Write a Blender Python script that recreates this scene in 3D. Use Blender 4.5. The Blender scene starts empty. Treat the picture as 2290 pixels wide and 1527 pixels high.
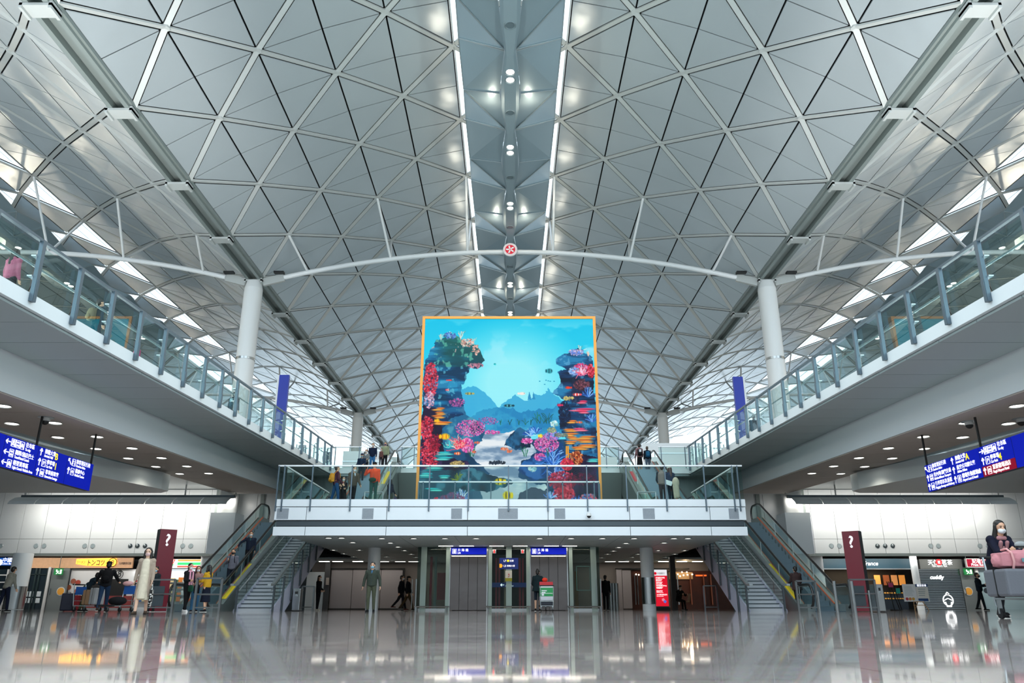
import bpy, bmesh, math, random
import numpy as np
from mathutils import Vector, Matrix
SC = bpy.context.scene
COL = SC.collection
R = math.radians
# ---------------------------------------------------------------- camera, world, exposure
F = 1713.0; TH = R(19.06); CT, ST = math.cos(TH), math.sin(TH); CX, CY = 1141.0, 763.5; HC = 0.2
cam_d = bpy.data.cameras.new('camera'); cam = bpy.data.objects.new('camera', cam_d); COL.objects.link(cam)
cam.location = (0, 0, HC); cam.rotation_euler = (R(90) + TH, 0, 0)
cam_d.sensor_width = 36; cam_d.lens = 36 * F / 2290; cam_d.shift_x = 4 / 2290; cam_d.clip_end = 600; cam_d.clip_start = .05
SC.camera = cam
SC.view_settings.view_transform = 'Standard'; SC.view_settings.look = 'None'; SC.view_settings.gamma = 1
SC.view_settings.exposure = 0.0; SC.view_settings.use_curve_mapping = False
SC.cycles.max_bounces = 6; SC.cycles.diffuse_bounces = 3; SC.cycles.glossy_bounces = 3; SC.cycles.transparent_max_bounces = 18; SC.cycles.adaptive_threshold = .03
SC.cycles.transmission_bounces = 4; SC.cycles.sample_clamp_indirect = 4; SC.cycles.caustics_reflective = False; SC.cycles.caustics_refractive = False
SC.cycles.use_denoising = True
W = bpy.data.worlds.new('sky'); SC.world = W; W.use_nodes = True
bgn = W.node_tree.nodes['Background']; bgn.inputs[0].default_value = (0.80, 0.92, 1.0, 1); bgn.inputs[1].default_value = 3.0

def lin(c):
    c = c / 255.0
    return c / 12.92 if c <= .04045 else ((c + .055) / 1.055) ** 2.4
def rgb(r, g=None, b=None):
    if isinstance(r, str): r, g, b = int(r[0:2], 16), int(r[2:4], 16), int(r[4:6], 16)
    return (lin(r), lin(g), lin(b), 1)
def at(px, py, Y=None, X=None, Z=None):          # the point a pixel sees at a given depth, side or height
    a = (px - CX) / F; b = (CY - py) / F
    d = (a, CT - b * ST, ST + b * CT)
    if Y is not None: t = Y / d[1]
    elif X is not None: t = X / d[0]
    else: t = (Z - HC) / d[2]
    return Vector((d[0] * t, d[1] * t, HC + d[2] * t))

# ---------------------------------------------------------------- mesh helpers
class MB:
    def __init__(s): s.v = []; s.f = []
    def add(s, vs, fs):
        o = len(s.v); s.v += [tuple(v) for v in vs]; s.f += [tuple(i + o for i in f) for f in fs]; return s
    def box(s, x0, x1, y0, y1, z0, z1, M=None):
        vs = [Vector((x, y, z)) for x in (x0, x1) for y in (y0, y1) for z in (z0, z1)]
        if M: vs = [M @ v for v in vs]
        return s.add(vs, [(0, 1, 3, 2), (4, 6, 7, 5), (0, 4, 5, 1), (2, 3, 7, 6), (0, 2, 6, 4), (1, 5, 7, 3)])
    def bar(s, p, q, w, h, up=(0, 0, 1)):
        p, q = Vector(p), Vector(q); d = (q - p).normalized(); u = Vector(up)
        if abs(d.dot(u)) > .98: u = Vector((0, 1, 0))
        r = d.cross(u).normalized(); u = r.cross(d)
        vs = [e + r * a * w / 2 + u * b * h / 2 for e in (p, q) for a, b in ((-1, -1), (1, -1), (1, 1), (-1, 1))]
        return s.add(vs, [(0, 1, 2, 3), (7, 6, 5, 4), (0, 4, 5, 1), (1, 5, 6, 2), (2, 6, 7, 3), (3, 7, 4, 0)])
    def tube(s, pts, r, n=10, cap=True):
        pts = [Vector(p) for p in pts]; rr = r if isinstance(r, (list, tuple)) else [r] * len(pts)
        vs = []; fs = []; ref = Vector((0, 0, 1)); prev = None
        for i, p in enumerate(pts):
            d = (pts[min(i + 1, len(pts) - 1)] - pts[max(i - 1, 0)]).normalized()
            if prev is None:
                a = d.cross(ref)
                if a.length < .05: a = d.cross(Vector((1, 0, 0)))
            else: a = prev - d * prev.dot(d)
            a.normalize(); prev = a; b = d.cross(a)
            vs += [p + (a * math.cos(t) + b * math.sin(t)) * rr[i] for t in [2 * math.pi * k / n for k in range(n)]]
        for i in range(len(pts) - 1):
            for k in range(n): fs.append((i * n + k, i * n + (k + 1) % n, (i + 1) * n + (k + 1) % n, (i + 1) * n + k))
        if cap: fs.append(tuple(range(n))[::-1]); fs.append(tuple(range((len(pts) - 1) * n, len(pts) * n)))
        return s.add(vs, fs)
    def cyl(s, x, y, z0, z1, r, n=24, r1=None): return s.tube([(x, y, z0), (x, y, z1)], [r, r if r1 is None else r1], n)
    def prism(s, pts, axis, a, b):               # polygon in the plane across axis, swept a..b
        n = len(pts); f = {'x': lambda p, t: (t, p[0], p[1]), 'y': lambda p, t: (p[0], t, p[1]), 'z': lambda p, t: (p[0], p[1], t)}[axis]
        vs = [f(p, a) for p in pts] + [f(p, b) for p in pts]
        fs = [tuple(range(n)), tuple(range(2 * n - 1, n - 1, -1))] + [(i, (i + 1) % n, n + (i + 1) % n, n + i) for i in range(n)]
        return s.add(vs, fs)
    def quad(s, a, b, c, d): return s.add([a, b, c, d], [(0, 1, 2, 3)])
    def ell(s, c, r, n=12, m=8, M=None):
        vs = []; fs = []
        for i in range(m + 1):
            ph = math.pi * i / m
            for k in range(n):
                t = 2 * math.pi * k / n
                v = Vector((r[0] * math.sin(ph) * math.cos(t), r[1] * math.sin(ph) * math.sin(t), r[2] * math.cos(ph)))
                if M: v = M @ v
                vs.append(Vector(c) + v)
        for i in range(m):
            for k in range(n): fs.append((i * n + k, (i + 1) * n + k, (i + 1) * n + (k + 1) % n, i * n + (k + 1) % n))
        return s.add(vs, fs)
    def disc(s, c, r, n=16, axis='z'):
        c = Vector(c); vs = []
        for k in range(n):
            t = 2 * math.pi * k / n; a, b = r * math.cos(t), r * math.sin(t)
            vs.append(c + Vector({'z': (a, b, 0), 'y': (a, 0, b), 'x': (0, a, b)}[axis]))
        return s.add(vs, [tuple(range(n))])
    def mesh(s, name, smooth=False, off=None):
        me = bpy.data.meshes.new(name)
        v = s.v if off is None else [(a - off[0], b - off[1], c - off[2]) for a, b, c in s.v]
        me.from_pydata(v, [], s.f); me.update()
        if smooth: me.polygons.foreach_set('use_smooth', [True] * len(me.polygons)); me.set_sharp_from_angle(angle=R(38))
        return me

def tag(o, label=None, cat=None, group=None, kind=None):
    if label: o['label'] = label
    if cat: o['category'] = cat
    if group: o['group'] = group
    if kind: o['kind'] = kind
    return o
def thing(name, loc, label, cat, group=None, rz=0):
    o = bpy.data.objects.new(name, None); COL.objects.link(o); o.location = loc; o.rotation_euler = (0, 0, rz); o.empty_display_size = .1
    return tag(o, label, cat, group)
def wloc(o):
    v = Vector(o.location)
    return v + wloc(o.parent) if o.parent else v
def obj(name, mb, mat, parent=None, smooth=False, local=False, bevel=0, label=None):
    off = None
    if parent is not None and not local: off = wloc(parent)
    me = mb.mesh(name, smooth, off) if isinstance(mb, MB) else mb
    if mat: me.materials.append(mat)
    bm = bmesh.new(); bm.from_mesh(me); bmesh.ops.recalc_face_normals(bm, faces=bm.faces); bm.to_mesh(me); bm.free()
    o = bpy.data.objects.new(name, me); COL.objects.link(o)
    if parent is not None: o.parent = parent
    if bevel:
        m = o.modifiers.new('bevel', 'BEVEL'); m.width = bevel; m.segments = 2; m.limit_method = 'ANGLE'
    if smooth is 'auto' or smooth == 'auto':
        pass
    if label: o['label'] = label
    return o
def top(name, mb, mat, label, cat, group=None, base=None, **k):   # a thing that is one mesh
    if base is not None:
        me = mb.mesh(name, k.pop('smooth', False), base); o = obj(name, me, mat, None, **k); o.location = base
    else: o = obj(name, mb, mat, None, **k)
    return tag(o, label, cat, group)
def struct(name, mb, mat, **k): return tag(obj(name, mb, mat, None, **k), kind='structure')
def kids(o): return [c for c in ALLKIDS.get(o.name, [])]
def dup(o, parent=None, loc=None, rz=None, label=None):
    c = o.copy(); COL.objects.link(c)
    if parent is not None: c.parent = parent
    if loc is not None: c.location = loc
    if rz is not None: c.rotation_euler = (0, 0, rz)
    if label: c['label'] = label
    for ch in [x for x in COL.objects if x.parent == o]: dup(ch, c)
    return c
def text(s, size, mat, parent, loc, rot=(90, 0, 0), name='lettering', align='LEFT', ext=.003, sx=1.0, shear=0, off=0):
    cu = bpy.data.curves.new(name, 'FONT'); cu.body = s; cu.size = size; cu.align_x = align; cu.extrude = ext; cu.shear = shear; cu.offset = off
    cu.materials.append(mat)
    o = bpy.data.objects.new(name, cu); COL.objects.link(o); o.parent = parent
    o.location = Vector(loc) - (wloc(parent) if parent else Vector((0, 0, 0))); o.rotation_euler = [R(a) for a in rot]; o.scale = (sx, 1, 1)
    return o

# ---------------------------------------------------------------- materials
MATS = {}
def mat(name, col, rough=.5, metal=0, emit=0, noise=None, bump=None, spec=None, coat=0, alpha=None):
    if name in MATS: return MATS[name]
    m = bpy.data.materials.new(name); m.use_nodes = True; nt = m.node_tree; b = nt.nodes['Principled BSDF']
    c = rgb(col) if isinstance(col, str) else tuple(col)
    b.inputs['Base Color'].default_value = c; b.inputs['Roughness'].default_value = rough; b.inputs['Metallic'].default_value = metal
    if spec is not None: b.inputs['Specular IOR Level'].default_value = spec
    if coat: b.inputs['Coat Weight'].default_value = coat; b.inputs['Coat Roughness'].default_value = .05
    if emit: b.inputs['Emission Color'].default_value = c; b.inputs['Emission Strength'].default_value = emit
    if noise or bump:
        tc = nt.nodes.new('ShaderNodeTexCoord'); nz = nt.nodes.new('ShaderNodeTexNoise'); nt.links.new(tc.outputs['Object'], nz.inputs['Vector'])
        nz.inputs['Detail'].default_value = 4
        if noise:
            nz.inputs['Scale'].default_value = noise[0]; mx = nt.nodes.new('ShaderNodeMix'); mx.data_type = 'RGBA'
            mx.inputs[6].default_value = tuple(x * (1 - noise[1]) for x in c[:3]) + (1,); mx.inputs[7].default_value = tuple(min(1, x * (1 + noise[1])) for x in c[:3]) + (1,)
            nt.links.new(nz.outputs['Fac'], mx.inputs[0]); nt.links.new(mx.outputs[2], b.inputs['Base Color'])
        if bump:
            n2 = nt.nodes.new('ShaderNodeTexNoise'); n2.inputs['Scale'].default_value = bump[0]; nt.links.new(tc.outputs['Object'], n2.inputs['Vector'])
            bp = nt.nodes.new('ShaderNodeBump'); bp.inputs['Strength'].default_value = bump[1]; bp.inputs['Distance'].default_value = bump[2] if len(bump) > 2 else .02
            nt.links.new(n2.outputs['Fac'], bp.inputs['Height']); nt.links.new(bp.outputs['Normal'], b.inputs['Normal'])
    MATS[name] = m; return m
def glass(name, tint, refl=.12, ior=1.5):
    if name in MATS: return MATS[name]
    m = bpy.data.materials.new(name); m.use_nodes = True; nt = m.node_tree; nt.nodes.clear()
    o = nt.nodes.new('ShaderNodeOutputMaterial'); mx = nt.nodes.new('ShaderNodeMixShader'); t = nt.nodes.new('ShaderNodeBsdfTransparent')
    g = nt.nodes.new('ShaderNodeBsdfGlossy'); g.inputs['Roughness'].default_value = .0; g.inputs['Color'].default_value = (.9, 1, .97, 1)
    t.inputs['Color'].default_value = tint; fr = nt.nodes.new('ShaderNodeLayerWeight'); fr.inputs['Blend'].default_value = .5
    pw = nt.nodes.new('ShaderNodeMath'); pw.operation = 'POWER'; pw.inputs[1].default_value = 2.6; nt.links.new(fr.outputs['Facing'], pw.inputs[0])
    ad = nt.nodes.new('ShaderNodeMath'); ad.operation = 'MULTIPLY_ADD'; ad.inputs[1].default_value = .85; ad.inputs[2].default_value = refl; ad.use_clamp = True
    nt.links.new(pw.outputs[0], ad.inputs[0]); nt.links.new(ad.outputs[0], mx.inputs[0]); nt.links.new(t.outputs[0], mx.inputs[1]); nt.links.new(g.outputs[0], mx.inputs[2])
    nt.links.new(mx.outputs[0], o.inputs[0]); MATS[name] = m; return m
GL = glass('rail_glass', (.74, .88, .85, 1), .006)
GLD = glass('shaft_glass', (.5, .66, .64, 1), .03)
SKYG = glass('skylight_glass', (.96, .98, 1, 1), .0)
M_panel = mat('roof_panel', 'BAC3C8', .3, .4, noise=(.35, .05), bump=(.45, .25, .35))
M_rib = mat('roof_rib', 'B8BDBC', .45, .1)
M_dark = mat('shadow_gap', '15181B', .8)
M_beamg = mat('grey_beam', '8C9694', .45, .3)
M_white = mat('white_paint', 'DADEDF', .35, .0)
M_tube = mat('white_tube', 'E2E6E8', .35)
M_spine = mat('spine_grey', '8FA0A8', .4, .3)
M_wing = mat('reflector_sheet', '9DB0BA', .33, .55, bump=(.8, .1, .1))
M_steel = mat('brushed_steel', 'B9BEC0', .22, 1, noise=(3, .06))
M_steeld = mat('dark_steel', '4C565C', .4, .6)
M_post = mat('rail_post_blue_grey', '5B6C78', .4, .5)
M_rail = mat('satin_rail', 'B8C2C6', .3, .8)
M_railw = mat('white_handrail', 'E6ECF0', .3, .1)
M_fascia = mat('fascia_white', 'E4EEF4', .35, 0)
M_fasciag = mat('fascia_pale_blue', 'DCE8EE', .45, 0)
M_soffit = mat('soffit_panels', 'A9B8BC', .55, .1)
M_ceilb = mat('brown_grey_ceiling', 'B2AAA4', .6)
M_wall = mat('wall_cladding', 'E3E8EA', .3, .0)
M_wallg = mat('wall_greenish', '7E8F90', .4, .1)
M_lilac = mat('stair_side', 'A6ABBE', .45)
M_black = mat('black_matte', '101214', .5)
M_rubber = mat('handrail_rubber', '16181B', .35)
M_step = mat('escalator_step', '6E8592', .4, .5)
M_granite = mat('stair_granite', 'AEB4BA', .5, noise=(60, .25))
M_dgreen = mat('deck_grey', '7C8A8C', .35, .5)
M_yellow = mat('yellow_sign', 'E8C81C', .5)
M_redm = mat('red_sign', 'C42A3E', .5)
M_maroon = mat('maroon_panel', '6E1226', .35, .0, noise=(90, .06))
M_green = mat('green_sticker', '40D870', .5)
M_lamp = mat('lamp_glow', (1, .93, .82, 1), .5, emit=7)
M_lampw = mat('lamp_warm', (1, .85, .62, 1), .5, emit=7)
M_lampoff = mat('lamp_glass_off', '66757C', .2, .2)
M_sblue = mat('sign_blue', '0A1CA8', .5, emit=.6, spec=.1)
M_sblued = mat('sign_blue_dark', '0B2BA0', .4)
M_sred = mat('sign_crimson', '8E0F2C', .5, emit=.5, spec=.1)
M_stext = mat('sign_white', 'FFFFFF', .5, emit=1.1)
M_syel = mat('sign_yellow', 'FFE21E', .5, emit=1.0)
M_wood = mat('pale_wood', 'DDB088', .5, noise=(6, .15))
M_woodd = mat('dark_wood', '4A2416', .4, noise=(3, .3))
M_gold = mat('screen_frame_orange', 'D08A3C', .4, .4)
M_orange = mat('glow_orange', 'FFB43A', .5, emit=1.5)
M_skin = mat('skin', 'D3A488', .5)
M_hairk = mat('hair_black', '14110F', .45)
M_mask = mat('mask_white', 'E9EEF2', .7)
M_maskb = mat('mask_blue', '8CC4E0', .7)
def cloth(hexv): return mat('cloth_' + hexv.lower(), hexv, .85, noise=(14, .14), spec=.2)

def floor_material():
    m = bpy.data.materials.new('polished_granite'); m.use_nodes = True; nt = m.node_tree; b = nt.nodes['Principled BSDF']; L = nt.links.new
    tc = nt.nodes.new('ShaderNodeTexCoord')
    n1 = nt.nodes.new('ShaderNodeTexNoise'); n1.inputs['Scale'].default_value = 1.6; n1.inputs['Detail'].default_value = 8; n1.inputs['Roughness'].default_value = .7; L(tc.outputs['Object'], n1.inputs['Vector'])
    n2 = nt.nodes.new('ShaderNodeTexNoise'); n2.inputs['Scale'].default_value = 60; n2.inputs['Detail'].default_value = 2; L(tc.outputs['Object'], n2.inputs['Vector'])
    cr = nt.nodes.new('ShaderNodeValToRGB'); L(n1.outputs['Fac'], cr.inputs[0]); cr.color_ramp.elements[0].position = .3; cr.color_ramp.elements[0].color = rgb('9C938F'); cr.color_ramp.elements[1].position = .7; cr.color_ramp.elements[1].color = rgb('C8BFBA')
    mx = nt.nodes.new('ShaderNodeMix'); mx.data_type = 'RGBA'; mx.blend_type = 'OVERLAY'; mx.inputs[0].default_value = .4; L(cr.outputs[0], mx.inputs[6]); L(n2.outputs['Color'], mx.inputs[7])
    bk = nt.nodes.new('ShaderNodeTexBrick'); bk.offset = 0; bk.inputs['Scale'].default_value = 1; bk.inputs['Brick Width'].default_value = 1.2; bk.inputs['Row Height'].default_value = 1.2; bk.inputs['Mortar Size'].default_value = .006
    bk.inputs['Color1'].default_value = (1, 1, 1, 1); bk.inputs['Color2'].default_value = (.82, .84, .86, 1); bk.inputs['Mortar'].default_value = (.55, .55, .55, 1); L(tc.outputs['Object'], bk.inputs['Vector'])
    m2 = nt.nodes.new('ShaderNodeMix'); m2.data_type = 'RGBA'; m2.blend_type = 'MULTIPLY'; m2.inputs[0].default_value = 1; L(mx.outputs[2], m2.inputs[6]); L(bk.outputs['Color'], m2.inputs[7]); L(m2.outputs[2], b.inputs['Base Color'])
    rr = nt.nodes.new('ShaderNodeMapRange'); L(n1.outputs['Fac'], rr.inputs[0]); rr.inputs[3].default_value = .02; rr.inputs[4].default_value = .06; L(rr.outputs[0], b.inputs['Roughness'])
    b.inputs['IOR'].default_value = 1.55
    n3 = nt.nodes.new('ShaderNodeTexNoise'); n3.inputs['Scale'].default_value = 1.3; n3.inputs['Detail'].default_value = 2; L(tc.outputs['Object'], n3.inputs['Vector'])
    bp = nt.nodes.new('ShaderNodeBump'); bp.inputs['Strength'].default_value = .03; bp.inputs['Distance'].default_value = .01; L(n3.outputs['Fac'], bp.inputs['Height']); L(bp.outputs[0], b.inputs['Normal'])
    return m

# wall of the hall behind the camera
ORD = ['first', 'second', 'third', 'fourth', 'fifth', 'sixth', 'seventh', 'eighth', 'ninth', 'tenth', 'eleventh', 'twelfth', 'thirteenth', 'fourteenth', 'fifteenth', 'sixteenth', 'seventeenth', 'eighteenth']
def area(name, loc, rot, sx, sy, power, col=(1, .9, .75)):
    l = bpy.data.lights.new(name, 'AREA'); l.shape = 'RECTANGLE'; l.size = sx; l.size_y = sy; l.energy = power; l.color = col
    o = bpy.data.objects.new(name, l); COL.objects.link(o); o.location = loc; o.rotation_euler = [R(a) for a in rot]; return o
def point(name, loc, power, r=.1, col=(1, .86, .66)):
    l = bpy.data.lights.new(name, 'POINT'); l.energy = power; l.shadow_soft_size = r; l.color = col
    o = bpy.data.objects.new(name, l); COL.objects.link(o); o.location = loc; return o
def spot(name, loc, power, ang=110, r=.06, col=(1, .88, .72)):
    l = bpy.data.lights.new(name, 'SPOT'); l.energy = power; l.shadow_soft_size = r; l.color = col; l.spot_size = R(ang); l.spot_blend = .6
    o = bpy.data.objects.new(name, l); COL.objects.link(o); o.location = loc; return o
# ================================================================ ROOF AND SHELL
fl = MB(); fl.quad((-70, -30, 0), (70, -30, 0), (70, 140, 0), (-70, 140, 0)); struct('floor', fl, floor_material())

m = MB(); m.box(-60, 60, -12.4, -12, 0, 8.5); struct('wall_front', m, mat('front_wall', 'B0B2B2', .6))

XI = [0, 3.05, 6.1, 9.1, 12.1, 14.9, 17.5]; ZI = [28.8, 28.3, 27.6, 26.6, 25.3, 23.8, 22.1]
Y0, KA, KB = 49.6, -6, 12
def node(cx, s, i, h):                      # h counts half modules of 3.25 m along the hall
    return Vector((cx + s * XI[i], Y0 + 3.25 * h, ZI[i]))
def inset(a, b, c, ia, ib, ic):             # triangle with edges ab, bc, ca moved in by ia, ib, ic
    n = (b - a).cross(c - a).normalized()
    def line(p, q, k): d = (q - p).normalized(); return p + n.cross(d) * k, d
    def meet(l1, l2):
        (p, d), (q, e) = l1, l2; w = q - p; cr = d.cross(e); t = w.cross(e).dot(cr) / cr.dot(cr); return p + d * t
    L1, L2, L3 = line(a, b, ia), line(b, c, ib), line(c, a, ic)
    return [meet(L3, L1), meet(L1, L2), meet(L2, L3)]
def vault(cx):
    pan, rib, back = MB(), MB(), MB()
    up = Vector((0, 0, .22))
    for s in (-1, 1):
        for i in range(0, 7):
            for k in range(KA, KB):
                h = 2 * k + (0 if i % 2 == 0 else 1)
                A, B = node(cx, s, i, h), node(cx, s, i, h + 2); Mm = (A + B) / 2
                for j in (i - 1, i + 1):
                    if j < 0 or j > 6: continue
                    if i == 1 and j == 0: continue                      # skylight triangle
                    L = node(cx, s, j, h + 1)
                    if i == 0: tri = [(A, B, L, .05, .2, .2)]
                    else:
                        tri = [(A, Mm, L, .045, .028, .2), (Mm, B, L, .045, .2, .028)]
                        if i == 6: tri = [(A, Mm, L, .16, .028, .2), (Mm, B, L, .16, .2, .028)]
                    for a, b, c, x, y, z in tri:
                        v = inset(a, b, c, x, y, z)
                        vv = [p.copy() for p in v]
                        pan.add(vv + [p + Vector((0, 0, .05)) for p in vv], [(0, 1, 2), (5, 4, 3), (0, 3, 4, 1), (1, 4, 5, 2), (2, 5, 3, 0)])
                        back.add([a + up, b + up, c + up], [(0, 1, 2)])
        for i in range(0, 6):
            for k in range(KA, KB):
                h = 2 * k + (0 if i % 2 == 0 else 1)
                for dh in (-1, 1):
                    if h + dh < 2 * KA: continue
                    rib.bar(node(cx, s, i, h) + Vector((0, 0, .03)), node(cx, s, i + 1, h + dh) + Vector((0, 0, .03)), .25, .09)
                if i in (1, 2, 3, 4, 5): nd = node(cx, s, i, h); rib.cyl(nd.x, nd.y, nd.z - .03, nd.z + .08, .2, 8)
        e = MB()
        for k in range(KA, KB):                                         # white kerb along the skylight strip
            a, b = node(cx, s, 1, 2 * k + 1), node(cx, s, 1, 2 * k + 3); rib.bar(a + Vector((-s * .06, 0, .12)), b + Vector((-s * .06, 0, .12)), .06, .3)
    return pan, rib, back
nt_ = 0
for n, cx in enumerate((0, -36, 36)):
    pan, rib, back = vault(cx)
    side = ('main', 'left', 'right')[n]
    struct('ceiling_' + side, pan, M_panel); struct('ceiling_backing_' + side, back, M_dark)
    nt_ += 1; struct('trim_%d' % nt_, rib, M_rib)
wn = 0
gm = MB(); gm.add([(0, 0, 0), (0, 6.5, 0), (1, 3.25, .17)], [(0, 1, 2)])
GLM = {}
for cx in (0, -36, 36):
    for s in (-1, 1):
        a, b, c = node(cx, s, 1, 1) - node(cx, s, 1, 1), node(cx, s, 1, 3) - node(cx, s, 1, 1), node(cx, s, 0, 2) - node(cx, s, 1, 1)
        me = bpy.data.meshes.new('skylight'); me.from_pydata([a, b, c], [], [(0, 1, 2)]); me.materials.append(SKYG)
        bars = MB()
        for t in (.3, .62): bars.bar(a.lerp(c, t), b.lerp(c, t), .04, .08)
        bme = bars.mesh('glazing_bar'); bme.materials.append(M_white)
        for k in range(KA + 1, KB - 1):
            wn += 1; o = bpy.data.objects.new('window_%d' % wn, me); COL.objects.link(o); o.location = node(cx, s, 1, 2 * k + 1) + Vector((0, 0, .3)); o['kind'] = 'structure'
            g = bpy.data.objects.new('glazing_bar', bme); COL.objects.link(g); g.parent = o
# gutter beams between the vaults
for x in (-54, -18, 18, 54):
    g = MB(); ya, yb = Y0 + 6.5 * KA, Y0 + 6.5 * KB
    g.box(x - .5, x - .28, ya, yb, 21.85, 22.5); g.box(x + .28, x + .5, ya, yb, 21.85, 22.5); g.box(x - .28, x + .28, ya, yb, 22.2, 22.5)
    g.box(x - .62, x - .5, ya, yb, 22.0, 22.2); g.box(x + .5, x + .62, ya, yb, 22.0, 22.2)
    nt_ += 1; t = struct('trim_%d' % nt_, g, M_beamg)
    for k in range(KA, KB + 1):
        y = Y0 + 6.5 * k
        if y < 15: continue
        b = MB(); b.box(x - .62, x + .62, y - .34, y + .34, 21.72, 21.84); b.box(x - .62, x - .5, y - .34, y + .34, 21.6, 21.95); b.box(x + .5, x + .62, y - .34, y + .34, 21.6, 21.95)
        obj('beam_bracket', b, M_rib, t)

# reflector units hanging below the skylight strips
def reflector_unit(cx, y, label, mb_cache={}, lamps=(1, 0)):
    t = thing('ceiling_reflector', (cx, y, 25.3), label, 'reflector', 'folded reflector units along the skylight strips')
    sp = MB(); sec = [(-.42, .35), (.42, .35), (.46, -.05), (.3, -.3), (-.3, -.3), (-.46, -.05)]
    P = [(.55, -3.25), (1.0, -1.2), (1.0, 1.2), (.55, 3.25)]
    rings = []
    for f, yy in P: rings.append([(a * f, yy, b) for a, b in sec])
    vs = sum(rings, []); fs = []
    for q in range(3):
        for k in range(6): fs.append((q * 6 + k, q * 6 + (k + 1) % 6, (q + 1) * 6 + (k + 1) % 6, (q + 1) * 6 + k))
    fs += [tuple(range(6)), tuple(range(18, 24))]
    sp.add(vs, fs); obj('spine', sp, M_spine, t, local=True)
    for s in (-1, 1):
        w = MB(); P0, P1 = Vector((s * .3, -3.2, .1)), Vector((s * .3, 3.2, .1)); O0, O1 = Vector((s * 2.5, -3.25, .8)), Vector((s * 2.5, 3.25, .8))
        S = Vector((s * .55, 0, .05)); O2 = Vector((s * 2.42, 0, .3))
        w.add([P0, P1, O0, O1, S, O2], [(0, 5, 2), (0, 4, 5), (1, 5, 4), (1, 3, 5)]); ww = obj('wing', w, M_wing, t, local=True)
        sol = ww.modifiers.new('t', 'SOLIDIFY'); sol.thickness = .03
        e = MB()
        for a, b in ((P0, O0), (P1, O1), (S, O2), (P1, O2)): e.bar(a - Vector((0, 0, .04)), b - Vector((0, 0, .04)), .05, .05)
        e.bar(O0, O2, .04, .04); e.bar(O2, O1, .04, .04); obj('edge_bar', e, M_rail, ww, local=True)
    for q, yy in enumerate((-2.1, -1.5, 1.2)):
        l = MB(); l.disc((0, yy, -.31), .2); l2 = MB(); l2.tube([(0, yy, -.34), (0, yy, -.3)], [.25, .25], 16, False)
        lm = obj('lamp', l, M_lamp if q in lamps else M_lampoff, t, local=True); obj('lamp_ring', l2, M_rail, lm, local=True)
    return t
names = {0: 'main hall', -36: 'left side hall', 36: 'right side hall'}
ref0 = None
for cx in (0, -36, 36):
    for k in range(-4, 12):
        y = Y0 + 3.25 + 6.5 * k
        if cx == 0: lab = 'folded grey metal reflector unit under the middle skylight strip'
        elif cx < 0: lab = 'folded reflector unit under the skylight above the left ramp'
        else: lab = 'folded reflector unit under the skylight above the right ramp'
        if cx != 0 and k > 3: continue
        lab += ', %s from the camera' % ORD[k + 4]
        if ref0 is None: ref0 = reflector_unit(cx, y, lab)
        else:
            r_ = dup(ref0, loc=(cx, y, 25.3), label=lab)
            r_['group'] = 'reflector units over the ' + names[cx]
ref0['group'] = 'reflector units over the main hall'
# strip uplights: small warm lamps at the spine that graze the wings
for k in range(-3, 10, 2):
    y = Y0 + 3.25 + 6.5 * k
    for s in (-1, 1): point('uplight', (s * 1.1, y + .7, 24.9), 45, .06)

# columns
for x, sd in ((-18, 'left'), (18, 'right')):
    for y, ds in ((49.6, 'nearer'), (88.6, 'farther'), (127.6, 'farthest')):
        t = thing('round_column', (x, y, 0), 'tall round white roof column, %s of the %s row' % (ds, sd), 'column')
        c = MB(); c.cyl(x, y, 0, 21.2, .62, 40); obj('shaft', c, M_white, t, smooth=True)
        c = MB(); c.tube([(x, y, 21.2), (x, y, 21.75)], [.62, .5], 32); obj('column_head', c, M_white, t, smooth=True)
        c = MB(); c.tube([(x, y, 15.95), (x, y, 16.12)], [.64, .64], 40, False); obj('steel_ring', c, M_steel, t, smooth=True)
# tie trusses
def tie(xa, xb, y, label):
    n = 24; za, zc = 21.75, 24.1; pts = []
    for i in range(n + 1):
        u = i / n; x = xa + (xb - xa) * u; pts.append((x, y, za + (zc - za) * (1 - (2 * u - 1) ** 2)))
    t = thing('tie_truss', ((xa + xb) / 2, y, za), label, 'roof truss')
    m = MB(); m.tube(pts[1:-1], .17, 12); obj('tie_tube', m, M_tube, t, smooth=True)
    cx = (xa + xb) / 2
    for s in (-1, 1):
        for i in (1, 3, 5):
            q = XI[i] - (.0 if i == 1 else .6); u = .5 + s * q / (xb - xa) ; z = za + (zc - za) * (1 - (2 * u - 1) ** 2)
            for dh in (-1, 1):
                m = MB(); m.tube([(cx + s * q, y, z), node(cx, s, i, round((y - Y0) / 3.25) + dh)], .085, 8); obj('hanger', m, M_tube, t, smooth=True)
        e = MB(); p = Vector(pts[1] if s < 0 else pts[-2]); q = Vector(((xa if s < 0 else xb), y, za))
        e.bar(p, q, .12, .55); e.bar(p + Vector((0, .2, 0)), q + Vector((0, .2, 0)), .05, .5); obj('end_bracket', e, M_rib, t)
        f = MB(); pm = p.lerp(q, .2); f.box(pm.x - .35, pm.x + .35, y - .45, y - .1, pm.z + .25, pm.z + .38); obj('floodlight', f, M_black, t)
for y, ds in ((49.6, 'near'), (88.6, 'far')):
    tie(-17.4, 17.4, y, 'white arched roof tie across the main hall between the %s columns' % ds)
    tie(-53.4, -18.6, y, 'white arched roof tie crossing the left side hall from the %s column' % ds)
    tie(18.6, 53.4, y, 'white arched roof tie crossing the right side hall from the %s column' % ds)
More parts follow.
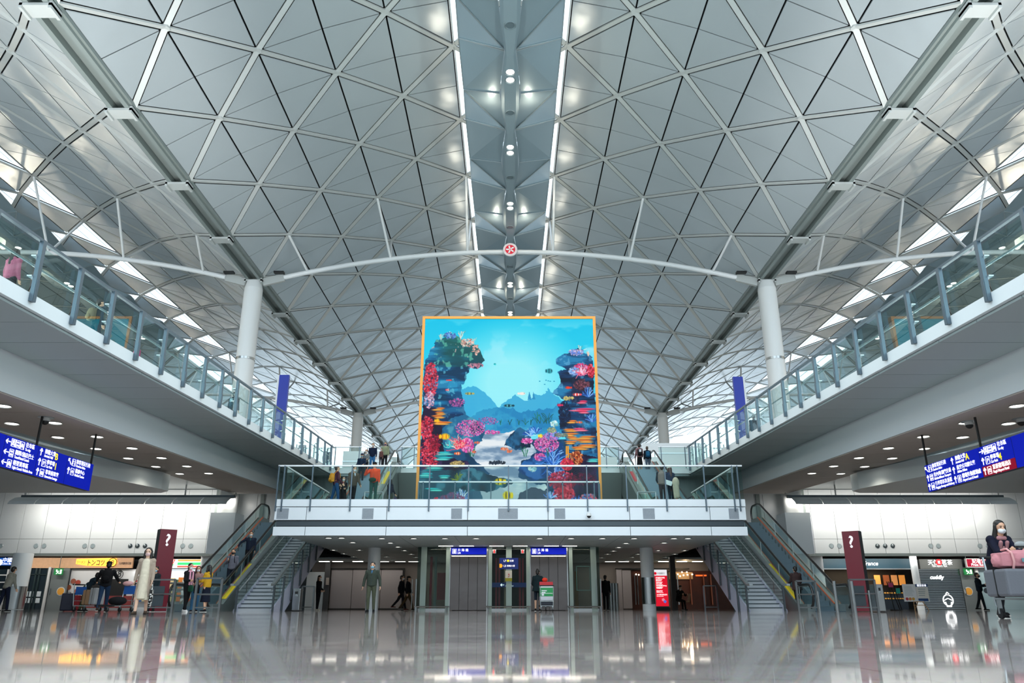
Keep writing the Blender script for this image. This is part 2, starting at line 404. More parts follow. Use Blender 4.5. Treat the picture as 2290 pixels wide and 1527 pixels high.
# emblem on the near tie
t = thing('round_emblem', (0, 49.2, 23.95), 'round red emblem with a white flower fixed to the arched roof tie', 'emblem')
c = MB(); c.tube([(0, 49.35, 24.1), (0, 49.2, 24.1)], .5, 32); obj('emblem_disc', c, M_mask, t)
c = MB(); c.disc((0, 49.19, 24.1), .36, 32, 'y'); obj('emblem_field', c, mat('emblem_red', 'C8102E', .5, emit=.25), t)
c = MB()
for k in range(5):
    a = R(90 + 72 * k + 12); M_ = Matrix.Rotation(-a, 3, 'Y')
    pts = [(.02, 0), (.09, .05), (.19, .085), (.29, .06), (.31, -.01), (.24, -.05), (.2, -.02), (.13, -.05), (.06, -.03)]
    vs = [Vector((0, 49.18, 24.1)) + Vector((p * math.cos(a) - q * math.sin(a), 0, p * math.sin(a) + q * math.cos(a))) for p, q in pts]
    c.add(vs, [tuple(range(len(vs)))])
obj('emblem_flower', c, M_mask, t)
c = MB()
for k in range(28):
    a = 2 * math.pi * k / 28; c.disc((.43 * math.cos(a), 49.185, 24.1 + .43 * math.sin(a)), .022, 6, 'y')
obj('emblem_lettering', c, MATS['emblem_red'], t)
# gutter uplights (unseen luminaires on the outer gutters, inferred from warm vault glints)
for x in (-52.6, 52.6):
    for k in range(-3, 11):
        point('uplight', (x, Y0 + 6.5 * k + 3.2, 22.6), 1500 if k < 3 else 300, .2)

for s_ in (-1, 1):  # added side walls that block the bright horizon from the side vaults
    m = MB(); m.box(min(s_ * 55, s_ * 55.4), max(s_ * 55, s_ * 55.4), -12, 128, 0, 22.4); struct('wall_outer_' + ('left' if s_ < 0 else 'right'), m, mat('blocker_wall', '9AA3A6', .5))
# far end glazing, beyond the upper level
fe = MB(); fe.box(-54, 54, 127.9, 128.1, 0, 8.6); struct('wall_back', fe, M_wall)
wn += 1; g = MB(); g.quad((-54, 128, 8.6), (54, 128, 8.6), (54, 128, 22), (-54, 128, 22)); w = struct('window_%d' % wn, g, glass('end_glass', (.5, .55, .58, 1), .0))
b = MB()
for i in range(37): b.box(-54 + 3 * i - .08, -54 + 3 * i + .08, 127.8, 128.0, 8.6, 26)
for z in (11.5, 15, 18.5, 22): b.box(-54, 54, 127.8, 128.0, z - .08, z + .08)
obj('glazing_bar', b, M_white, w)

# hall lamps in the reflector spine; the ramp-edge troughs are added fill for the vault
for k in range(-5, 12):
    if k == -1: continue
    spot('hall_lamp', (0, Y0 + 3.25 + 6.5 * k + 1.2, 24.85), 2400 if k < 3 else 400, 150, .2, (1, .95, .88))

for k in range(-4, 10):
    for s_ in (-1, 1): point('strip_uplight', (s_ * 3.0, Y0 + 6.5 * k + 3.25, 26.4), 50, .45, (1, .88, .7))
# ================================================================ RAMPS
def pb(y): return 7.08 + .04 * (y - 17)
RY0, RY1 = 6.0, 49.3
def sloped(m, x0, x1, y0, y1, a, b): m.prism([(y0, pb(y0) + a), (y1, pb(y1) + a), (y1, pb(y1) + b), (y0, pb(y0) + b)], 'x', min(x0, x1), max(x0, x1)); return m
def glass_run(parent, pts, h0, h1, name='glass_panel'):
    for p, q in pts:
        g = MB(); g.add([(p[0], p[1], p[2] + h0), (q[0], q[1], q[2] + h0), (q[0], q[1], q[2] + h1), (p[0], p[1], p[2] + h1)], [(0, 1, 2, 3)]); obj(name, g, GL, parent)
posty0, posts_ = 17.0, 1.76
for s, sd in ((-1, 'left'), (1, 'right')):
    t = thing('pedestrian_ramp', (s * 14, 28, 6), 'white and grey elevated pedestrian ramp climbing along the %s side of the hall' % sd, 'ramp')
    m = MB(); sloped(m, s * 11.5, s * 16.6, RY0, RY1, -.15, .22); obj('deck', m, M_fasciag, t)
    m = MB(); n = int((RY1 - RY0) / 1.76)
    for k in range(n + 1):
        ya = posty0 + .88 + 1.76 * (k - 7); yb = min(ya + 1.735, RY1)
        if ya < RY0: continue
        if ya < RY1 - .3: sloped(m, s * 11.62, s * 14.15, ya, yb, -.23, -.17)
    obj('soffit', m, M_soffit, t)
    m = MB(); sloped(m, s * 14.2, s * 17.6, RY0, RY1 + .6, -1.36, -.16); obj('fascia', m, M_fascia, t)
    m = MB(); n = 0
    for k in range(16):
        ya = RY0 + k * 2.9; yb = min(ya + 2.88, RY1)
        if ya < RY1 - .2: sloped(m, s * 14.24, s * 17.6, ya, yb, -1.40, -1.365)
    obj('ceiling_panel', m, M_ceilb, t)
    m = MB()
    for k in range(16):
        ya = RY0 + k * 2.2; yb = min(ya + 2.17, 37)
        if ya < 36.8: m.prism([(s * 17.6, -1.38), (s * 17.6, -1.30), (s * 19.4, -.95), (s * 19.4, -1.05)], 'y', ya, yb); 
    m.v = [(x, y, z + pb(y)) for x, y, z in m.v]
    obj('outer_soffit', m, M_soffit, t)
    # railings, inner (towards the hall) and outer
    for xr, inner in ((11.5, True), (16.5, False)):
        r = thing('glass_railing', (s * xr, 28, pb(28)), ('glass railing with blue-grey posts on the hall side of the %s ramp' if inner else 'glass railing on the outer side of the %s ramp') % sd, 'railing')
        ks = range(-6, 19) if inner else range(-4, 19)
        n_ = len([k for k in ks])
        for k in ks:
            y = posty0 + posts_ * k
            if y > RY1: break
            z = pb(y)
            p = MB()
            if inner: p.bar((s * 11.44, y, z), (s * 11.47, y, z + 1.58), .1, .13, (0, 1, 0)); p.box(s * 11.40 - .02, s * 11.40 + .02, y - .055, y + .055, z, z + .55)
            else: p.box(s * xr - .03, s * xr + .03, y - .03, y + .03, z + .2, z + 1.5)
            po = obj('post', p, M_post, r)
            if inner and k % 2 == 0:
                c = MB()
                for zz in (.62, 1.15): c.box(min(s * 11.5, s * 11.62), max(s * 11.5, s * 11.62), y - .12, y + .12, z + zz, z + zz + .03)
                c.tube([(s * 11.57, y + .09, z + .3), (s * 11.57, y + .09, z + 1.5)], .018, 6); obj('glass_clamp', c, M_rail, po)
        y = posty0 + posts_ * ks[0]; seg = []
        while y < RY1 - .3:
            y2 = min(y + posts_, RY1); seg.append(((s * (xr + .06), y + .03, pb(y)), (s * (xr + .06), y2 - .03, pb(y2)))); y = y2
        glass_run(r, seg, .12, 1.5)
        ya = posty0 + posts_ * ks[0]
        m = MB(); m.bar((s * xr, ya, pb(ya) + 1.6), (s * xr, RY1 + .3, pb(RY1 + .3) + 1.6), .1, .07); obj('top_rail', m, M_post, r)
        m = MB(); m.tube([(s * (xr + (.25 if inner else -.25)), ya, pb(ya) + 1.05), (s * (xr + (.25 if inner else -.25)), RY1, pb(RY1) + 1.05)], .03, 8); obj('handrail', m, M_rail, r, smooth=True)
    m = MB(); sloped(m, s * 16.7, s * 16.95, 12, RY1, .1, .3); obj('added_light_trough', m, M_steeld, t)  # made-up housing for the added fill light on the ramp edge
    area('ramp_fill_light', (s * 16.82, 30, pb(30) + .36), (180 + 0, s * 18 * -1, 0), .25, 36, 6500, (1, .97, .92))  # added area light that brightens the main vault from below
    area('upper_fill_light', (s * 16.2, 88, 8.75), (180, 0, 0), .3, 70, 900, (1, .96, .9))  # added area light that brightens the far part of the vault
    # outer lower slab beyond the ramp
    pts = [(s * 54.9, 6), (s * 20.8, 6), (s * 19.0, 31), (s * 17.0, 37.6), (s * 17.0, 38.4), (s * 17.6, 39.0), (s * 54.9, 39.0)]
    m = MB(); m.prism(pts, 'z', 5.6, 6.4); struct('ceiling_lower_' + sd, m, M_fasciag)
    m = MB(); m.box(min(s * 60, s * 11.5), max(s * 60, s * 11.5), 36.2, 51, 7.55, 7.8) if False else m.box(min(s * 54.9, s * 17.7), max(s * 54.9, s * 17.7), 39.1, 51, 7.45, 7.7); struct('ceiling_hall_' + sd, m, M_wall)
# downlights in the ramp ceilings
def downlight(p, r, label, group, slope=0, pw=None, mt=None, name='downlight'):
    if (name, r) not in DL:
        root = thing(name, p, label, 'light', group)
        m = MB(); m.disc((0, 0, -.012), r, 20); obj('diffuser', m, mt or M_lamp, root, local=True)
        m = MB(); m.tube([(0, 0, -.03), (0, 0, .02)], [r + .035, r + .02], 20, False); obj('trim_ring', m, M_rail, root, local=True)
        DL[(name, r)] = root
    else:
        root = dup(DL[(name, r)], loc=p, label=label); root['group'] = group
    if pw: spot('downlight_beam', (p[0], p[1], p[2] - .1), pw, 125, .15)
    return root
DL = {}
for s, sd in ((-1, 'left'), (1, 'right')):
    for k in range(9):
        y = 14.3 + 2.72 * k + 2.6
        for xx in (15.2, 16.7):
            downlight((s * xx, y + (0 if xx < 16 else .1), pb(y) - 1.41), .19, 'recessed downlight under the %s ramp, %s row, %s from the camera' % (sd, 'inner' if xx < 16 else 'outer', ORD[k]), 'downlights under the %s ramp' % sd, pw=60 if (k % 3 == 1 and xx > 16) else None)

# ================================================================ MEZZANINE
MY = 33.0
m = MB(); m.box(-9.45, 9.45, MY + .5, 50, 3.02, 4.4); m.box(-9.9, 9.9, MY + .25, MY + .5, 3.02, 4.4)
m.box(-13.6, -9.45, 42.6, 50, 3.9, 4.4); m.box(9.45, 13.6, 42.6, 50, 3.9, 4.4); struct('floor_mezzanine', m, M_dgreen)
m = MB()
xs = [-9.98, -8.62, -5.22, -1.8, 1.6, 5.05, 8.45, 9.98]
t = thing('mezzanine_fascia', (0, MY, 3), 'white panelled balcony edge with a dark recessed line across the hall', 'balcony edge')
for a, b in zip(xs[:-1], xs[1:]):
    for z0, z1, nm in ((3.0, 3.36, 'lower_panel'), (3.64, 4.17, 'upper_panel')):
        m = MB(); m.box(a + .012, b - .012, MY, MY + .25, z0, z1); obj(nm, m, M_fascia, t)
m = MB(); m.box(-9.98, 9.98, MY - .02, MY + .22, 4.2, 4.5); obj('kerb', m, M_fascia, t)
m = MB(); m.box(-9.9, 9.9, MY + .16, MY + .25, 3.0, 4.5); m.box(-9.9, 9.9, MY + .09, MY + .17, 3.40, 3.60); obj('recess', m, M_steeld, t)
pm = mat('perforated_sheet', '8E979F', .6)
nt = pm.node_tree; tc = nt.nodes.new('ShaderNodeTexCoord'); mp = nt.nodes.new('ShaderNodeMapping'); mp.inputs['Rotation'].default_value = (0, R(45), 0); ck = nt.nodes.new('ShaderNodeTexChecker'); ck.inputs['Scale'].default_value = 50
nt.links.new(tc.outputs['Object'], mp.inputs[0]); nt.links.new(mp.outputs[0], ck.inputs[0]); ck.inputs[1].default_value = rgb('B6C2CC'); ck.inputs[2].default_value = rgb('4C545C'); nt.links.new(ck.outputs[0], nt.nodes['Principled BSDF'].inputs['Base Color'])
for a, b in ((619, 645), (810, 835), (1009, 1033), (1114, 1158), (1240, 1264), (1438, 1464), (1630, 1652)):
    x0, x1 = at(a, 1150, Y=MY).x, at(b, 1150, Y=MY).x
    g = MB(); g.box(x0, x1, MY - .012, MY + .01, 3.68, 4.12)
    obj('perforated_vent', g, pm, t)
# soffit
t = thing('mezzanine_soffit', (0, 40, 3), 'grey ceiling panels under the balcony around the glass lifts', 'ceiling panels')
m = MB()
for i in range(8):
    for j in range(9):
        xa, xb = -9.4 + i * 2.35, -9.4 + (i + 1) * 2.35; ya, yb = MY + .3 + j * 2.3, MY + .3 + (j + 1) * 2.3
        m.box(xa + .01, xb - .01, ya + .01, yb - .01, 2.985, 3.015)
obj('soffit_panels', m, M_soffit, t)
m = MB(); m.box(-13.5, 13.5, 54 if False else 50.02, 54, 3.0, 3.1); struct('ceiling_under_mezzanine', m, M_soffit)
# downlights under the mezzanine, from their place in the ceiling plane
dl = [(735, 1202), (764, 1202), (854, 1203), (925, 1203), (995, 1203), (1065, 1203), (789, 1212), (873, 1213), (890, 1222), (746, 1229), (804, 1229), (905, 1230), (769, 1237), (849, 1237), (920, 1238), (791, 1244), (865, 1244), (930, 1245), (809, 1251), (859, 1251), (880, 1251),
      (1207, 1203), (1277, 1203), (1347, 1203), (1418, 1203), (1507, 1203), (1538, 1203), (1400, 1214), (1485, 1213), (1384, 1223), (1372, 1231), (1472, 1230), (1531, 1230), (1359, 1238), (1427, 1238), (1509, 1238), (1347, 1246), (1415, 1245), (1489, 1245), (1401, 1252), (1422, 1252), (1472, 1252)]
for i, (px, py) in enumerate(dl):
    p = at(px, py, Z=2.985); sd = 'left' if px < 1100 else 'right'
    half = [q for q in dl if (q[0] < 1100) == (px < 1100)]; rows_ = sorted(set(round(q[1] / 3.5) for q in half)); rw = rows_.index(round(py / 3.5)); nth = sorted(q[0] for q in half if round(q[1] / 3.5) == round(py / 3.5)).index(px)
    downlight((p.x, p.y, 2.98), .15, 'small downlight under the %s half of the balcony, %s row from front, %s from left' % (sd, ORD[rw], ORD[nth]), 'downlights under the %s half of the balcony' % sd, pw=14 if i % 5 == 2 else None)
for i_, px in enumerate((725, 755, 800, 858, 895, 925, 1365, 1395, 1430, 1484, 1525, 1560)):   # wall grazers in the slot by the back wall
    p = at(px, 1257, Z=3.0); p.y = 52.6
    g = MB(); x = (px - CX) * (52.6 * CT + .9) / F; g.box(x - .33, x + .33, 52.5, 52.75, 2.98, 2.998)
    top('slot_light', g, M_lamp, 'glowing slot light at the back edge under the balcony, %s from the left' % ORD[i_], 'light', 'slot lights by the back wall')
for x in (-9, -4.5, 6, 10): area('slot_glow', (x, 52.6, 2.9), (0, 0, 0), 2.5, .2, 11)
for i_, px in enumerate((999, 1045, 1111, 1163, 1232, 1272)):
    x = (px - CX) * 38.0 / F
    for q in (-.3, 0, .3):
        pass
    g = MB(); g.box(x - .35, x + .35, 38.6, 38.72, 2.97, 2.984); top('lift_slot_light', g, M_lamp, 'glowing slot light in the ceiling before the lifts, %s from the left' % ORD[i_], 'light', 'slot lights before the lifts')
area('lift_slot_glow', (0, 38.66, 2.9), (0, 0, 0), 8, .2, 50)

def railing_x(label, xs_posts, x0, x1, y, zb, ztop, zglass0, pm=M_post, rm=M_railw, pz=None, n='glass_railing'):
    t = thing(n, ((x0 + x1) / 2, y, zb), label, 'railing')
    for x in xs_posts:
        m = MB(); m.box(x - .025, x + .025, y - .1, y - .02, pz if pz is not None else zb, ztop - .03); obj('post', m, pm, t)
    e = sorted([x0] + [x for x in xs_posts if x0 < x < x1] + [x1])
    for a, b in zip(e[:-1], e[1:]):
        if b - a < .15: continue
        g = MB(); g.quad((a + .02, y, zglass0), (b - .02, y, zglass0), (b - .02, y, ztop - .06), (a + .02, y, ztop - .06)); obj('glass_panel', g, GL, t)
    m = MB(); m.box(x0, x1, y - .09, y + .03, ztop - .06, ztop); obj('handrail', m, rm, t)
    return t
px_ = [617, 630, 694, 783, 870, 959, 1047, 1137, 1225, 1314, 1403, 1491, 1579, 1643, 1655]
railing_x('glass railing with a white handrail along the front edge of the balcony', [(p - CX) * 32.5 / F for p in px_], -9.98, 9.98, MY + .02, 4.0, 5.95, 4.5, pz=4.0)
for s, sd in ((-1, 'left'), (1, 'right')):
    t = thing('glass_railing', (s * 9.75, 38, 4.4), 'glass railing with dark posts at the %s end of the balcony above the stairs' % sd, 'railing')
    for y in (34.3, 35.9, 37.5, 39.1, 40.7):
        m = MB(); m.box(s * 9.7 - .03, s * 9.7 + .03, y - .03, y + .03, 3.6, 5.9); obj('post', m, M_post, t)
    glass_run(t, [((s * 9.66, y, 4.4), (s * 9.66, y + 1.56, 4.4)) for y in (33.2, 34.8, 36.4, 38.0, 39.6)], .1, 1.45)
    m = MB(); m.box(s * 9.7 - .05, s * 9.7 + .05, 33, 41.3, 5.89, 5.95); obj('handrail', m, M_railw, t)
# inner guard in front of the screen
t = railing_x('low glass guard rail standing on the balcony right in front of the screen', [(p - CX) * 34.4 / F for p in (937, 947, 1018, 1098, 1178, 1258, 1328, 1338)], -4.1, 4.0, 34.6, 4.4, 5.5, 4.5)
for s in (-1, 1):
    for y in (34.9, 35.2):
        m = MB(); m.box(s * 4.05 - .02, s * 4.05 + .02, y - .02, y + .02, 4.4, 5.45); obj('post', m, M_post, t)
# dome camera on the fascia
def dome(p, label, r=.16):
    t = thing('dome_camera', p, label, 'camera')
    m = MB(); m.cyl(p[0], p[1], p[2], p[2] + .12, r, 16, r * .8); obj('housing', m, M_white, t, smooth=True)
    m = MB(); m.ell((p[0], p[1], p[2]), (r * .8, r * .8, r * .8)); obj('dome', m, M_black, t, smooth=True)
    return t
dome((at(1317, 1150, Y=32.8).x, 32.8, 3.78), 'small white dome camera on the balcony front under the railing', .11)
for px, sd, w in ((102, 'left', 'above the blue sign on the left'), (2165, 'right', 'inner one above the blue sign on the right'), (2282, 'right', 'outer one at the right edge above the blue sign')):
    p = at(px, 937, X=(-15 if px < 1000 else (15.2 if px < 2200 else 16.6))); z = pb(p.y) - 1.53
    t = dome((p.x, p.y, z), 'dark dome camera under the ramp, ' + w, .15)
    m = MB(); m.cyl(p.x, p.y, z + .11, z + .15, .24, 20); obj('mount_plate', m, M_rail, t)

# ================================================================ UPPER LEVEL
m = MB(); m.box(-54, 54, 49.35, 128, 8.1, 8.6); struct('floor_upper', m, M_dgreen)
m = MB(); m.box(-18, 18, 49.25, 49.35, 8.25, 8.62); struct('trim_upper_kerb', m, M_fascia)
m = MB(); m.box(-13.5, 13.5, 50.3, 50.5, 4.4, 8.1); struct('wall_mezzanine', m, M_wallg)
railing_x('glass railing of the upper level left of the left upper escalator', [-11.3, -9.75], -11.5, -9.6, 49.2, 8.6, 9.98, 8.62)
railing_x('glass railing of the upper level right of the right upper escalator', [9.75, 11.3], 9.6, 11.5, 49.2, 8.6, 9.98, 8.62)
railing_x('glass railing of the upper level behind the screen, with slim posts', [-7, -6.2, -4.7, -3, -1.4, 0, 1.4, 3, 4.7, 6.2, 7], -7.1, 7.1, 49.2, 8.6, 9.98, 8.62)
railing_x('glass railing of the upper level beyond the left ramp', [-17.9, -16, -14, -12], -18, -11.7, 49.6, 8.6, 9.98, 8.62)
railing_x('glass railing of the upper level beyond the right ramp', [17.9, 16, 14, 12], 11.7, 18, 49.6, 8.6, 9.98, 8.62)
# service boxes under the upper level beside the screen
for s, sd in ((-1, 'left'), (1, 'right')):
    t = thing('soffit_box', (s * 5.8, 48.5, 6.2), 'grey bulkhead with a dark grille under the upper level, %s of the screen' % sd, 'bulkhead')
    m = MB(); m.prism([(48.0, 8.1), (50.3, 8.1), (50.3, 6.0), (49.2, 6.0), (48.4, 7.4)], 'x', min(s * 4.4, s * 7.0), max(s * 4.4, s * 7.0)); obj('casing', m, M_beamg, t)
    m = MB(); m.box(min(s * 4.9, s * 6.6), max(s * 4.9, s * 6.6), 49.0, 49.15, 6.1, 7.0); obj('grille', m, M_steeld, t)
    m = MB(); m.box(min(s * 4.4, s * 7.0), max(s * 4.4, s * 7.0), 49.9, 50.25, 4.4, 5.4); top('white_counter', m, M_white, 'white low counter at the back of the balcony, %s of the screen' % sd, 'counter')
# white kiosk boxes on the upper level seen over the railings
for x0, x1, y, z1, lab in ((-12.3, -9.0, 56, 11.0, 'white partition on the upper level behind the left upper escalator'), (9.8, 14.2, 56, 11.6, 'white glazed kiosk on the upper level behind the right upper escalator'), (-7.6, -4.6, 60, 11.3, 'white partition on the upper level left of the screen'), (4.8, 8.4, 60, 11.3, 'white partition on the upper level right of the screen')):
    t = thing('white_partition', ((x0 + x1) / 2, y, 8.6), lab, 'partition')
    m = MB(); m.box(x0, x1, y, y + .3, 8.6, z1); obj('panel', m, mat('partition_white', 'EEF4F8', .4), t)
    m = MB(); m.box(x0, x1, y - .05, y, z1 - .8, z1 - .72); obj('band', m, M_rail, t)

# ================================================================ ESCALATORS
def escalator(label, x0, x1, yf, zf, yt, zt, deckside=0, decal=None):
    t = thing('escalator', ((x0 + x1) / 2, yf, zf), label, 'escalator')
    ya, yb = yf + 1.1, yt - 1.1; sl = (zt - zf) / (yb - ya)
    def zz(y): return zf if y <= ya else zt if y >= yb else zf + sl * (y - ya)
    m = MB(); m.prism([(yf - .1, zf - (0 if zf == 0 else .3)), (ya + 1.2, zf - (0 if zf == 0 else .3)), (yb + .4, zt - 1.0), (yt, zt - 1.0), (yt, zt - .02), (yb, zt - .02), (ya, zf + .02 - .02), (yf - .1, zf + .0)], 'x', x0 + .02, x1 - .02); obj('truss', m, M_dgreen, t)
    m = MB(); n = int((yb - ya) / .4); st = (yb - ya) / n
    for k in range(n):
        y = ya + k * st; z = zf + sl * (k + 1) * st; m.box(x0 + .32, x1 - .32, y, y + st + .02, z - sl * st - .05, z - .03)
        m.box(x0 + .32, x1 - .32, y, y + .05, z - .035, z - .01)
    m.box(x0 + .32, x1 - .32, yf, ya, zf, zf + .02); m.box(x0 + .32, x1 - .32, yb, yt, zt - .02, zt + .005)
    obj('steps', m, M_step, t)
    for s, x in ((1, x0), (-1, x1)):
        xi = x + s * .3; xc = x + s * .15
        m = MB(); pts = [(yf, zf + .28), (ya, zf + .28), (yb, zt + .28), (yt, zt + .28), (yt, zt - .3), (yb, zt - .3), (ya, zf - .0), (yf, zf - .0)]
        m.prism(pts, 'x', min(x, xi), max(x, xi)); obj('skirt_deck', m, M_dgreen, t)
        arc = lambda yc, zc, a0, a1, r=.44: [(yc + r * math.cos(R(a0 + (a1 - a0) * k / 8)), zc + r * math.sin(R(a0 + (a1 - a0) * k / 8))) for k in range(9)]
        A = arc(yf + .1, zf + .58, 270, 90); B = arc(yt - .1, zt + .58, 90, -90)
        path = A + [(ya - .15, zf + 1.02), (ya + .25, zf + 1.02 + .1), (yb - .2, zt + 1.02 - .08), (yb + .2, zt + 1.02)] + B
        m = MB(); m.tube([(xc, y, z) for y, z in path], .05, 8); hr = obj('handrail', m, M_rubber, t, smooth=True)
        m = MB(); m.tube([(xc, y, z - .055) for y, z in path[8:-8]], .03, 6); obj('handrail_track', m, M_rail, hr, smooth=True)
        g = MB(); low = [(yt - .1, zt + .28), (yb, zt + .28), (ya, zf + .28), (yf + .1, zf + .28)]
        gp = [(xc, y, z - .03) for y, z in path] + [(xc, y, z) for y, z in low]
        g.add(gp, [tuple(range(len(gp)))]); obj('glass_balustrade', g, GL, t)
        for y in (ya, ya + 2.2, ya + 4.4, ya + 6.6):
            if y < yb: m = MB(); m.box(xc - .012, xc + .012, y, y + .03, zz(y) + .28, zz(y) + .98); obj('glass_joint', m, M_rail, t)
        m = MB(); m.bar((xi - s * .02, ya, zf + .3), (xi - s * .02, yb, zt + .3), .035, .05); obj('skirt_line', m, mat('brush_orange', 'B4552E', .5), t)
    if decal:
        for (xx, ya_, yb_, mt, nm) in decal:
            m = MB(); o = .292
            m.add([(xx - .1, ya_, zz(ya_) + o), (xx + .1, ya_, zz(ya_) + o), (xx + .1, yb_, zz(yb_) + o), (xx - .1, yb_, zz(yb_) + o)], [(0, 1, 2, 3)]); obj(nm, m, mt, t)
    return zz
EZ = {}
EZ['lo_l'] = escalator('escalator with black handrails rising from the ground floor to the balcony at the left', -13.5, -11.7, 31.9, 0, 42.9, 4.4, decal=[(-11.85, 33.4, 36.5, M_yellow, 'warning_strip')])
EZ['lo_r'] = escalator('escalator with black handrails rising from the ground floor to the balcony at the right', 11.7, 13.5, 31.9, 0, 42.9, 4.4, decal=[(11.85, 33.4, 36.5, M_yellow, 'warning_strip')])
EZ['up_l'] = escalator('escalator from the balcony to the upper level, left of the screen', -9.3, -7.2, 38.9, 4.4, 49.6, 8.6, decal=[(-7.35, 44.4, 46.6, M_yellow, 'warning_strip')])
EZ['up_r'] = escalator('escalator from the balcony to the upper level, right of the screen', 7.2, 9.3, 38.9, 4.4, 49.6, 8.6, decal=[(7.35, 44.8, 46.6, M_redm, 'warning_sign'), (7.35, 39.6, 42, M_yellow, 'warning_strip')])
# solid side panels of the upper escalators (towards the screen)
for s, sd in ((-1, 'left'), (1, 'right')):
    m = MB(); m.prism([(39.5, 4.42), (44.5, 4.42), (49.2, 7.2), (49.2, 8.7), (48.6, 8.7), (40.2, 4.72)], 'x', min(s * 7.02, s * 7.18), max(s * 7.02, s * 7.18))
    top('escalator_cladding', m, M_dgreen, 'smooth metal side cladding of the %s upper escalator facing the screen' % sd, 'cladding')
    # short steel gate frames at the foot of the escalators on the balcony
    for xg, w in ((10.3, 'outer'), (6.7, 'inner')):
        t = thing('steel_gate_frame', (s * xg, 38, 4.4), 'slim steel barrier frame on the balcony by the %s upper escalator, %s side' % (sd, w), 'barrier')
        m = MB()
        for q in (-.45, .45): m.tube([(s * xg + q, 38, 4.4), (s * xg + q, 38, 5.5)], .03, 8)
        m.tube([(s * xg - .45, 38, 5.5), (s * xg + .45, 38, 5.5)], .03, 8); obj('frame', m, M_rail, t, smooth=True)
        m = MB(); m.box(s * xg - .4, s * xg + .4, 37.99, 38.01, 4.55, 5.4); obj('glass_panel', m, GL, t)

# ================================================================ STAIRS
for s, sd in ((-1, 'left'), (1, 'right')):
    t = thing('staircase', (s * 10.3, 32.4, 0), 'straight granite staircase with glass sides between the %s escalator and the lifts' % sd, 'stairs')
    xa, xb = 9.62, 11.1; n = 28; go, ri = 9.3 / n, 4.4 / n; yf = 32.9
    m = MB(); nz = MB()
    for k in range(n):
        y = yf + k * go; m.box(min(s * xa, s * xb), max(s * xa, s * xb), y, y + go + .03, max(0, (k + 1) * ri - .45), (k + 1) * ri)
        nz.box(min(s * xa, s * xb), max(s * xa, s * xb), y - .012, y + .05, (k + 1) * ri - .035, (k + 1) * ri + .003)
    obj('steps', m, M_granite, t); obj('step_nosing', nz, M_steeld, t)
    sl = 4.4 / 9.3
    for x, nm in ((xa, 'inner'), (xb, 'outer')):
        m = MB(); m.prism([(yf - .35, 0), (yf + 1.5, 0), (yf + 10.2, 8.7 * sl), (yf + 10.2, 4.4 + .1), (yf + 9.3, 4.55), (yf - .35, .05)], 'x', min(s * (x - .06), s * (x + .02)), max(s * (x - .06), s * (x + .02))); obj('stringer', m, M_lilac, t)
        b = s * (x - .04)
        r = MB(); za = lambda y: max(0, sl * (y - yf))
        r.bar((b, yf - .5, 1.02), (b, yf + 9.2, 1.05 + za(yf + 9.2)), .13, .08); r.box(b - .065, b + .065, yf - .95, yf - .45, .97, 1.05); obj('top_rail', r, M_rail, t)
        r = MB(); r.tube([(b + s * (.09 if nm == 'inner' else -.09), yf - .3, .8), (b + s * (.09 if nm == 'inner' else -.09), yf + 9.2, .85 + za(yf + 9.2))], .025, 8); obj('hand_rail', r, M_rail, t, smooth=True)
        y = yf - .45
        while y < yf + 9:
            z = za(y)
            if nm == 'inner' or y < yf: p = MB(); p.box(b - s * .07 - .03, b - s * .07 + .03, y - .05, y + .05, max(0, z - .55), z + 1.0); obj('post', p, M_steeld, t)
            y2 = min(y + 1.3, yf + 9.2)
            g = MB(); g.add([(b, y + .06, z + .15), (b, y2 - .03, za(y2) + .15), (b, y2 - .03, za(y2) + 1.0), (b, y + .06, z + 1.0)], [(0, 1, 2, 3)]); obj('glass_panel', g, GL, t)
            y += 1.3
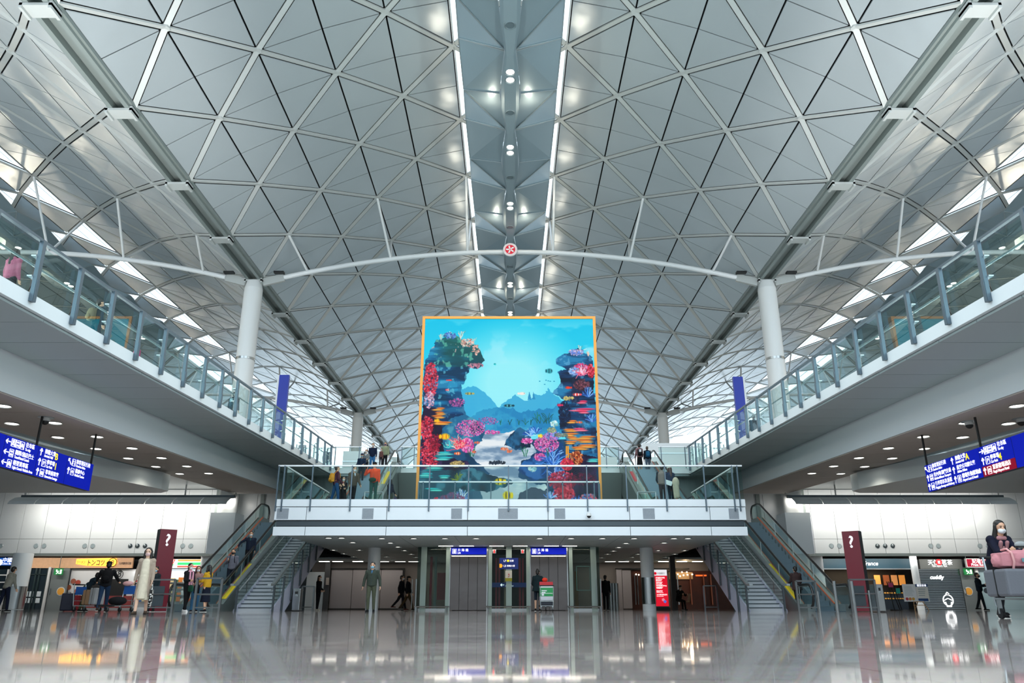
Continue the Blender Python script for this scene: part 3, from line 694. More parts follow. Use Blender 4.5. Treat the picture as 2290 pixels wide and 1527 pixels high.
# ================================================================ HALL WALLS AND SHOPS
WY = 50.5
def wx(px, Y=WY, z=4.0): return (px - CX) * (Y * CT + (z - HC) * ST) / F
for s, sd in ((-1, 'left'), (1, 'right')):
    m = MB(); m.box(min(s * 54.9, s * 13.4), max(s * 54.9, s * 13.4), WY + .06, WY + .4, 3.35, 7.45)
    m.box(min(s * 54.9, s * 13.4), max(s * 54.9, s * 13.4), 56, 56.3, 0, 3.4)
    w = struct('wall_' + sd, m, M_steeld)
    m = MB(); k = 0
    x = 13.45
    while x < 53.4:
        x2 = x + 1.5
        for z0, z1 in ((3.38, 4.26), (4.28, 7.4)):
            m.box(min(s * (x + .012), s * (x2 - .012)), max(s * (x + .012), s * (x2 - .012)), WY, WY + .07, z0, z1)
        x = x2
    obj('wall_panel', m, M_wall, w)
    m = MB(); m.box(min(s * 54.9, s * 13.4), max(s * 54.9, s * 13.4), WY - .06, WY + .3, 3.22, 3.36); nt_ += 1; struct('trim_%d' % nt_, m, M_beamg)
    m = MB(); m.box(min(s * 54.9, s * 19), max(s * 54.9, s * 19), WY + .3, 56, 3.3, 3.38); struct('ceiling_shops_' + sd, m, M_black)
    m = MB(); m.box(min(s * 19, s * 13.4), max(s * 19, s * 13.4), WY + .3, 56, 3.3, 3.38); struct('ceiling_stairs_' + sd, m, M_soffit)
    # recess strip by the column and the column casing
    t = thing('column_casing', (s * 18, WY - .6, 3.4), 'pale box casing around the foot of the roof column on the %s wall' % sd, 'casing')
    m = MB(); m.box(s * 18 - .78, s * 18 + .78, WY - 1.6, WY + .02, 3.25, 5.75); obj('casing', m, M_fascia, t)
    m = MB(); m.box(s * 18.95 - .12, s * 18.95 + .12, WY - .25, WY + .02, 3.4, 7.4); top('wall_fin', m, M_beamg, 'grey vertical strip on the outer side of the %s wall column' % sd, 'wall strip')
    m = MB(); m.box(s * 16.1 - .12, s * 16.1 + .12, WY - .1, WY + .02, 4.3, 7.4); top('wall_fin', m, M_beamg, 'grey vertical strip between the %s wall column and the escalator' % sd, 'wall strip')
    # wall washer trough
    xa, xb = (wx(42, 48.4, 6.6), wx(522, 48.4, 6.6)) if s < 0 else (wx(1764, 48.4, 6.6), wx(2250, 48.4, 6.6))
    t = thing('wall_washer_light', ((xa + xb) / 2, 48.4, 6.6), 'long grey trough light hanging in front of the white %s wall' % sd, 'light')
    m = MB(); m.box(xa, xb, 48.6, 48.8, 6.62, 6.8); obj('housing', m, M_steeld, t)
    n = 8; w_ = (xb - xa) / n
    for k in range(n):
        m = MB(); x0, x1 = xa + k * w_ + .03, xa + (k + 1) * w_ - .03
        m.prism([(48.6, 6.66), (48.0, 6.56), (47.5, 6.30), (47.35, 6.12), (47.38, 6.08), (47.54, 6.24), (48.04, 6.50), (48.6, 6.6)], 'x', x0, x1); obj('reflector_blade', m, M_fasciag, t)
        l = MB(); l.box(x0 + .2, x1 - .2, 48.62, 48.78, 6.59, 6.62); obj('lamp', l, M_lampw, t)
    for px in ((58, 415, 528) if s < 0 else (1756, 1868, 2232)):
        x = wx(px, 48.7, 7); r = MB(); r.tube([(x, 48.7, 6.75), (x, 48.7, 7.5)], .05, 8); obj('hanging_rod', r, M_white, t)
    area('wall_wash', ((xa + xb) / 2, 48.9, 6.55), (-38 + 90 - 14, 0, 0), xb - xa, .25, 330, (1, .96, .89))
# round air nozzles
def nozzle(px, open_, s):
    grp = NZ[(s, open_)]; nth = ORD[grp.index(px)]
    sd = 'left' if s < 0 else 'right'
    x = wx(px, WY, 3.9); z = at(px, 1220.5, Y=WY).z
    key = ('noz', open_)
    lab = ('open round air nozzle on the white %s wall, %s from the left' if open_ else 'closed grey round air nozzle on the white %s wall, %s from the left') % (sd, nth)
    g = ('open air nozzles on the %s wall' if open_ else 'closed air nozzles on the %s wall') % sd
    if key not in DL:
        t = thing('air_nozzle', (x, WY, z), lab, 'air nozzle', g)
        m = MB(); m.tube([(0, -.03, 0), (0, .01, 0)], [.135, .16], 20, False); obj('nozzle_ring', m, M_rail, t, local=True)
        m = MB(); m.tube([(0, -.025, 0), (0, .01, 0)], [.13, .13], 20); obj('nozzle_face', m, M_soffit if not open_ else M_steeld, t, local=True)
        if open_: m = MB(); m.ell((-.02, -.05, .02), (.07, .05, .08), 10, 6); obj('nozzle_jet', m, M_rail, t, local=True)
        DL[key] = t
    else:
        t = dup(DL[key], loc=(x, WY, z), label=lab); t['group'] = g
NZ = {(-1, False): (2, 81, 99, 190, 208, 409, 427, 533, 548), (-1, True): (292, 308, 325), (1, False): (1746, 1766, 1859, 1877, 2081, 2098, 2191, 2209), (1, True): (1962, 1979, 1996)}
for (s_, o_), pp in NZ.items():
    for px in pp: nozzle(px, o_, s_)
# ground floor columns
def gcol(x, y, r, h, label, sleeve=None, foot=None):
    t = thing('round_column', (x, y, 0), label, 'column')
    z0 = 0
    if sleeve: m = MB(); m.cyl(x, y, sleeve[0], sleeve[1], r + .015, 32); obj('steel_sleeve', m, M_steel, t, smooth=True)
    m = MB(); m.cyl(x, y, 0, h, r, 32); obj('shaft', m, M_fascia, t, smooth=True)
    return t
gcol(wx(40, 49.3, 1.5), 49.3, .56, 3.3, 'thick white column with a steel sleeve by the bank shop at the left edge', (.02, 1.35))
gcol(-6.82, 39.9, .31, 2.98, 'white round column behind the walking man under the balcony')
gcol(6.85, 39.9, .33, 2.98, 'white round column with a steel sleeve beside the red lightbox', (.3, 1.55))
gcol(wx(1826, 51.4, 2), 51.4, .5, 3.3, 'white round column beside the dark blue cafe front, at its escalator end')
gcol(wx(2048, 51.4, 2), 51.4, .22, 3.3, 'slim grey column between the cafe and the shuttered tea shop')
gcol(wx(463, 51.4, 2), 51.4, .5, 3.3, 'white round column beside the striped shop sign, at its escalator end')

SY = 52.6
def sx(px, z=2.0): return wx(px, SY, z)
def sz(py): return at(1141, py, Y=SY).z
def panel(name, x0, x1, z0, z1, mt, label, cat, y=SY, th=.12):
    m = MB(); m.box(min(x0, x1), max(x0, x1), y, y + th, z0, z1); return top(name, m, mt, label, cat, base=((x0 + x1) / 2, y, z0))
def signboard(name, x0, x1, z0, z1, mt, label, y=SY, th=.15, frame=None):
    t = thing(name, ((x0 + x1) / 2, y, z0), label, 'sign')
    m = MB(); m.box(x0, x1, y, y + th, z0, z1); obj('sign_box', m, mt, t)
    if frame:
        m = MB()
        for a, b, c, d in ((x0 - .04, x1 + .04, z0 - .04, z0), (x0 - .04, x1 + .04, z1, z1 + .04), (x0 - .04, x0, z0, z1), (x1, x1 + .04, z0, z1)): m.box(a, b, y - .03, y + th, c, d)
        obj('sign_frame', m, frame, t)
    return t
M_navy = mat('shop_navy', '35647A', .4); M_glassd = glass('shop_glass', (.35, .42, .42, 1), .08); M_shopin = mat('shop_interior', '2A2826', .7)
M_grayp = mat('shop_grey', '757E80', .5); M_lt = mat('text_black', '14171A', .5)
zt, zb = sz(1247), sz(1270)
# bank sign and window, far left
t = signboard('bank_sign', sx(-60, 2.8), sx(22, 2.8), sz(1264), zt, mat('bank_blue', '1557B4', .4, emit=.5), 'blue bank sign with white characters at the left edge', frame=None)
text('中國銀行', .32, M_stext, t, (sx(4.5, 2.9), SY - .01, sz(1256)))
text('China Bank', .17, M_stext, t, (sx(4.5, 2.9), SY - .01, sz(1262)))
m = MB(); m.tube([(sx(-1, 2.9), SY - .02, sz(1257.5)), (sx(-1, 2.9), SY, sz(1257.5))], .2, 20); obj('round_mark', m, M_stext, t)
t = thing('bank_window', (sx(-10), SY, 0), 'barred white-framed window under the blue bank sign', 'shop window')
m = MB(); m.box(sx(-80), sx(20), SY + .1, SY + .15, 0, 2.5); obj('glazing', m, mat('dark_glazing', '1C2A33', .1, spec=.8), t)
m = MB()
for z in (.3, .75, 1.2, 1.65, 2.1): m.box(sx(-80), sx(20), SY, SY + .1, z, z + .07)
for px in (-40, -10, 14): m.box(sx(px), sx(px) + .07, SY - .02, SY + .1, 0, 2.5)
obj('frame', m, M_white, t)
# ramen shop
t = signboard('ramen_shop_sign', sx(67, 2.8), sx(296, 2.8), zb, zt, M_wood, 'pale wooden fascia sign with glowing orange noodle shop characters', frame=None)
m = MB(); m.prism([(sx(170, 2.8), sz(1250)), (sx(196, 2.8), sz(1249)), (sx(244, 2.8), sz(1247.5)), (sx(259, 2.8), sz(1248)), (sx(262, 2.8), sz(1259)), (sx(257, 2.8), sz(1266)), (sx(240, 2.8), sz(1266)), (sx(195, 2.8), sz(1265)), (sx(170, 2.8), sz(1261))], 'y', SY - .05, SY - .005); obj('glowing_halo', m, M_orange, t)
text('ラーメン', .24, M_lt, t, (sx(171, 2.8), SY - .06, sz(1260)), sx=.62)
text('トンコツ', .42, M_lt, t, (sx(194, 2.8), SY - .06, sz(1263.5)), sx=.72, off=.008)
text('8', .4, M_lt, t, (sx(248.5, 2.8), SY - .06, sz(1262.5)))
m = MB(); xc, zc = sx(252, 2.8), sz(1257.5); m.tube([(xc + .27 * math.cos(R(a)), SY - .06, zc + .27 * math.sin(R(a))) for a in range(0, 361, 20)], .022, 6); obj('number_ring', m, M_lt, t)
text('九州豚骨拉麵', .18, M_lt, t, (sx(266, 2.8), SY - .02, sz(1262)), sx=.75)
def lightbox_board(name, x0, x1, z0, z1, mt, label, y=SY + .2): return panel(name, x0, x1, z0, z1, mt, label, 'panel', y=y)
t = thing('ramen_shop', (sx(200), SY + .3, 0), 'white tiled noodle shop front with menu pictures behind the trolleys', 'shop front')
m = MB(); m.box(sx(150), sx(296), SY + .4, SY + .5, 0, sz(1272)); obj('back_wall', m, mat('shop_white', 'E4E8EA', .6), t)
m = MB(); m.box(sx(196), sx(282), SY + .36, SY + .39, sz(1332), sz(1294)); obj('dark_opening', m, M_black, t)
m = MB(); m.box(sx(150), sx(296), SY + .3, SY + .39, .1, sz(1332)); obj('counter', m, mat('counter_red_grey', '8C3A3A', .6), t)
text('8', .55, M_lt, t, (sx(256), SY + .33, sz(1289)))
m = MB(); xc, zc = sx(259.5), sz(1284); m.tube([(xc + .27 * math.cos(R(a)), SY + .34, zc + .27 * math.sin(R(a))) for a in range(0, 361, 20)], .02, 6); obj('number_ring', m, M_lt, t)
for i, (px, py, c) in enumerate(((159, 1299, 'A8604C'), (170, 1302, 'B04838'), (151, 1313, '9A5A40'), (170, 1322, 'B86A50'))):
    m = MB(); m.tube([(sx(px), SY + .33, sz(py)), (sx(px), SY + .38, sz(py))], .16, 16); obj('menu_picture', m, mat('dish_' + c, c, .6), t)
# glazed doors left of it
t = thing('glass_shopfront', (sx(85), SY + .1, 0), 'dark glass shop front with pale panels beside the white column', 'shop window')
m = MB(); m.box(sx(48), sx(108), SY + .1, SY + .14, 0, sz(1268)); obj('glazing', m, MATS['dark_glazing'], t)
m = MB()
for px in (64, 78, 86, 104): m.box(sx(px) - .05, sx(px) + .05, SY + .02, SY + .12, 0, sz(1268))
m.box(sx(48), sx(108), SY + .02, SY + .12, sz(1285), sz(1283.5)); obj('mullions', m, mat('dark_green_frame', '26383A', .4), t)
for x0, x1 in ((50, 68), (71, 80), (84, 97)):
    for y0, y1 in ((1322, 1334), (1337, 1348)): m = MB(); m.box(sx(x0), sx(x1), SY + .06, SY + .1, sz(y1), sz(y0)); obj('frosted_pane', m, M_fasciag, t)
panel('white_post', sx(107), sx(112), 0, sz(1268), M_white, 'white upright post between the glass front and the grey service door', 'post', y=SY - .1)
def service_door(px0, px1, side, pxc):
    t = thing('service_door', (sx((px0 + px1) / 2), SY + .1, 0), 'grey steel service door with a round orange sticker, %s' % side, 'door')
    m = MB(); m.box(sx(px0), sx(px1), SY + .05, SY + .15, 0, sz(1268)); obj('door_leaf', m, M_grayp, t)
    m = MB(); m.tube([(sx(pxc), SY + .02, sz(1322)), (sx(pxc), SY + .06, sz(1322))], .27, 24); obj('round_window', m, M_white, t)
    m = MB(); m.tube([(sx(pxc), SY + .0, sz(1322)), (sx(pxc), SY + .03, sz(1322))], .22, 24); obj('orange_sticker', m, mat('sticker_orange', 'F0AC44', .5), t)
    m = MB(); m.box(sx(px0) + .1, sx(px0) + .14, SY - .02, SY + .05, .9, 1.3); obj('handle', m, M_steel, t)
service_door(113, 152, 'beside the noodle shop', 141)
def exit_sign(px, side, y=SY - .3):
    x = wx(px, y, 2.3); z = at(px, 1278, Y=y).z
    t = thing('exit_sign', (x, y, z), 'green lit exit sign with a white running figure, %s' % side, 'sign')
    m = MB(); m.box(x - .28, x + .28, y, y + .1, z - .2, z + .2); obj('sign_box', m, mat('exit_green', '0E6B34', .5, emit=.7), t)
    m = MB(); m.box(x - .15, x - .07, y - .01, y, z + .05, z + .12); m.bar((x - .1, y - .005, z + .05), (x - .02, y - .005, z - .05), .01, .06, (0, 1, 0)); m.bar((x - .02, y - .005, z - .05), (x - .12, y - .005, z - .14), .01, .04); m.bar((x - .02, y - .005, z - .05), (x + .08, y - .005, z - .12), .01, .04); m.bar((x - .14, y - .005, z), (x + .06, y - .005, z + .03), .01, .035); m.box(x + .12, x + .22, y - .01, y, z - .14, z + .12)
    obj('running_figure', m, M_stext, t)
    m = MB(); m.tube([(x, y + .05, z + .2), (x, y + .05, 3.3)], .02, 6); obj('hanger', m, M_steeld, t)
exit_sign(130, 'over the left service door'); exit_sign(2166, 'over the right service door')
# striped convenience shop
t = signboard('striped_shop_sign', sx(326, 2.8), sx(456, 2.8), sz(1270), sz(1250), mat('store_white', 'EFF3F4', .5, emit=.6), 'white convenience shop sign with orange, green and red stripes', frame=None)
for z0, z1, c in ((1255, 1251, 'FF9A4A'), (1263, 1257.5, '2CC46C'), (1268.5, 1265, 'F05040')):
    for a, b in ((326, 375), (397, 455)):
        m = MB(); m.box(sx(a, 2.8), sx(b, 2.8), SY - .02, SY - .002, sz(z0), sz(z1)); obj('stripe', m, mat('stripe_' + c, c, .5, emit=1.1), t)
text('7', .5, mat('stripe_red', 'F03C30', .5, emit=1.1), t, (sx(383, 2.8), SY - .03, sz(1263)))
m = MB(); m.box(sx(383, 2.8), sx(388, 2.8), SY - .03, SY - .01, sz(1264.5), sz(1261)); obj('green_mark', m, MATS['stripe_2CC46C'], t)
t = thing('convenience_shop_front', (sx(390), SY + .4, 0), 'bright convenience shop front with shelves behind the escalator', 'shop front')
m = MB(); m.box(sx(298), sx(456), SY + .5, SY + .6, 0, sz(1271)); obj('back_wall', m, mat('shop_bright', 'DCE6EC', .6), t)
random.seed(5)
for z in (.5, .9, 1.3, 1.7):
    for k in range(16):
        x = sx(300) + k * (sx(452) - sx(300)) / 16; m = MB(); m.box(x + .02, x + .28, SY + .3, SY + .48, z, z + random.uniform(.15, .3)); obj('boxed_goods', m, mat('goods_%d' % (k % 6), ['B03038', '2E62A8', 'E0D0A0', '508048', 'D88030', 'D8E0E4'][k % 6], .6), t)
m = MB(); m.box(sx(300), sx(452), SY + .28, SY + .5, .45, .48); m.box(sx(300), sx(452), SY + .28, SY + .5, .85, .88); m.box(sx(300), sx(452), SY + .28, SY + .5, 1.25, 1.28); m.box(sx(300), sx(452), SY + .28, SY + .5, 1.65, 1.68); obj('shelves', m, M_rail, t)
# right shops: cafe
t = signboard('cafe_sign', sx(1838, 2.8), sx(2040, 2.8), sz(1271), sz(1249), M_navy, 'dark blue cafe fascia with white lettering behind the right red pylon')
text('Délifrance', .37, M_stext, t, (sx(1911, 2.8), SY - .02, sz(1264)), shear=.25, off=.004, sx=1.0)
m = MB(); m.box(sx(1838, 2.8), sx(2043, 2.8), SY - .25, SY, sz(1273.5), sz(1271)); obj('canopy_edge', m, M_rail, t)
t = thing('cafe_interior', (sx(1940), SY + .5, 0), 'dark cafe interior with lit food pictures and a pastry counter', 'shop front')
m = MB(); m.box(sx(1838), sx(2040), SY + 2.2, SY + 2.3, 0, 3.2); m.box(sx(1838), sx(2040), SY + .5, SY + 2.3, 2.7, 2.75); obj('back_wall', m, M_shopin, t)
m = MB(); m.box(sx(1838), sx(1900), SY + .6, SY + .9, 0, .9); obj('side_counter', m, M_steeld, t)
m = MB(); m.box(sx(1975), sx(2030), SY + .5, SY + 1.2, 0, 1.0); obj('counter', m, mat('counter_navy', '1B2A38', .4), t)
for i, px in enumerate((1962, 1982, 2000, 2017)):
    x = wx(px, SY + 1.8, 2); m = MB(); m.box(x - .2, x + .2, SY + 1.8, SY + 1.85, 1.55, 2.2); obj('food_picture', m, mat('food_pic_%d' % i, ['F0A050', '8A4A28', 'C88850', 'E09040'][i], .5, emit=.7), t)
for i in range(18):
    x = sx(1976) + (i % 9) * .16; z = 1.02 + (i // 9) * -.35; m = MB(); m.ell((x, SY + .46, z), (.07, .05, .05), 8, 5); obj('pastry', m, mat('pastry', 'E8B050', .6), t)
for i in range(10):
    m = MB(); x = sx(1845) + i * .55; m.disc((x, SY + 1.0 + (i % 3) * .3, 2.69), .07, 12); obj('ceiling_lamp', m, M_lampw, t)
area('cafe_glow', (sx(1940), SY + 1.2, 2.6), (0, 0, 0), 4, .8, 60, (1, .8, .55))
# tea shop with shutter
t = signboard('tea_shop_sign', sx(2057, 2.8), sx(2152, 2.8), sz(1272), sz(1250), mat('tea_grey', '6F7676', .5), 'grey fascia with white tea shop characters around a red disc')
text('天仁', .36, M_stext, t, (sx(2075, 2.8), SY - .02, sz(1262)), off=.004); text('茗茶', .36, M_stext, t, (sx(2106, 2.8), SY - .02, sz(1262)), off=.004)
m = MB(); m.tube([(sx(2100, 2.8), SY - .04, sz(1257)), (sx(2100, 2.8), SY, sz(1257))], .2, 20); obj('red_disc', m, mat('disc_red', 'E01C28', .5, emit=.9), t)
text('茗', .22, M_stext, t, (sx(2100, 2.8), SY - .05, sz(1260)), align='CENTER')
text("TEN REN'S TEA", .15, M_stext, t, (sx(2100, 2.8), SY - .02, sz(1267.5)), align='CENTER')
t = thing('roller_shutter', (sx(2100), SY + .05, 0), 'closed silver roller shutter below the tea shop sign', 'shutter')
m = MB(); z = .02
while z < sz(1274): m.box(sx(2058), sx(2148), SY + .05, SY + .08, z, z + .075); z += .105
obj('slats', m, M_steel, t); m = MB(); m.box(sx(2058), sx(2148), SY + .14, SY + .2, 0, sz(1273)); obj('backing', m, M_shopin, t)
for nm, px, z, w in (('neon_lettering', 2092, sz(1291), 1), ('neon_cup', 2112, 0, 0)):
    if w: text('cuddly', .34, mat('neon', 'FFFFFF', .5, emit=2.2), t, (sx(2080), SY + .02, z - .1), name=nm, shear=.2, off=.006)
    else:
        m = MB(); xc, zc = sx(2112), sz(1342)
        m.tube([(xc + .32 * math.cos(R(a)), SY + .02, zc + .34 * math.sin(R(a))) for a in range(0, 361, 24)], .025, 6)
        m.tube([(xc - .2, SY + .02, zc - .1), (xc - .12, SY + .02, zc - .4), (xc + .14, SY + .02, zc - .4), (xc + .2, SY + .02, zc - .1)], .025, 6)
        m.tube([(xc - .25, SY + .02, zc), (xc, SY + .02, zc + .12), (xc + .25, SY + .02, zc)], .022, 6); m.tube([(xc - .1, SY + .02, zc + .35), (xc, SY + .02, zc + .5), (xc + .12, SY + .02, zc + .4)], .022, 6)
        obj(nm, m, mat('neon', 'FFFFFF', .5, emit=2.2), t)
t = signboard('press_room_sign', sx(2153, 2.8), sx(2207, 2.8), sz(1268), sz(1251), M_sred, 'crimson illuminated room sign in a white frame beside the tea shop', y=SY - .5, frame=M_white)
text('記者室', .30, M_stext, t, (sx(2180, 2.8), SY - .52, sz(1259.5)), align='CENTER', off=.002); text('Press Room', .22, M_stext, t, (sx(2180, 2.8), SY - .52, sz(1266)), align='CENTER', off=.002)
service_door(2150, 2186, 'under the crimson room sign', 2161)
panel('white_post', sx(2180), sx(2186), 0, sz(1270), M_white, 'white upright post right of the service door under the crimson sign', 'post', y=SY - .2)
panel('glass_partition', sx(2188), sx(2300), 0, sz(1268), mat('pale_glass_wall', 'A8C4CC', .2), 'pale glass wall behind the woman with the trolley', 'partition')
panel('grey_shop_wall', sx(2210, 2.8), sx(2420, 2.8), sz(1268), sz(1250), M_grayp, 'plain grey fascia at the right edge behind the woman with the trolley', 'fascia')
# added fill lights under the overhang that brighten the shopfronts
for x0, x1, e in ((sx(-20), sx(300), 85), (sx(300), sx(458), 40), (sx(1838), sx(2300), 150)):
    area('shopfront_fill', ((x0 + x1) / 2, WY + .5, 3.2), (48, 0, 0), x1 - x0, .15, e, (1, .93, .84))
area('striped_shop_fill', (sx(378), SY + .1, 2.5), (20, 0, 0), 5, .1, 20, (1, .98, .95))  # added fill light for the striped shop front
# easel board and menu stands in front of the cafe
t = thing('menu_board', (wx(2040, 40, 1), 40, 0), 'white and blue menu board on a small wooden easel in front of the shutter', 'menu board')
bx = lambda px: wx(px, 40, 1.2); bz = lambda py: at(1141, py, Y=40).z
m = MB(); m.box(bx(2017), bx(2046), 39.98, 40.02, bz(1345), bz(1306)); obj('menu_sheet', m, mat('paper_white', 'F2F4F6', .6), t)
m = MB(); m.box(bx(2046.5), bx(2073), 39.98, 40.02, bz(1344), bz(1306)); obj('notice_sheet', m, mat('paper_cream', 'EFEDE4', .6), t)
m = MB(); m.box(bx(2046.5), bx(2073), 39.97, 39.985, bz(1312), bz(1306)); m.box(bx(2048), bx(2070), 39.97, 39.985, bz(1344), bz(1338)); obj('blue_band', m, mat('band_blue', '2A5088', .5), t)
text('優惠套餐', .12, M_stext, t, (bx(2049), 39.965, bz(1311)))
for i in range(9): m = MB(); m.box(bx(2020), bx(2036 + (i * 7) % 6), 39.97, 39.98, bz(1311.5 + i * 2.4), bz(1311 + i * 2.4)); obj('printed_line', m, M_soffit, t)
for i, c in enumerate(('C04048', 'E09048', 'E0B050')): m = MB(); m.tube([(bx(2023 + 7 * i), 39.96, bz(1339)), (bx(2023 + 7 * i), 39.985, bz(1339))], .07, 10); obj('food_photo', m, mat('food_' + c, c, .6), t)
for i in range(4): m = MB(); m.box(bx(2051), bx(2067 - i), 39.97, 39.98, bz(1318 + i * 4.5), bz(1316.5 + i * 4.5)); obj('printed_line', m, M_soffit, t)
m = MB()
for a, b in ((2038, 2035), (2058, 2066)): m.bar((bx(a), 40.05, bz(1345)), (bx(b), 39.9, 0), .035, .035)
m.bar((bx(2048), 40.08, bz(1345)), (bx(2048), 40.5, 0), .035, .035); m.bar((bx(2036), 40, bz(1353)), (bx(2062), 40, bz(1353)), .03, .03); m.bar((bx(2036), 39.98, bz(1345.5)), (bx(2060), 39.98, bz(1345.5)), .04, .04)
obj('easel', m, mat('easel_wood', 'B08A60', .6), t)
t = thing('leaflet_stand', (wx(2003, 42, 1), 42, 0), 'black metal leaflet stand with a pink and a green notice before the cafe', 'stand')
q = lambda px: wx(px, 42, 1); qz = lambda py: at(1141, py, Y=42).z
m = MB()
for a, b in ((1986, 1996), (1998, 2012), (1990, 2008)): m.bar((q(a), 42, qz(1300)), (q(b), 42.1, 0), .035, .03)
m.box(q(1988), q(2010), 41.9, 42.2, 0, .04); m.bar((q(1990), 42, qz(1330)), (q(2008), 42, qz(1330)), .03, .03); obj('frame', m, M_black, t)
m = MB(); m.box(q(1988), q(1998), 41.96, 41.98, qz(1313), qz(1303)); obj('pink_notice', m, mat('notice_pink', 'C04878', .5), t)
m = MB(); m.box(q(2003), q(2012), 41.96, 41.98, qz(1327), qz(1315)); obj('green_notice', m, mat('notice_teal', '30A898', .5), t)

# ================================================================ UNDER THE BALCONY
BY = 54.0
m = MB(); m.box(-13.4, 13.4, BY, BY + .3, 0, 3.1); struct('wall_under_mezzanine', m, mat('wall_warm_grey', '8E8784', .5))
bx2 = lambda px, z=1: wx(px, 53.6, z); bz2 = lambda py: at(1141, py, Y=53.6).z
t = thing('sliding_partition', (bx2(820), 53.6, 0), 'wide pale grey sliding partition in a black frame behind the walking man', 'partition')
for a, b in ((738, 786), (786.5, 850), (850.5, 899)): m = MB(); m.box(bx2(a), bx2(b) - .02, 53.6, 53.7, .05, bz2(1273)); obj('partition_leaf', m, mat('partition_grey', 'A39FA3', .4), t)
m = MB(); m.box(bx2(735), bx2(903), 53.5, 53.8, bz2(1273), bz2(1270)); m.box(bx2(899.5), bx2(903), 53.5, 53.8, 0, bz2(1273)); m.box(bx2(735), bx2(903), 53.55, 53.7, 0, .06); obj('frame', m, M_black, t)
panel('white_wall_panel', bx2(684), bx2(724), 0, bz2(1279), M_fascia, 'bright white wall panel behind the woman in black', 'panel', y=53.5)
panel('dark_pier', bx2(725), bx2(737), 0, 3.0, mat('pier_dark', '46484B', .5), 'dark grey pier left of the sliding partition', 'pier', y=53.3)
t = thing('wall_sconce', (bx2(733), 53.2, 1.6), 'slim beige wall unit on the dark pier', 'wall unit'); m = MB(); m.box(bx2(730), bx2(736), 53.18, 53.3, bz2(1308), bz2(1292)); obj('body', m, M_ceilb, t)
# right side: steel screens, door, wood lounge
t = thing('steel_bin_bank', (bx2(1370), 50, 0), 'row of tall brushed steel cabinets behind the man in the dark suit', 'cabinet')
for k in range(4): x = wx(1358 + 6.6 * k, 50, 1); m = MB(); m.cyl(x, 50, 0, 1.55, .16, 16); obj('fluted_panel', m, M_steel, t, smooth=True)
t = thing('partition_frame', (bx2(1400), 53.6, 0), 'grey partition leaf in a black frame right of the lifts', 'partition')
m = MB(); m.box(bx2(1380), bx2(1392), 53.55, 53.7, 0, bz2(1273)); m.box(bx2(1393), bx2(1413), 53.6, 53.7, .05, bz2(1275)); obj('leaf', m, MATS['partition_grey'], t)
m = MB(); m.box(bx2(1379), bx2(1545), 53.5, 53.8, bz2(1273), bz2(1270)); obj('frame', m, M_black, t)
t = thing('timber_lounge_front', (bx2(1500), 53.9, 0), 'dark timber lounge entrance with warm lamps and tall door handles', 'shop front')
m = MB(); m.box(bx2(1414), bx2(1438), 53.75, 53.85, 0, bz2(1275)); m.box(bx2(1500), bx2(1640), 53.8, 53.9, 0, bz2(1276)); obj('timber_wall', m, M_woodd, t)
for px in (1420, 1426, 1516, 1545, 1575, 1591): m = MB(); m.box(bx2(px), bx2(px) + .07, 53.6, 53.68, .3, bz2(1284)); obj('door_handle', m, M_steel if px < 1540 else mat('copper_strip', 'B06A50', .3, .8), t)
m = MB(); m.box(bx2(1500), bx2(1553), 53.7, 53.78, bz2(1295), bz2(1279)); obj('warm_ceiling', m, mat('warm_cream', 'D8B080', .6), t)
for px, py in ((1508, 1283), (1519, 1284), (1529, 1279), (1540, 1279), (1552, 1284), (1524, 1288), (1532, 1286), (1541, 1285), (1425, 1284), (1431, 1285)): m = MB(); m.disc((bx2(px), 53.66, bz2(py)), .045, 10, 'y'); obj('warm_lamp', m, M_lampw, t)
m = MB(); m.box(bx2(1560), bx2(1584), 53.7, 53.76, bz2(1288), bz2(1285)); obj('orange_light', m, mat('orange_strip', 'FF6A2A', .5, emit=1.2), t)
point('lounge_lamp', (bx2(1530), 52.5, 2.5), 25, .1, (1, .7, .4))
t = thing('dark_pier', (bx2(1500), 49.5, 0), 'dark grey square pier right of the red lightbox', 'pier'); m = MB(); m.box(wx(1495, 47), wx(1506, 47), 47, 47.4, 0, 3.0); obj('pier', m, MATS['pier_dark'], t)
# red lightbox totem
TY = 44; tx = lambda px, z=1: wx(px, TY, z); tz = lambda py: at(1141, py, Y=TY).z
t = thing('bank_totem', (tx(1478), TY, 0), 'tall red illuminated totem with a white header and lines of white writing', 'sign')
m = MB(); m.box(tx(1462), tx(1494), TY, TY + .15, .15, 2.13); obj('case', m, M_steeld, t)
m = MB(); m.box(tx(1462.5), tx(1493.5), TY - .02, TY, .2, tz(1287)); obj('red_face', m, mat('totem_red', 'E0102C', .4, emit=.85), t)
m = MB(); m.box(tx(1462.5), tx(1493.5), TY - .02, TY, tz(1287), 2.1); obj('white_header', m, mat('totem_white', 'F4F4FA', .4, emit=.85), t)
m = MB(); m.tube([(tx(1467.5), TY - .03, tz(1282)), (tx(1467.5), TY, tz(1282))], .075, 16); obj('red_mark', m, MATS['totem_red'], t)
text('中國銀行', .105, M_lt, t, (tx(1471.5), TY - .03, tz(1283.5)))
for i, (py, s_) in enumerate(((1293, '跨境服務專區'), (1299, '開立賬戶'), (1305.5, '外幣兌換'), (1311, '中銀信用卡中心'), (1316, '投資服務'), (1323, '財富管理'), (1331, '24小時自助銀行'))):
    text(s_, .082, M_stext, t, (tx(1468), TY - .03, tz(py)), off=.002)
for py in (1294.5, 1301, 1307, 1312.5, 1324.5, 1333): m = MB(); m.box(tx(1468), tx(1483), TY - .028, TY - .02, tz(py + .8), tz(py)); obj('small_print', m, M_stext, t)
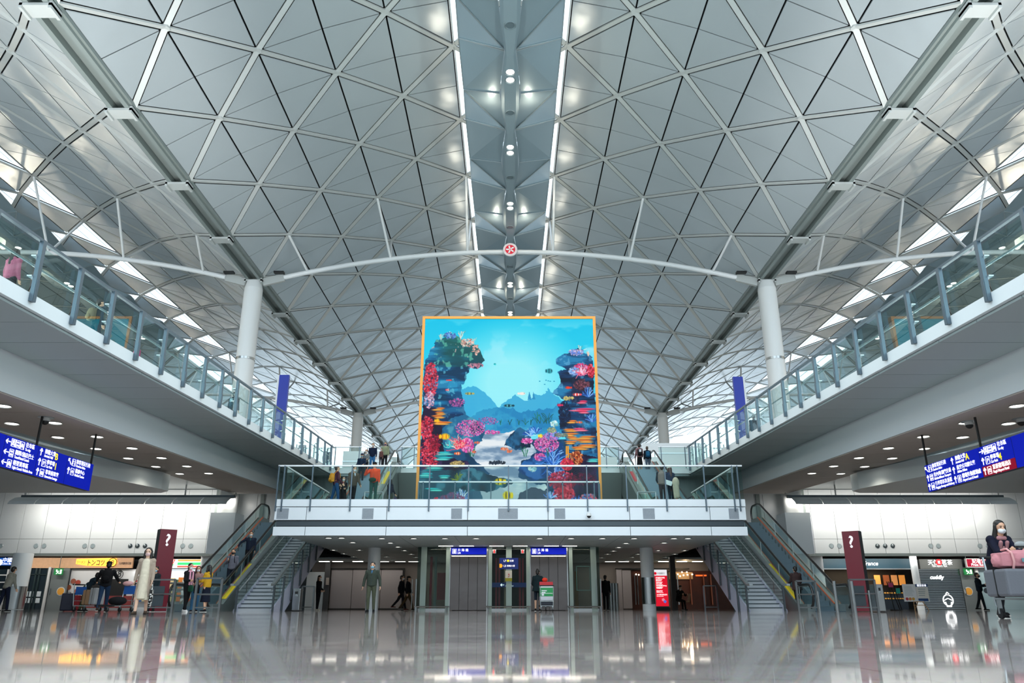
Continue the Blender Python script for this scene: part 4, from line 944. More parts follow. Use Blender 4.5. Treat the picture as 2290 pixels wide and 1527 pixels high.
m = MB(); m.tube([(tx(1482), TY - .03, tz(1341)), (tx(1482), TY - .02, tz(1341))], .09, 5); obj('pink_mark', m, mat('mark_pink', 'F08CA0', .5, emit=.8), t)
m = MB(); m.tube([(tx(1485.5), TY - .035, tz(1345)), (tx(1485.5), TY - .02, tz(1345))], .09, 5); obj('blue_mark', m, mat('mark_blue', '5A70D0', .5, emit=.8), t)
m = MB(); m.box(tx(1460), tx(1496), TY - .1, TY + .25, 0, .15); obj('base', m, M_black, t)
# chair with seated person place
def chair(x, y, label):
    t = thing('lounge_chair', (x, y, 0), label, 'chair')
    m = MB(); m.box(x - .26, x + .26, y - .26, y + .26, .40, .48); obj('seat', m, mat('chair_tan', 'B09070', .5), t, bevel=.03)
    m = MB(); m.prism([(x + .22, .46), (x + .27, .46), (x + .35, .86), (x + .31, .87)], 'y', y - .24, y + .24); obj('backrest', m, MATS['chair_tan'], t, bevel=.02)
    m = MB(); m.cyl(x, y, .02, .42, .03, 8); obj('stem', m, M_steel, t); m = MB(); m.cyl(x, y, 0, .03, .2, 16); obj('foot_plate', m, M_steel, t)
chair(wx(1530, 45.5, .5), 45.5, 'tan shell chair on a steel stem behind the stairs, beside the sitting man')

# ---------------------------------------------------------------- lifts
LY = 39.3; lx = lambda px, z=1.5: (px - CX) * (LY * CT + (z - HC) * ST) / F
t = thing('lift_shaft', (0, LY, 0), 'wide glass lift enclosure with pale green uprights under the balcony', 'lift shaft')
M_mull = mat('pale_green_upright', '9CB0AA', .4, .3)
for px, w in ((947, .14), (1001, .09), (1096, .09), (1138, .14), (1181, .09), (1277, .09), (1328, .14)):
    m = MB(); m.box(lx(px) - w, lx(px) + w, LY - .08, LY + .1, 0, 2.98); obj('upright', m, M_mull, t)
for a, b in ((933, 1004), (1091, 1185), (1270, 1341)):
    g = MB(); g.quad((lx(a), LY - .03, .1), (lx(b), LY - .03, .1), (lx(b), LY - .03, 2.98), (lx(a), LY - .03, 2.98)); obj('glass_front', g, GLD, t)
    m = MB(); m.tube([(lx(a) - .05, LY - .35, .18), (lx(b) + .05, LY - .35, .18)], .035, 8); m.box(lx(a), lx(b), LY - .05, LY, 0, .1)
    for x in (lx(a) + .05, lx(b) - .05): m.tube([(x, LY - .35, 0), (x, LY - .35, .18)], .03, 8)
    obj('bumper_rail', m, M_steel, t)
for px in (933, 1341):
    g = MB(); x = lx(px); g.quad((x, LY - .03, .1), (x, LY + 3.5, .1), (x, LY + 3.5, 2.98), (x, LY - .03, 2.98)); obj('glass_side', g, GLD, t)
    m = MB(); m.tube([(x, LY - .35, 0), (x, LY - .35, 1.45)], .035, 8); m.tube([(x - .2, LY - .25, .1), (x - .2, LY - .25, 1.45)], .02, 6); obj('guard_post', m, M_rail, t)
m = MB(); m.box(lx(1005), lx(1270), LY + 2.2, LY + 2.3, 0, 2.98); m.box(lx(1090), lx(1186), LY + 1.6, LY + 1.7, 0, 2.98); obj('dark_core', m, M_black, t)
for px, c in ((1109, 'C03848'), (1116, 'C03848'), (1163, 'C83040'), (1170, 'C83040'), (1129, 'E8C0A0')):
    m = MB(); x = lx(px); m.box(x - .05, x + .05, LY + .9, LY + 1.0, .1, 2.5); obj('guide_rail', m, mat('guide_' + c, c, .4), t)
for px in (1131, 1170): m = MB(); x = lx(px); m.tube([(x, LY + .8, 1.15), (x, LY + .8, 1.19)], .14, 16); obj('buffer_ring', m, mat('buffer_orange', 'E0A030', .4), t)
for px in (957, 967): m = MB(); x = lx(px); m.box(x - .06, x + .06, LY + 1.5, LY + 1.6, .1, 2.6); obj('hydraulic_column', m, mat('guide_C03848', 'C03848', .4) if px < 960 else M_beamg, t)
m = MB(); m.box(lx(973), lx(992), LY + 1.2, LY + 1.25, .5, 1.8); obj('red_cabinet', m, mat('cabinet_red', 'A8303A', .4), t)
m = MB(); m.box(lx(1292), lx(1300), LY + 2.0, LY + 2.1, .1, 1.9); obj('timber_strip', m, mat('strip_tan', 'A8703C', .5), t)
m = MB()
for a, b, c, d in ((lx(1290), lx(1322), 2.05, 2.09), (lx(1290), lx(1322), .92, .96), (lx(1290), lx(1290) + .04, .92, 2.09), (lx(1322) - .04, lx(1322), .92, 2.09)): m.box(a, b, LY + .3, LY + .33, c, d)
obj('glass_hatch_frame', m, M_mull, t)
for px0, px1, w in ((1007, 1088, 'left'), (1187, 1268, 'right')):
    t = thing('lift_door', ((lx(px0) + lx(px1)) / 2, LY, 0), 'brushed steel %s lift door of four leaves under a blue lift sign' % w, 'lift door')
    x0, x1 = lx(px0), lx(px1); w4 = (x1 - x0) / 4
    for k in range(4): m = MB(); m.box(x0 + k * w4 + .008, x0 + (k + 1) * w4 - .008, LY, LY + .06, .02, 2.52); obj('door_leaf', m, mat('lift_steel', '706C6C', .24, .95, bump=(1.2, .12, .1)), t)
    m = MB(); m.box(x0 - .06, x0, LY - .04, LY + .1, 0, 2.95); m.box(x1, x1 + .06, LY - .04, LY + .1, 0, 2.95); m.box(x0, x1, LY - .04, LY + .08, 2.52, 2.6); obj('door_frame', m, M_steel, t)
    m = MB(); m.box(x0 + .05, x1 - .05, LY - .06, LY - .041, 2.53, 2.55); obj('warm_strip', m, M_lampw, t)
    t = thing('lift_sign', ((x0 + x1) / 2, LY, 2.6), 'illuminated blue lift sign over the %s lift door' % w, 'sign')
    m = MB(); m.box(x0 + .01, x1 - .01, LY - .1, LY + .02, 2.62, 2.93); obj('sign_box', m, M_sblue, t)
    m = MB(); a = x0 + .08
    for bx_ in ((a, a + .2, 2.66, 2.675), (a, a + .2, 2.865, 2.88), (a, a + .015, 2.66, 2.88), (a + .185, a + .2, 2.66, 2.88), (a + .05, a + .075, 2.7, 2.84), (a + .125, a + .15, 2.7, 2.84), (a + .09, a + .11, 2.68, 2.86)): m.box(bx_[0], bx_[1], LY - .112, LY - .1, bx_[2], bx_[3])
    obj('lift_symbol', m, M_stext, t)
    text('升 降 機', .15, M_stext, t, (a + .26, LY - .11, 2.77), off=.0005); text('Lift', .12, M_stext, t, (a + .26, LY - .11, 2.65), off=.001)
for px in (1105, 1169):
    t = thing('lift_indicator', (lx(px), LY, 2.8), 'small lift indicator with a red digit, %s one over the middle glass' % ('left' if px < 1130 else 'right'), 'indicator'); x = lx(px)
    m = MB(); m.box(x - .09, x + .09, LY - .08, LY - .035, 2.66, 2.86); obj('case', m, M_steel, t); m = MB(); m.box(x - .04, x + .04, LY - .09, LY - .08, 2.69, 2.83); obj('red_digit', m, mat('red_led', 'FF2A2A', .4, emit=1.5), t)
t = thing('level_directory', (lx(1138), LY - .1, 1.7), 'dark blue level directory with yellow and white text on the middle lift glass', 'sign')
x0, x1 = lx(1117), lx(1159); m = MB(); m.box(x0, x1, LY - .09, LY - .05, 1.92, 2.45); obj('board', m, mat('directory_blue', '10256A', .4, emit=.3), t)
text('L7', .13, M_stext, t, (x0 + .2, LY - .1, 2.27)); text('出發', .1, M_stext, t, (x0 + .5, LY - .1, 2.28)); text('L5', .13, M_stext, t, (x0 + .2, LY - .1, 2.03)); text('接機大堂', .1, M_stext, t, (x0 + .36, LY - .1, 2.04))
m = MB(); m.box(x0 + .37, x0 + .47, LY - .1, LY - .09, 2.27, 2.37); obj('yellow_mark', m, M_syel, t)
m = MB(); m.prism([(x0 - .0, 1.99), (x0 + .1, 1.99), (x0 + .16, 2.08), (x0 + .1, 2.17), (x0, 2.17)], 'y', LY - .11, LY - .09); obj('orange_pointer', m, mat('pointer_orange', 'F0A020', .4, emit=.7), t)
for px, zc in ((1110, 1.98), (1158, 1.98)):
    pass
t = thing('paper_notice', (lx(1138), LY - .1, 1.3), 'white and olive paper notice taped below the level directory', 'notice')
m = MB(); m.box(lx(1130), lx(1145), LY - .12, LY - .1, 1.35, 1.85); obj('sheet', m, mat('notice_white', 'D8D8D0', .6), t); m = MB(); m.box(lx(1130), lx(1145), LY - .125, LY - .12, 1.35, 1.5); obj('olive_band', m, mat('notice_olive', 'A0A030', .6), t)
m = MB(); m.tube([(lx(1138), LY - .13, 1.68), (lx(1138), LY - .12, 1.68)], .03, 10); m.bar((lx(1139.5), LY - .125, 1.62), (lx(1136), LY - .125, 1.54), .01, .02); obj('red_mark', m, M_redm, t)
t = thing('direction_strip', (lx(1138), LY + .3, 1.2), 'dark blue strip with white arrows seen through the middle lift glass', 'sign')
m = MB(); m.box(lx(1100), lx(1186), LY + .3, LY + .33, 1.08, 1.3); obj('board', m, MATS['directory_blue'], t)
m = MB()
for px in (1123, 1183): x = lx(px); m.bar((x - .08, LY + .28, 1.19), (x + .1, LY + .28, 1.19), .01, .03); m.bar((x - .08, LY + .28, 1.19), (x - .01, LY + .28, 1.25), .01, .03); m.bar((x - .08, LY + .28, 1.19), (x - .01, LY + .28, 1.13), .01, .03)
obj('arrow', m, M_stext, t); text('Arrivals Hall', .08, M_stext, t, (lx(1130), LY + .28, 1.12)); 

# ---------------------------------------------------------------- pylons
def pylon(pxc, pyt, Y, label, rz):
    xc = wx(pxc, Y, 3); zt_ = at(pxc, pyt, Y=Y).z
    t = thing('information_pylon', (xc, Y, 0), label, 'sign', rz=R(rz)); w = .31
    m = MB(); m.box(-w, w, -.15, .27, .02, zt_); obj('core', m, M_steeld, t, local=True)
    m = MB(); m.box(-w, w, -.19, -.15, .02, zt_ - .005); obj('front_panel', m, M_maroon, t, local=True)
    q = text('?', .62, mat('pylon_white', 'F4F0F2', .4, emit=.45), t, (0, 0, 0), align='CENTER', off=.012); q.location = (0, -.2, zt_ - .62)
pylon(375, 1184, 31.0, 'tall dark red pylon with a white question mark, left of the hall', 38)
pylon(1903, 1188, 31.0, 'tall dark red pylon with a white question mark, right of the hall', -38)

# ---------------------------------------------------------------- barriers, bins
def barrier(px0, px1, Y, zt_, label, mids=(.55,), panel_=False, depth=0.0, mt=None):
    xa, xb = wx(px0, Y, .8), wx(px1, Y, .8); mt = mt or M_beamg2
    t = thing('steel_barrier', ((xa + xb) / 2, Y, 0), label, 'barrier'); r = .032
    for x in (xa, xb): m = MB(); m.bar((x, Y, 0), (x, Y + (depth if x == xb else 0) * 0, zt_), .07, .07, (0, 1, 0)); obj('post', m, mt, t)
    m = MB(); m.bar((xa, Y, zt_), (xb, Y, zt_), .07, .05); obj('top_rail', m, mt, t)
    for z in mids: m = MB(); m.tube([(xa, Y, z), (xb, Y, z)], .025, 8); obj('mid_rail', m, mt, t)
    m = MB(); m.bar((xa, Y, .16), (xb, Y, .16), .05, .04); obj('low_rail', m, mt, t)
    if panel_: g = MB(); g.box(xa + .05, xb - .35, Y + .05, Y + .07, .2, zt_ - .2); obj('panel', g, M_steeld, t)
    return t
M_beamg2 = mat('barrier_steel', '7D8284', .3, .9)
barrier(334, 391, 26.6, 1.03, 'steel tube barrier with a dark panel in front of the left pylon', (.58,), True)
barrier(440, 496, 25.8, 1.05, 'steel tube barrier at the foot of the left escalator', (.56,))
barrier(1781, 1824, 28.6, 1.05, 'steel tube barrier at the foot of the right escalator', (.6,))
barrier(1900, 1957, 27.4, 1.06, 'steel tube barrier in front of the right pylon', (.6,), True)
for px, py, Y, lab in ((1868, 1299, 25.0, 'tall thin steel bollard left of the right pylon'), (1907, 1299, 24.6, 'tall thin steel bollard just left of the right pylon barrier'), (1943, 1320, 24.8, 'short thin steel bollard before the barrier by the right pylon'), (1829, 1322, 26, 'thin steel bollard beside the right escalator barrier')):
    x = wx(px, Y, .6); z = at(px, py, Y=Y).z; m = MB(); m.cyl(x, Y, 0, z, .05 if py < 1310 else .028, 12); top('steel_bollard', m, M_steel, lab, 'bollard', base=(x, Y, 0), smooth=False)
def bin_(px0, px1, py, Y, label, cat='bin'):
    xa, xb = wx(px0, Y, .8), wx(px1, Y, .8); z = at(px0, py, Y=Y).z
    t = thing('steel_bin', ((xa + xb) / 2, Y, 0), label, cat)
    m = MB(); m.box(xa, xb, Y, Y + .5, .03, z); obj('body', m, M_steel, t, bevel=.02); m = MB(); m.box(xa + .1, xb - .1, Y - .01, Y + .01, z - .22, z - .12); obj('opening', m, M_black, t)
    m = MB(); m.bar((xa + .12, Y - .01, z * .68), ((xa + xb) / 2, Y - .01, z * .74), .01, .03); m.bar(((xa + xb) / 2, Y - .01, z * .74), (xb - .12, Y - .01, z * .66), .01, .03); obj('roof_mark', m, M_rail, t)
bin_(1958, 1975, 1306, 28.5, 'brushed steel bin with a small roof symbol, right of the right pylon')
bin_(655, 672, 1316, 35, 'brushed steel bin beside the left staircase')
barrier(676, 702, 36.5, 1.05, 'slim dark barrier rail in front of the woman in black', ())
barrier(1574, 1603, 37.5, 1.1, 'small steel railing under the right staircase', ())

# ---------------------------------------------------------------- hanging direction signs
def arrow(m, c, u, v, s, d='up'):
    P = {'up': [((0, -.5), (0, .45)), ((0, .5), (-.3, .12)), ((0, .5), (.3, .12))], 'right': [((-.5, 0), (.45, 0)), ((.5, 0), (.12, .3)), ((.5, 0), (.12, -.3))], 'left': [((.5, 0), (-.45, 0)), ((-.5, 0), (-.12, .3)), ((-.5, 0), (-.12, -.3))], 'ul': [((.4, -.4), (-.35, .35)), ((-.4, .4), (-.4, 0)), ((-.4, .4), (0, .4))]}[d]
    for (a, b), (e, f) in P: m.bar(c + u * a * s + v * b * s, c + u * e * s + v * f * s, .012, .13 * s, v if abs(a - e) > .01 else u) if False else m.bar(c + u * a * s + v * b * s, c + u * e * s + v * f * s, .13 * s, .012, u.cross(v))
def icon(m, c, u, v, s, kind):
    n = u.cross(v)
    for a, b, e, f in ((-.42, -.5, .42, -.5), (-.42, .5, .42, .5), (-.42, -.5, -.42, .5), (.42, -.5, .42, .5)): m.bar(c + u * a * s + v * b * s, c + u * e * s + v * f * s, .05 * s, .012, n)
    def blk(x0, x1, z0, z1): p = c + u * (x0 + x1) / 2 * s + v * z0 * s; m.bar(p, p + v * (z1 - z0) * s, (x1 - x0) * s, .012, n)
    if kind == 'train': blk(-.2, .2, -.05, .38); blk(-.28, -.2, -.38, -.1); blk(.2, .28, -.38, -.1); blk(-.12, .12, -.3, -.12)
    if kind == 'bus': blk(-.22, .22, .1, .34); blk(-.22, .22, -.3, -.06); blk(-.22, -.14, -.38, -.3); blk(.14, .22, -.38, -.3)
    if kind == 'car': blk(-.16, .16, .1, .28); blk(-.3, .3, -.2, .08); blk(-.28, -.16, -.34, -.2); blk(.16, .28, -.34, -.2)
    if kind == 'bag': blk(-.26, .26, -.3, .12); blk(-.1, .1, .16, .24)
    if kind == 'man': blk(-.08, .08, .2, .38); blk(-.14, .14, -.1, .16); blk(-.12, -.02, -.38, -.1); blk(.04, .14, -.38, -.1)
    if kind == 'cross': blk(-.06, .06, -.28, .28); blk(-.28, .28, -.06, .06)
    if kind == 'bed': blk(-.3, .3, -.28, -.16); blk(-.3, .3, -.05, .05); blk(-.18, .18, .1, .25)
def dsign(s, cols, label):
    # corners from the photograph, board parallel to the side of the hall
    X = s * 15.0
    c1 = at(204 if s < 0 else 2072.6, 1039 if s < 0 else 1042, X=X); zt_ = c1.z; yf = c1.y; zb_ = zt_ - .93; w = 1.68; n = len(cols)
    t = thing('direction_sign', (X, yf - w, zb_), label, 'sign')
    u = Vector((0, 1, 0)) * (1 if s < 0 else -1); v = Vector((0, 0, 1)); nrm = -s
    m = MB(); m.box(X - .09, X + .09, yf - w * n, yf, zb_, zt_); obj('case', m, mat('sign_case', '1A2440', .5), t)
    rot = (90, 0, 90 if s < 0 else -90)
    for k, rows in enumerate(cols):                        # k counts from the far end
        ya, yb = yf - w * (k + 1), yf - w * k
        ys = ya if s < 0 else yb
        face = X + nrm * .1
        for r, row in enumerate(rows):
            z0, z1 = zt_ - .31 * (r + 1) + .0, zt_ - .31 * r
            red = row and row.get('red')
            g = MB(); g.box(min(face, face - nrm * .01), max(face, face - nrm * .01), ya + .015, yb - .015, z0 + (.0), z1 - .0); obj('blue_panel' if not red else 'crimson_panel', g, M_sblue if not red else M_sred, t)
            if not row: continue
            p = Vector((face + nrm * .008, ys, (z0 + z1) / 2)); off = .14; a = MB()
            if row.get('ar'): arrow(a, p + u * off, u, v, .22, row['ar']); off += .24
            for ic in row.get('ic', ()): icon(a, p + u * (off + .0), u, v, .22, ic); off += .22
            if a.v: obj('symbols', a, M_stext, t)
            if row.get('box'):
                a = MB(); icon(a, p + u * off, u, v, .22, 'none'); obj('symbol_frame', a, M_stext, t)
                text(row['box'], .19, M_stext, t, p + u * (off) - v * .07, rot, align='CENTER', off=.001); off += .2
            off -= .05
            q = p + u * off
            text(row['c'], .16, M_stext, t, q + v * .005, rot, off=.001, sx=.95)
            text(row['e'], .115, M_stext, t, q - v * .115, rot, off=.0015, sx=.85)
            if row.get('y'): text(row['y'], .30, M_syel, t, p + u * row.get('yo', 1.0) - v * .1, rot, off=.004)
    for y in (yf - .03, yf - w * n + .03, yf - w * 2):
        zc = pb(y) - 1.38; m = MB(); m.box(X - .025, X + .025, y - .03, y + .03, zt_ - .02, zc); obj('hanging_rod', m, M_black, t)
dsign(-1, [[dict(ar='ul', box='T1', c='旅客登記行段', e='Check-in Aisles'), dict(ar='up', ic=('cross',), c='醫療中心', e='Medical Centre'), None],
           [dict(ar='up', c='接機大堂', e='Arrivals Hall', y='B', yo=.92), dict(ar='up', box='P', c='停車場', e='Car Park', y='1', yo=.98), dict(ar='up', ic=('bag',), c='專車候車室', e='Limousine Lounge')],
           [dict(ar='left', ic=('train', 'bus', 'car'), c='往市區', e='To city'), dict(ar='left', ic=('bus',), c='團隊/酒店巴士', e='Tour/Hotel Coach'), dict(ar='left', ic=('car',), c='輕型貨車區', e='Light Goods Vehicle Area')],
           [None, None, None]], 'long blue hanging direction sign at the left with three lines per panel')
dsign(1, [[dict(ar='ul', box='T1', c='旅客登記行段', e='Check-in Aisles'), dict(ar='up', ic=('bus',), c='往內地/澳門交通', e='Mainland/Macao Transport'), dict(ar='up', ic=('bag',), c='行李寄存及派遞', e='Baggage Storage and Delivery')],
          [dict(ar='up', c='接機大堂', e='Arrivals Hall', y='A', yo=.92), dict(ar='up', c='航空公司辦公室', e='Airline Offices'), dict(ar='up', ic=('man',), c='機場失物認領處', e='Airport Lost & Found')],
          [dict(ar='right', ic=('train', 'bus', 'car'), c='往市區', e='To city'), dict(ar='up', box='P', c='停車場', e='Car Park', y='4', yo=.95), dict(ar='up', ic=('bed',), c='富豪機場酒店', e='Regal Airport Hotel', red=1)],
          [None, None, None]], 'long blue hanging direction sign at the right with a crimson hotel panel')
# blue banners on the upper level
for s, px0, px1, pyt, Xb, lab in ((-1, 625, 647, 838, -15.6, 'tall dark blue banner board standing beyond the left ramp'), (1, 1640, 1660, 842, 15.6, 'tall dark blue banner board standing beyond the right ramp')):
    p = at((px0 + px1) / 2, pyt, X=Xb); t = thing('blue_banner', (p.x, p.y, 8.6), lab, 'banner')
    hw = 11 * (p.y * CT + 4) / F
    m = MB(); m.box(p.x - hw, p.x + hw, p.y, p.y + .25, 8.6, p.z); obj('board', m, M_sblued, t)
    m = MB(); xe = p.x + s * hw; m.box(min(xe, xe + s * .12), max(xe, xe + s * .12), p.y - .01, p.y + .26, 8.6, p.z); obj('white_edge', m, M_white, t)

# ================================================================ BIG SCREEN
def paint():
    Wd, Ht = 400, 420
    rng = np.random.RandomState(7)
    vv, uu = np.mgrid[0:Ht, 0:Wd]; u = (uu + .5) / Wd; v = (vv + .5) / Ht     # v downwards
    def noise(s, seed, asp=1.0):
        r = np.random.RandomState(seed); g = r.rand(int(s * asp) + 3, s + 3); x = u * s; y = v * s * asp
        xi, yi = x.astype(int), y.astype(int); fx, fy = x - xi, y - yi; fx = fx * fx * (3 - 2 * fx); fy = fy * fy * (3 - 2 * fy)
        return (g[yi, xi] * (1 - fx) + g[yi, xi + 1] * fx) * (1 - fy) + (g[yi + 1, xi] * (1 - fx) + g[yi + 1, xi + 1] * fx) * fy
    def fbm(s, seed, n=4, asp=1.0): return sum(noise(s * 2 ** k, seed + k, asp) / 2 ** k for k in range(n)) / sum(1 / 2 ** k for k in range(n))
    img = np.zeros((Ht, Wd, 3)); C = lambda h: np.array([int(h[i:i + 2], 16) / 255 for i in (0, 2, 4)])
    def over(a, col):
        a = np.clip(a, 0, 1)[..., None]; nonlocal_img[0] = nonlocal_img[0] * (1 - a) + (C(col) if isinstance(col, str) else col) * a
    nonlocal_img = [img]
    g = np.clip(v / .62, 0, 1)[..., None]
    img[:] = C('08C4EA') * (1 - g) + C('58E0F4') * g; nonlocal_img[0] = img
    d = np.sqrt(((u - .52) / .36) ** 2 + ((v - .36) / .30) ** 2); over(np.clip(1.3 - d, 0, .9), 'A0F2FA')
    st = fbm(5, 3, 4, 3.0) ; over(np.clip((st - .55) * 5, 0, .6) * np.clip(1 - abs(v - .12) / .16, 0, 1), 'C8F2FC')
    st = fbm(7, 13, 4, 1.5); over(np.clip((st - .56) * 5, 0, .5) * np.clip(1 - abs(v - .17) / .12, 0, 1) * (u > .35), 'B0F0FC')
    nA, nB, nC = fbm(10, 21), fbm(18, 31), fbm(40, 41, 3)
    def X(x, y): l = 165 - (y - 100) * .048; r = 1435 + (y - 100) * .037; return (x - l) / (r - l), (y - 100) / 1345
    def poly(pts, rough=.02, soft=.008):
        P = [X(*p) for p in pts]; uu2 = u + (nA - .5) * rough * 2 + (nC - .5) * rough; vv2 = v + (nB - .5) * rough * 2 + (nC - .5) * rough
        ins = np.zeros(u.shape, bool); n = len(P)
        for i in range(n):
            (x1, y1), (x2, y2) = P[i], P[(i + 1) % n]
            c = ((y1 > vv2) != (y2 > vv2)) & (uu2 < (x2 - x1) * (vv2 - y1) / (y2 - y1 + 1e-9) + x1); ins ^= c
        return ins.astype(float)
    lay = fbm(4, 51, 5, 7.0)                                             # horizontal strata
    # far blue reefs
    over(poly([(430, 620), (520, 600), (600, 640), (680, 720), (740, 790), (820, 860), (400, 900), (380, 700)], .02) * .85, '2FA6D8')
    over(poly([(720, 770), (760, 710), (850, 670), (950, 700), (1040, 650), (1100, 600), (1150, 680), (1240, 720), (1250, 900), (700, 900)], .025) * .8, '2AA0D4')
    over(poly([(500, 830), (700, 760), (900, 770), (1200, 760), (1260, 950), (450, 940)], .03) * .75, '1578B4')
    over(poly([(940, 700), (955, 645), (970, 700)], .004) + poly([(975, 700), (985, 640), (1000, 700)], .004), '2890C4')
    over(np.clip((v - .40) * 4, 0, 1) * np.clip((.66 - v) * 8, 0, 1) * np.clip((nB - .5) * 5, 0, .7) * (u > .2) * (u < .85), '48C0E0'); over(np.clip((v - .52) * 9, 0, 1) * np.clip((.66 - v) * 9, 0, 1) * np.clip((nC - .5) * 8, 0, .6), '1A6CA8')
    over((v > .655) * 1., '1C4E74'); over((v > .655) * np.clip((nB - .45) * 5, 0, .8), '0E3454')
    # sand
    sand = poly([(560, 960), (700, 930), (830, 920), (900, 960), (1000, 1060), (900, 1150), (880, 1240), (1100, 1300), (1000, 1445), (560, 1445), (480, 1330), (640, 1200), (500, 1100)], .02)
    sn = fbm(8, 61, 5, 3.5); over(sand, C('B8CCDC') * 1); over(sand * np.clip((sn - .5) * 5, 0, .8), 'F0F4F6'); over(sand * np.clip((.48 - sn) * 6, 0, .8), '5E7FA0')
    over(poly([(100, 1250), (560, 1230), (700, 1300), (900, 1445), (100, 1445)], .03) * .85, '2F5A78'); over(poly([(560, 1300), (840, 1280), (860, 1400), (700, 1445), (600, 1445)], .03) * .8, 'C4D0DC')
    # left pillar
    L = poly([(165, 430), (190, 330), (240, 270), (330, 235), (440, 240), (540, 300), (610, 400), (590, 450), (490, 485), (480, 540), (430, 590), (425, 650), (450, 720), (480, 800), (470, 860), (330, 900), (140, 960), (140, 600)], .02)
    over(L, '0A5A8A'); over(L * np.clip((lay - .5) * 8, 0, .85), '2A9AC8'); over(L * np.clip((.46 - lay) * 9, 0, .85), '053252'); over(L * np.clip((nC - .62) * 9, 0, .6), '6CC8E0'); over(L * np.clip((v - .3) * 2.2, 0, .6) * (nB < .5), '0A2C60')
    T = L * (v < .27); over(T * np.clip(.75 - (v - .1) * 2.5, 0, .7) * np.clip((u - .05) * 12, 0, 1), '1C6A58'); over(T * np.clip((nC - .6) * 6, 0, .7), '58B098'); over(T * np.clip((noise(70, 71) - .86) * 9, 0, .9), 'E8C8C0')
    over(poly([(250, 480), (420, 500), (400, 560), (270, 560)], .03) * np.clip((lay - .5) * 5, 0, .9), '50B4D8')
    # right pillar
    Rr = poly([(1190, 380), (1270, 350), (1330, 330), (1440, 400), (1450, 640), (1470, 900), (1480, 1200), (1300, 1250), (1230, 1000), (1180, 900), (1170, 740), (1220, 700), (1130, 660), (1200, 600), (1180, 500), (1240, 470), (1160, 440)], .018)
    over(Rr, '0A3A68'); over(Rr * np.clip((lay - .5) * 8, 0, .85), '2488BC'); over(Rr * np.clip((nC - .62) * 9, 0, .5), '70B8E0'); over(Rr * np.clip((.46 - lay) * 8, 0, .85), '04142C'); over(Rr * (u > .86) * np.clip((nB - .5) * 5, 0, .7) * (v > .33), '1A1E3C')
    # lower rocks
    def rock(pts, a, b, c):
        Q = poly(pts, .012); over(Q, a); over(Q * np.clip((nB - .52) * 6, 0, .8), b); over(Q * np.clip((.45 - nA) * 6, 0, .8), c)
    rock([(260, 920), (360, 830), (460, 800), (560, 860), (620, 940), (520, 1060), (300, 1060)], '1E6894', '50A0B8', '0A3050')
    rock([(140, 740), (240, 760), (280, 900), (300, 1100), (480, 1130), (520, 1190), (130, 1200)], '1E1838', '40305C', '0C0A20')
    rock([(760, 1020), (800, 950), (880, 900), (960, 940), (950, 1040), (850, 1060)], '0C3454', '2870A0', '061C34')
    rock([(870, 1190), (960, 1100), (1080, 1010), (1200, 1000), (1260, 1200), (1130, 1230), (980, 1270)], '0E4078', '3070B8', '082048')
    rock([(840, 1400), (880, 1330), (970, 1300), (1090, 1330), (1150, 1445), (850, 1445)], '46546C', '7C8CA4', '1A2438')
    rock([(1240, 1150), (1330, 1080), (1460, 1100), (1480, 1445), (1180, 1445), (1200, 1280)], '161230', '3A2850', '080818')
    rock([(110, 1200), (300, 1190), (540, 1190), (840, 1270), (700, 1330), (400, 1340), (110, 1400)], '1E4A60', '4888A0', '0C2434')
    img = nonlocal_img[0]
    def dab(cx, cy, rx, ry, col, a=.9, ang=0):
        r = int(max(rx, ry) * 1.3) + 2; x0, x1, y0, y1 = max(0, int(cx - r)), min(Wd, int(cx + r)), max(0, int(cy - r)), min(Ht, int(cy + r))
        if x0 >= x1 or y0 >= y1: return
        yy, xx = np.mgrid[y0:y1, x0:x1]; c_, s_ = math.cos(ang), math.sin(ang); dx, dy = xx - cx, yy - cy
        e = ((dx * c_ + dy * s_) / max(rx, .5)) ** 2 + ((-dx * s_ + dy * c_) / max(ry, .5)) ** 2; al = (np.clip(1.4 - e, 0, 1) * a)[..., None]
        img[y0:y1, x0:x1] = img[y0:y1, x0:x1] * (1 - al) + col * al
    def px_(x, y): a, b = X(x, y); return a * Wd, b * Ht
    def cluster(x, y, rx, ry, cols, n, s=(1, 2.6)):                       # tuft of coral dabs
        cx, cy = px_(x, y); rx *= .31; ry *= .31
        for _ in range(n):
            t = rng.rand() * 6.28; q = math.sqrt(rng.rand()); c = C(cols[rng.randint(len(cols))]) * rng.uniform(.7, 1.15)
            dab(cx + rx * q * math.cos(t), cy + ry * q * math.sin(t), rng.uniform(*s), rng.uniform(*s), np.clip(c, 0, 1), .85)
    def branch(x, y, h, cols, n=14, sp=1.2):                             # branching fan
        cx, cy = px_(x, y); h *= .31
        for _ in range(n):
            a = -1.57 + rng.uniform(-sp, sp); c = C(cols[rng.randint(len(cols))]); px, py = cx, cy; L_ = h * rng.uniform(.6, 1)
            for k in range(int(L_)): px += math.cos(a); py += math.sin(a); a += rng.uniform(-.25, .25); dab(px, py, .9, .9, c, .8)
    def plate(x, y, w, cols, n=4):
        for k in range(n): cx, cy = px_(x + rng.uniform(-w, w) * .2, y + k * 12); dab(cx, cy, w * .31 * rng.uniform(.35, .5), 1.9, C(cols[k % len(cols)]), .95); dab(cx, cy + 2, w * .31 * .4, .9, C(cols[k % len(cols)]) * .45, .8)
    RD, PK, OR, CY_, BL = ['D8203C', 'F0405C', '9C1430', 'FF6078'], ['E050A8', 'F080C8', 'B83890', 'FFA8D8'], ['F08030', 'FFB048', 'D05820', 'FFD070'], ['30C8D0', '68E8E0', '189CA8'], ['3070D0', '58A0F0', '2048A0', '90C8FF']
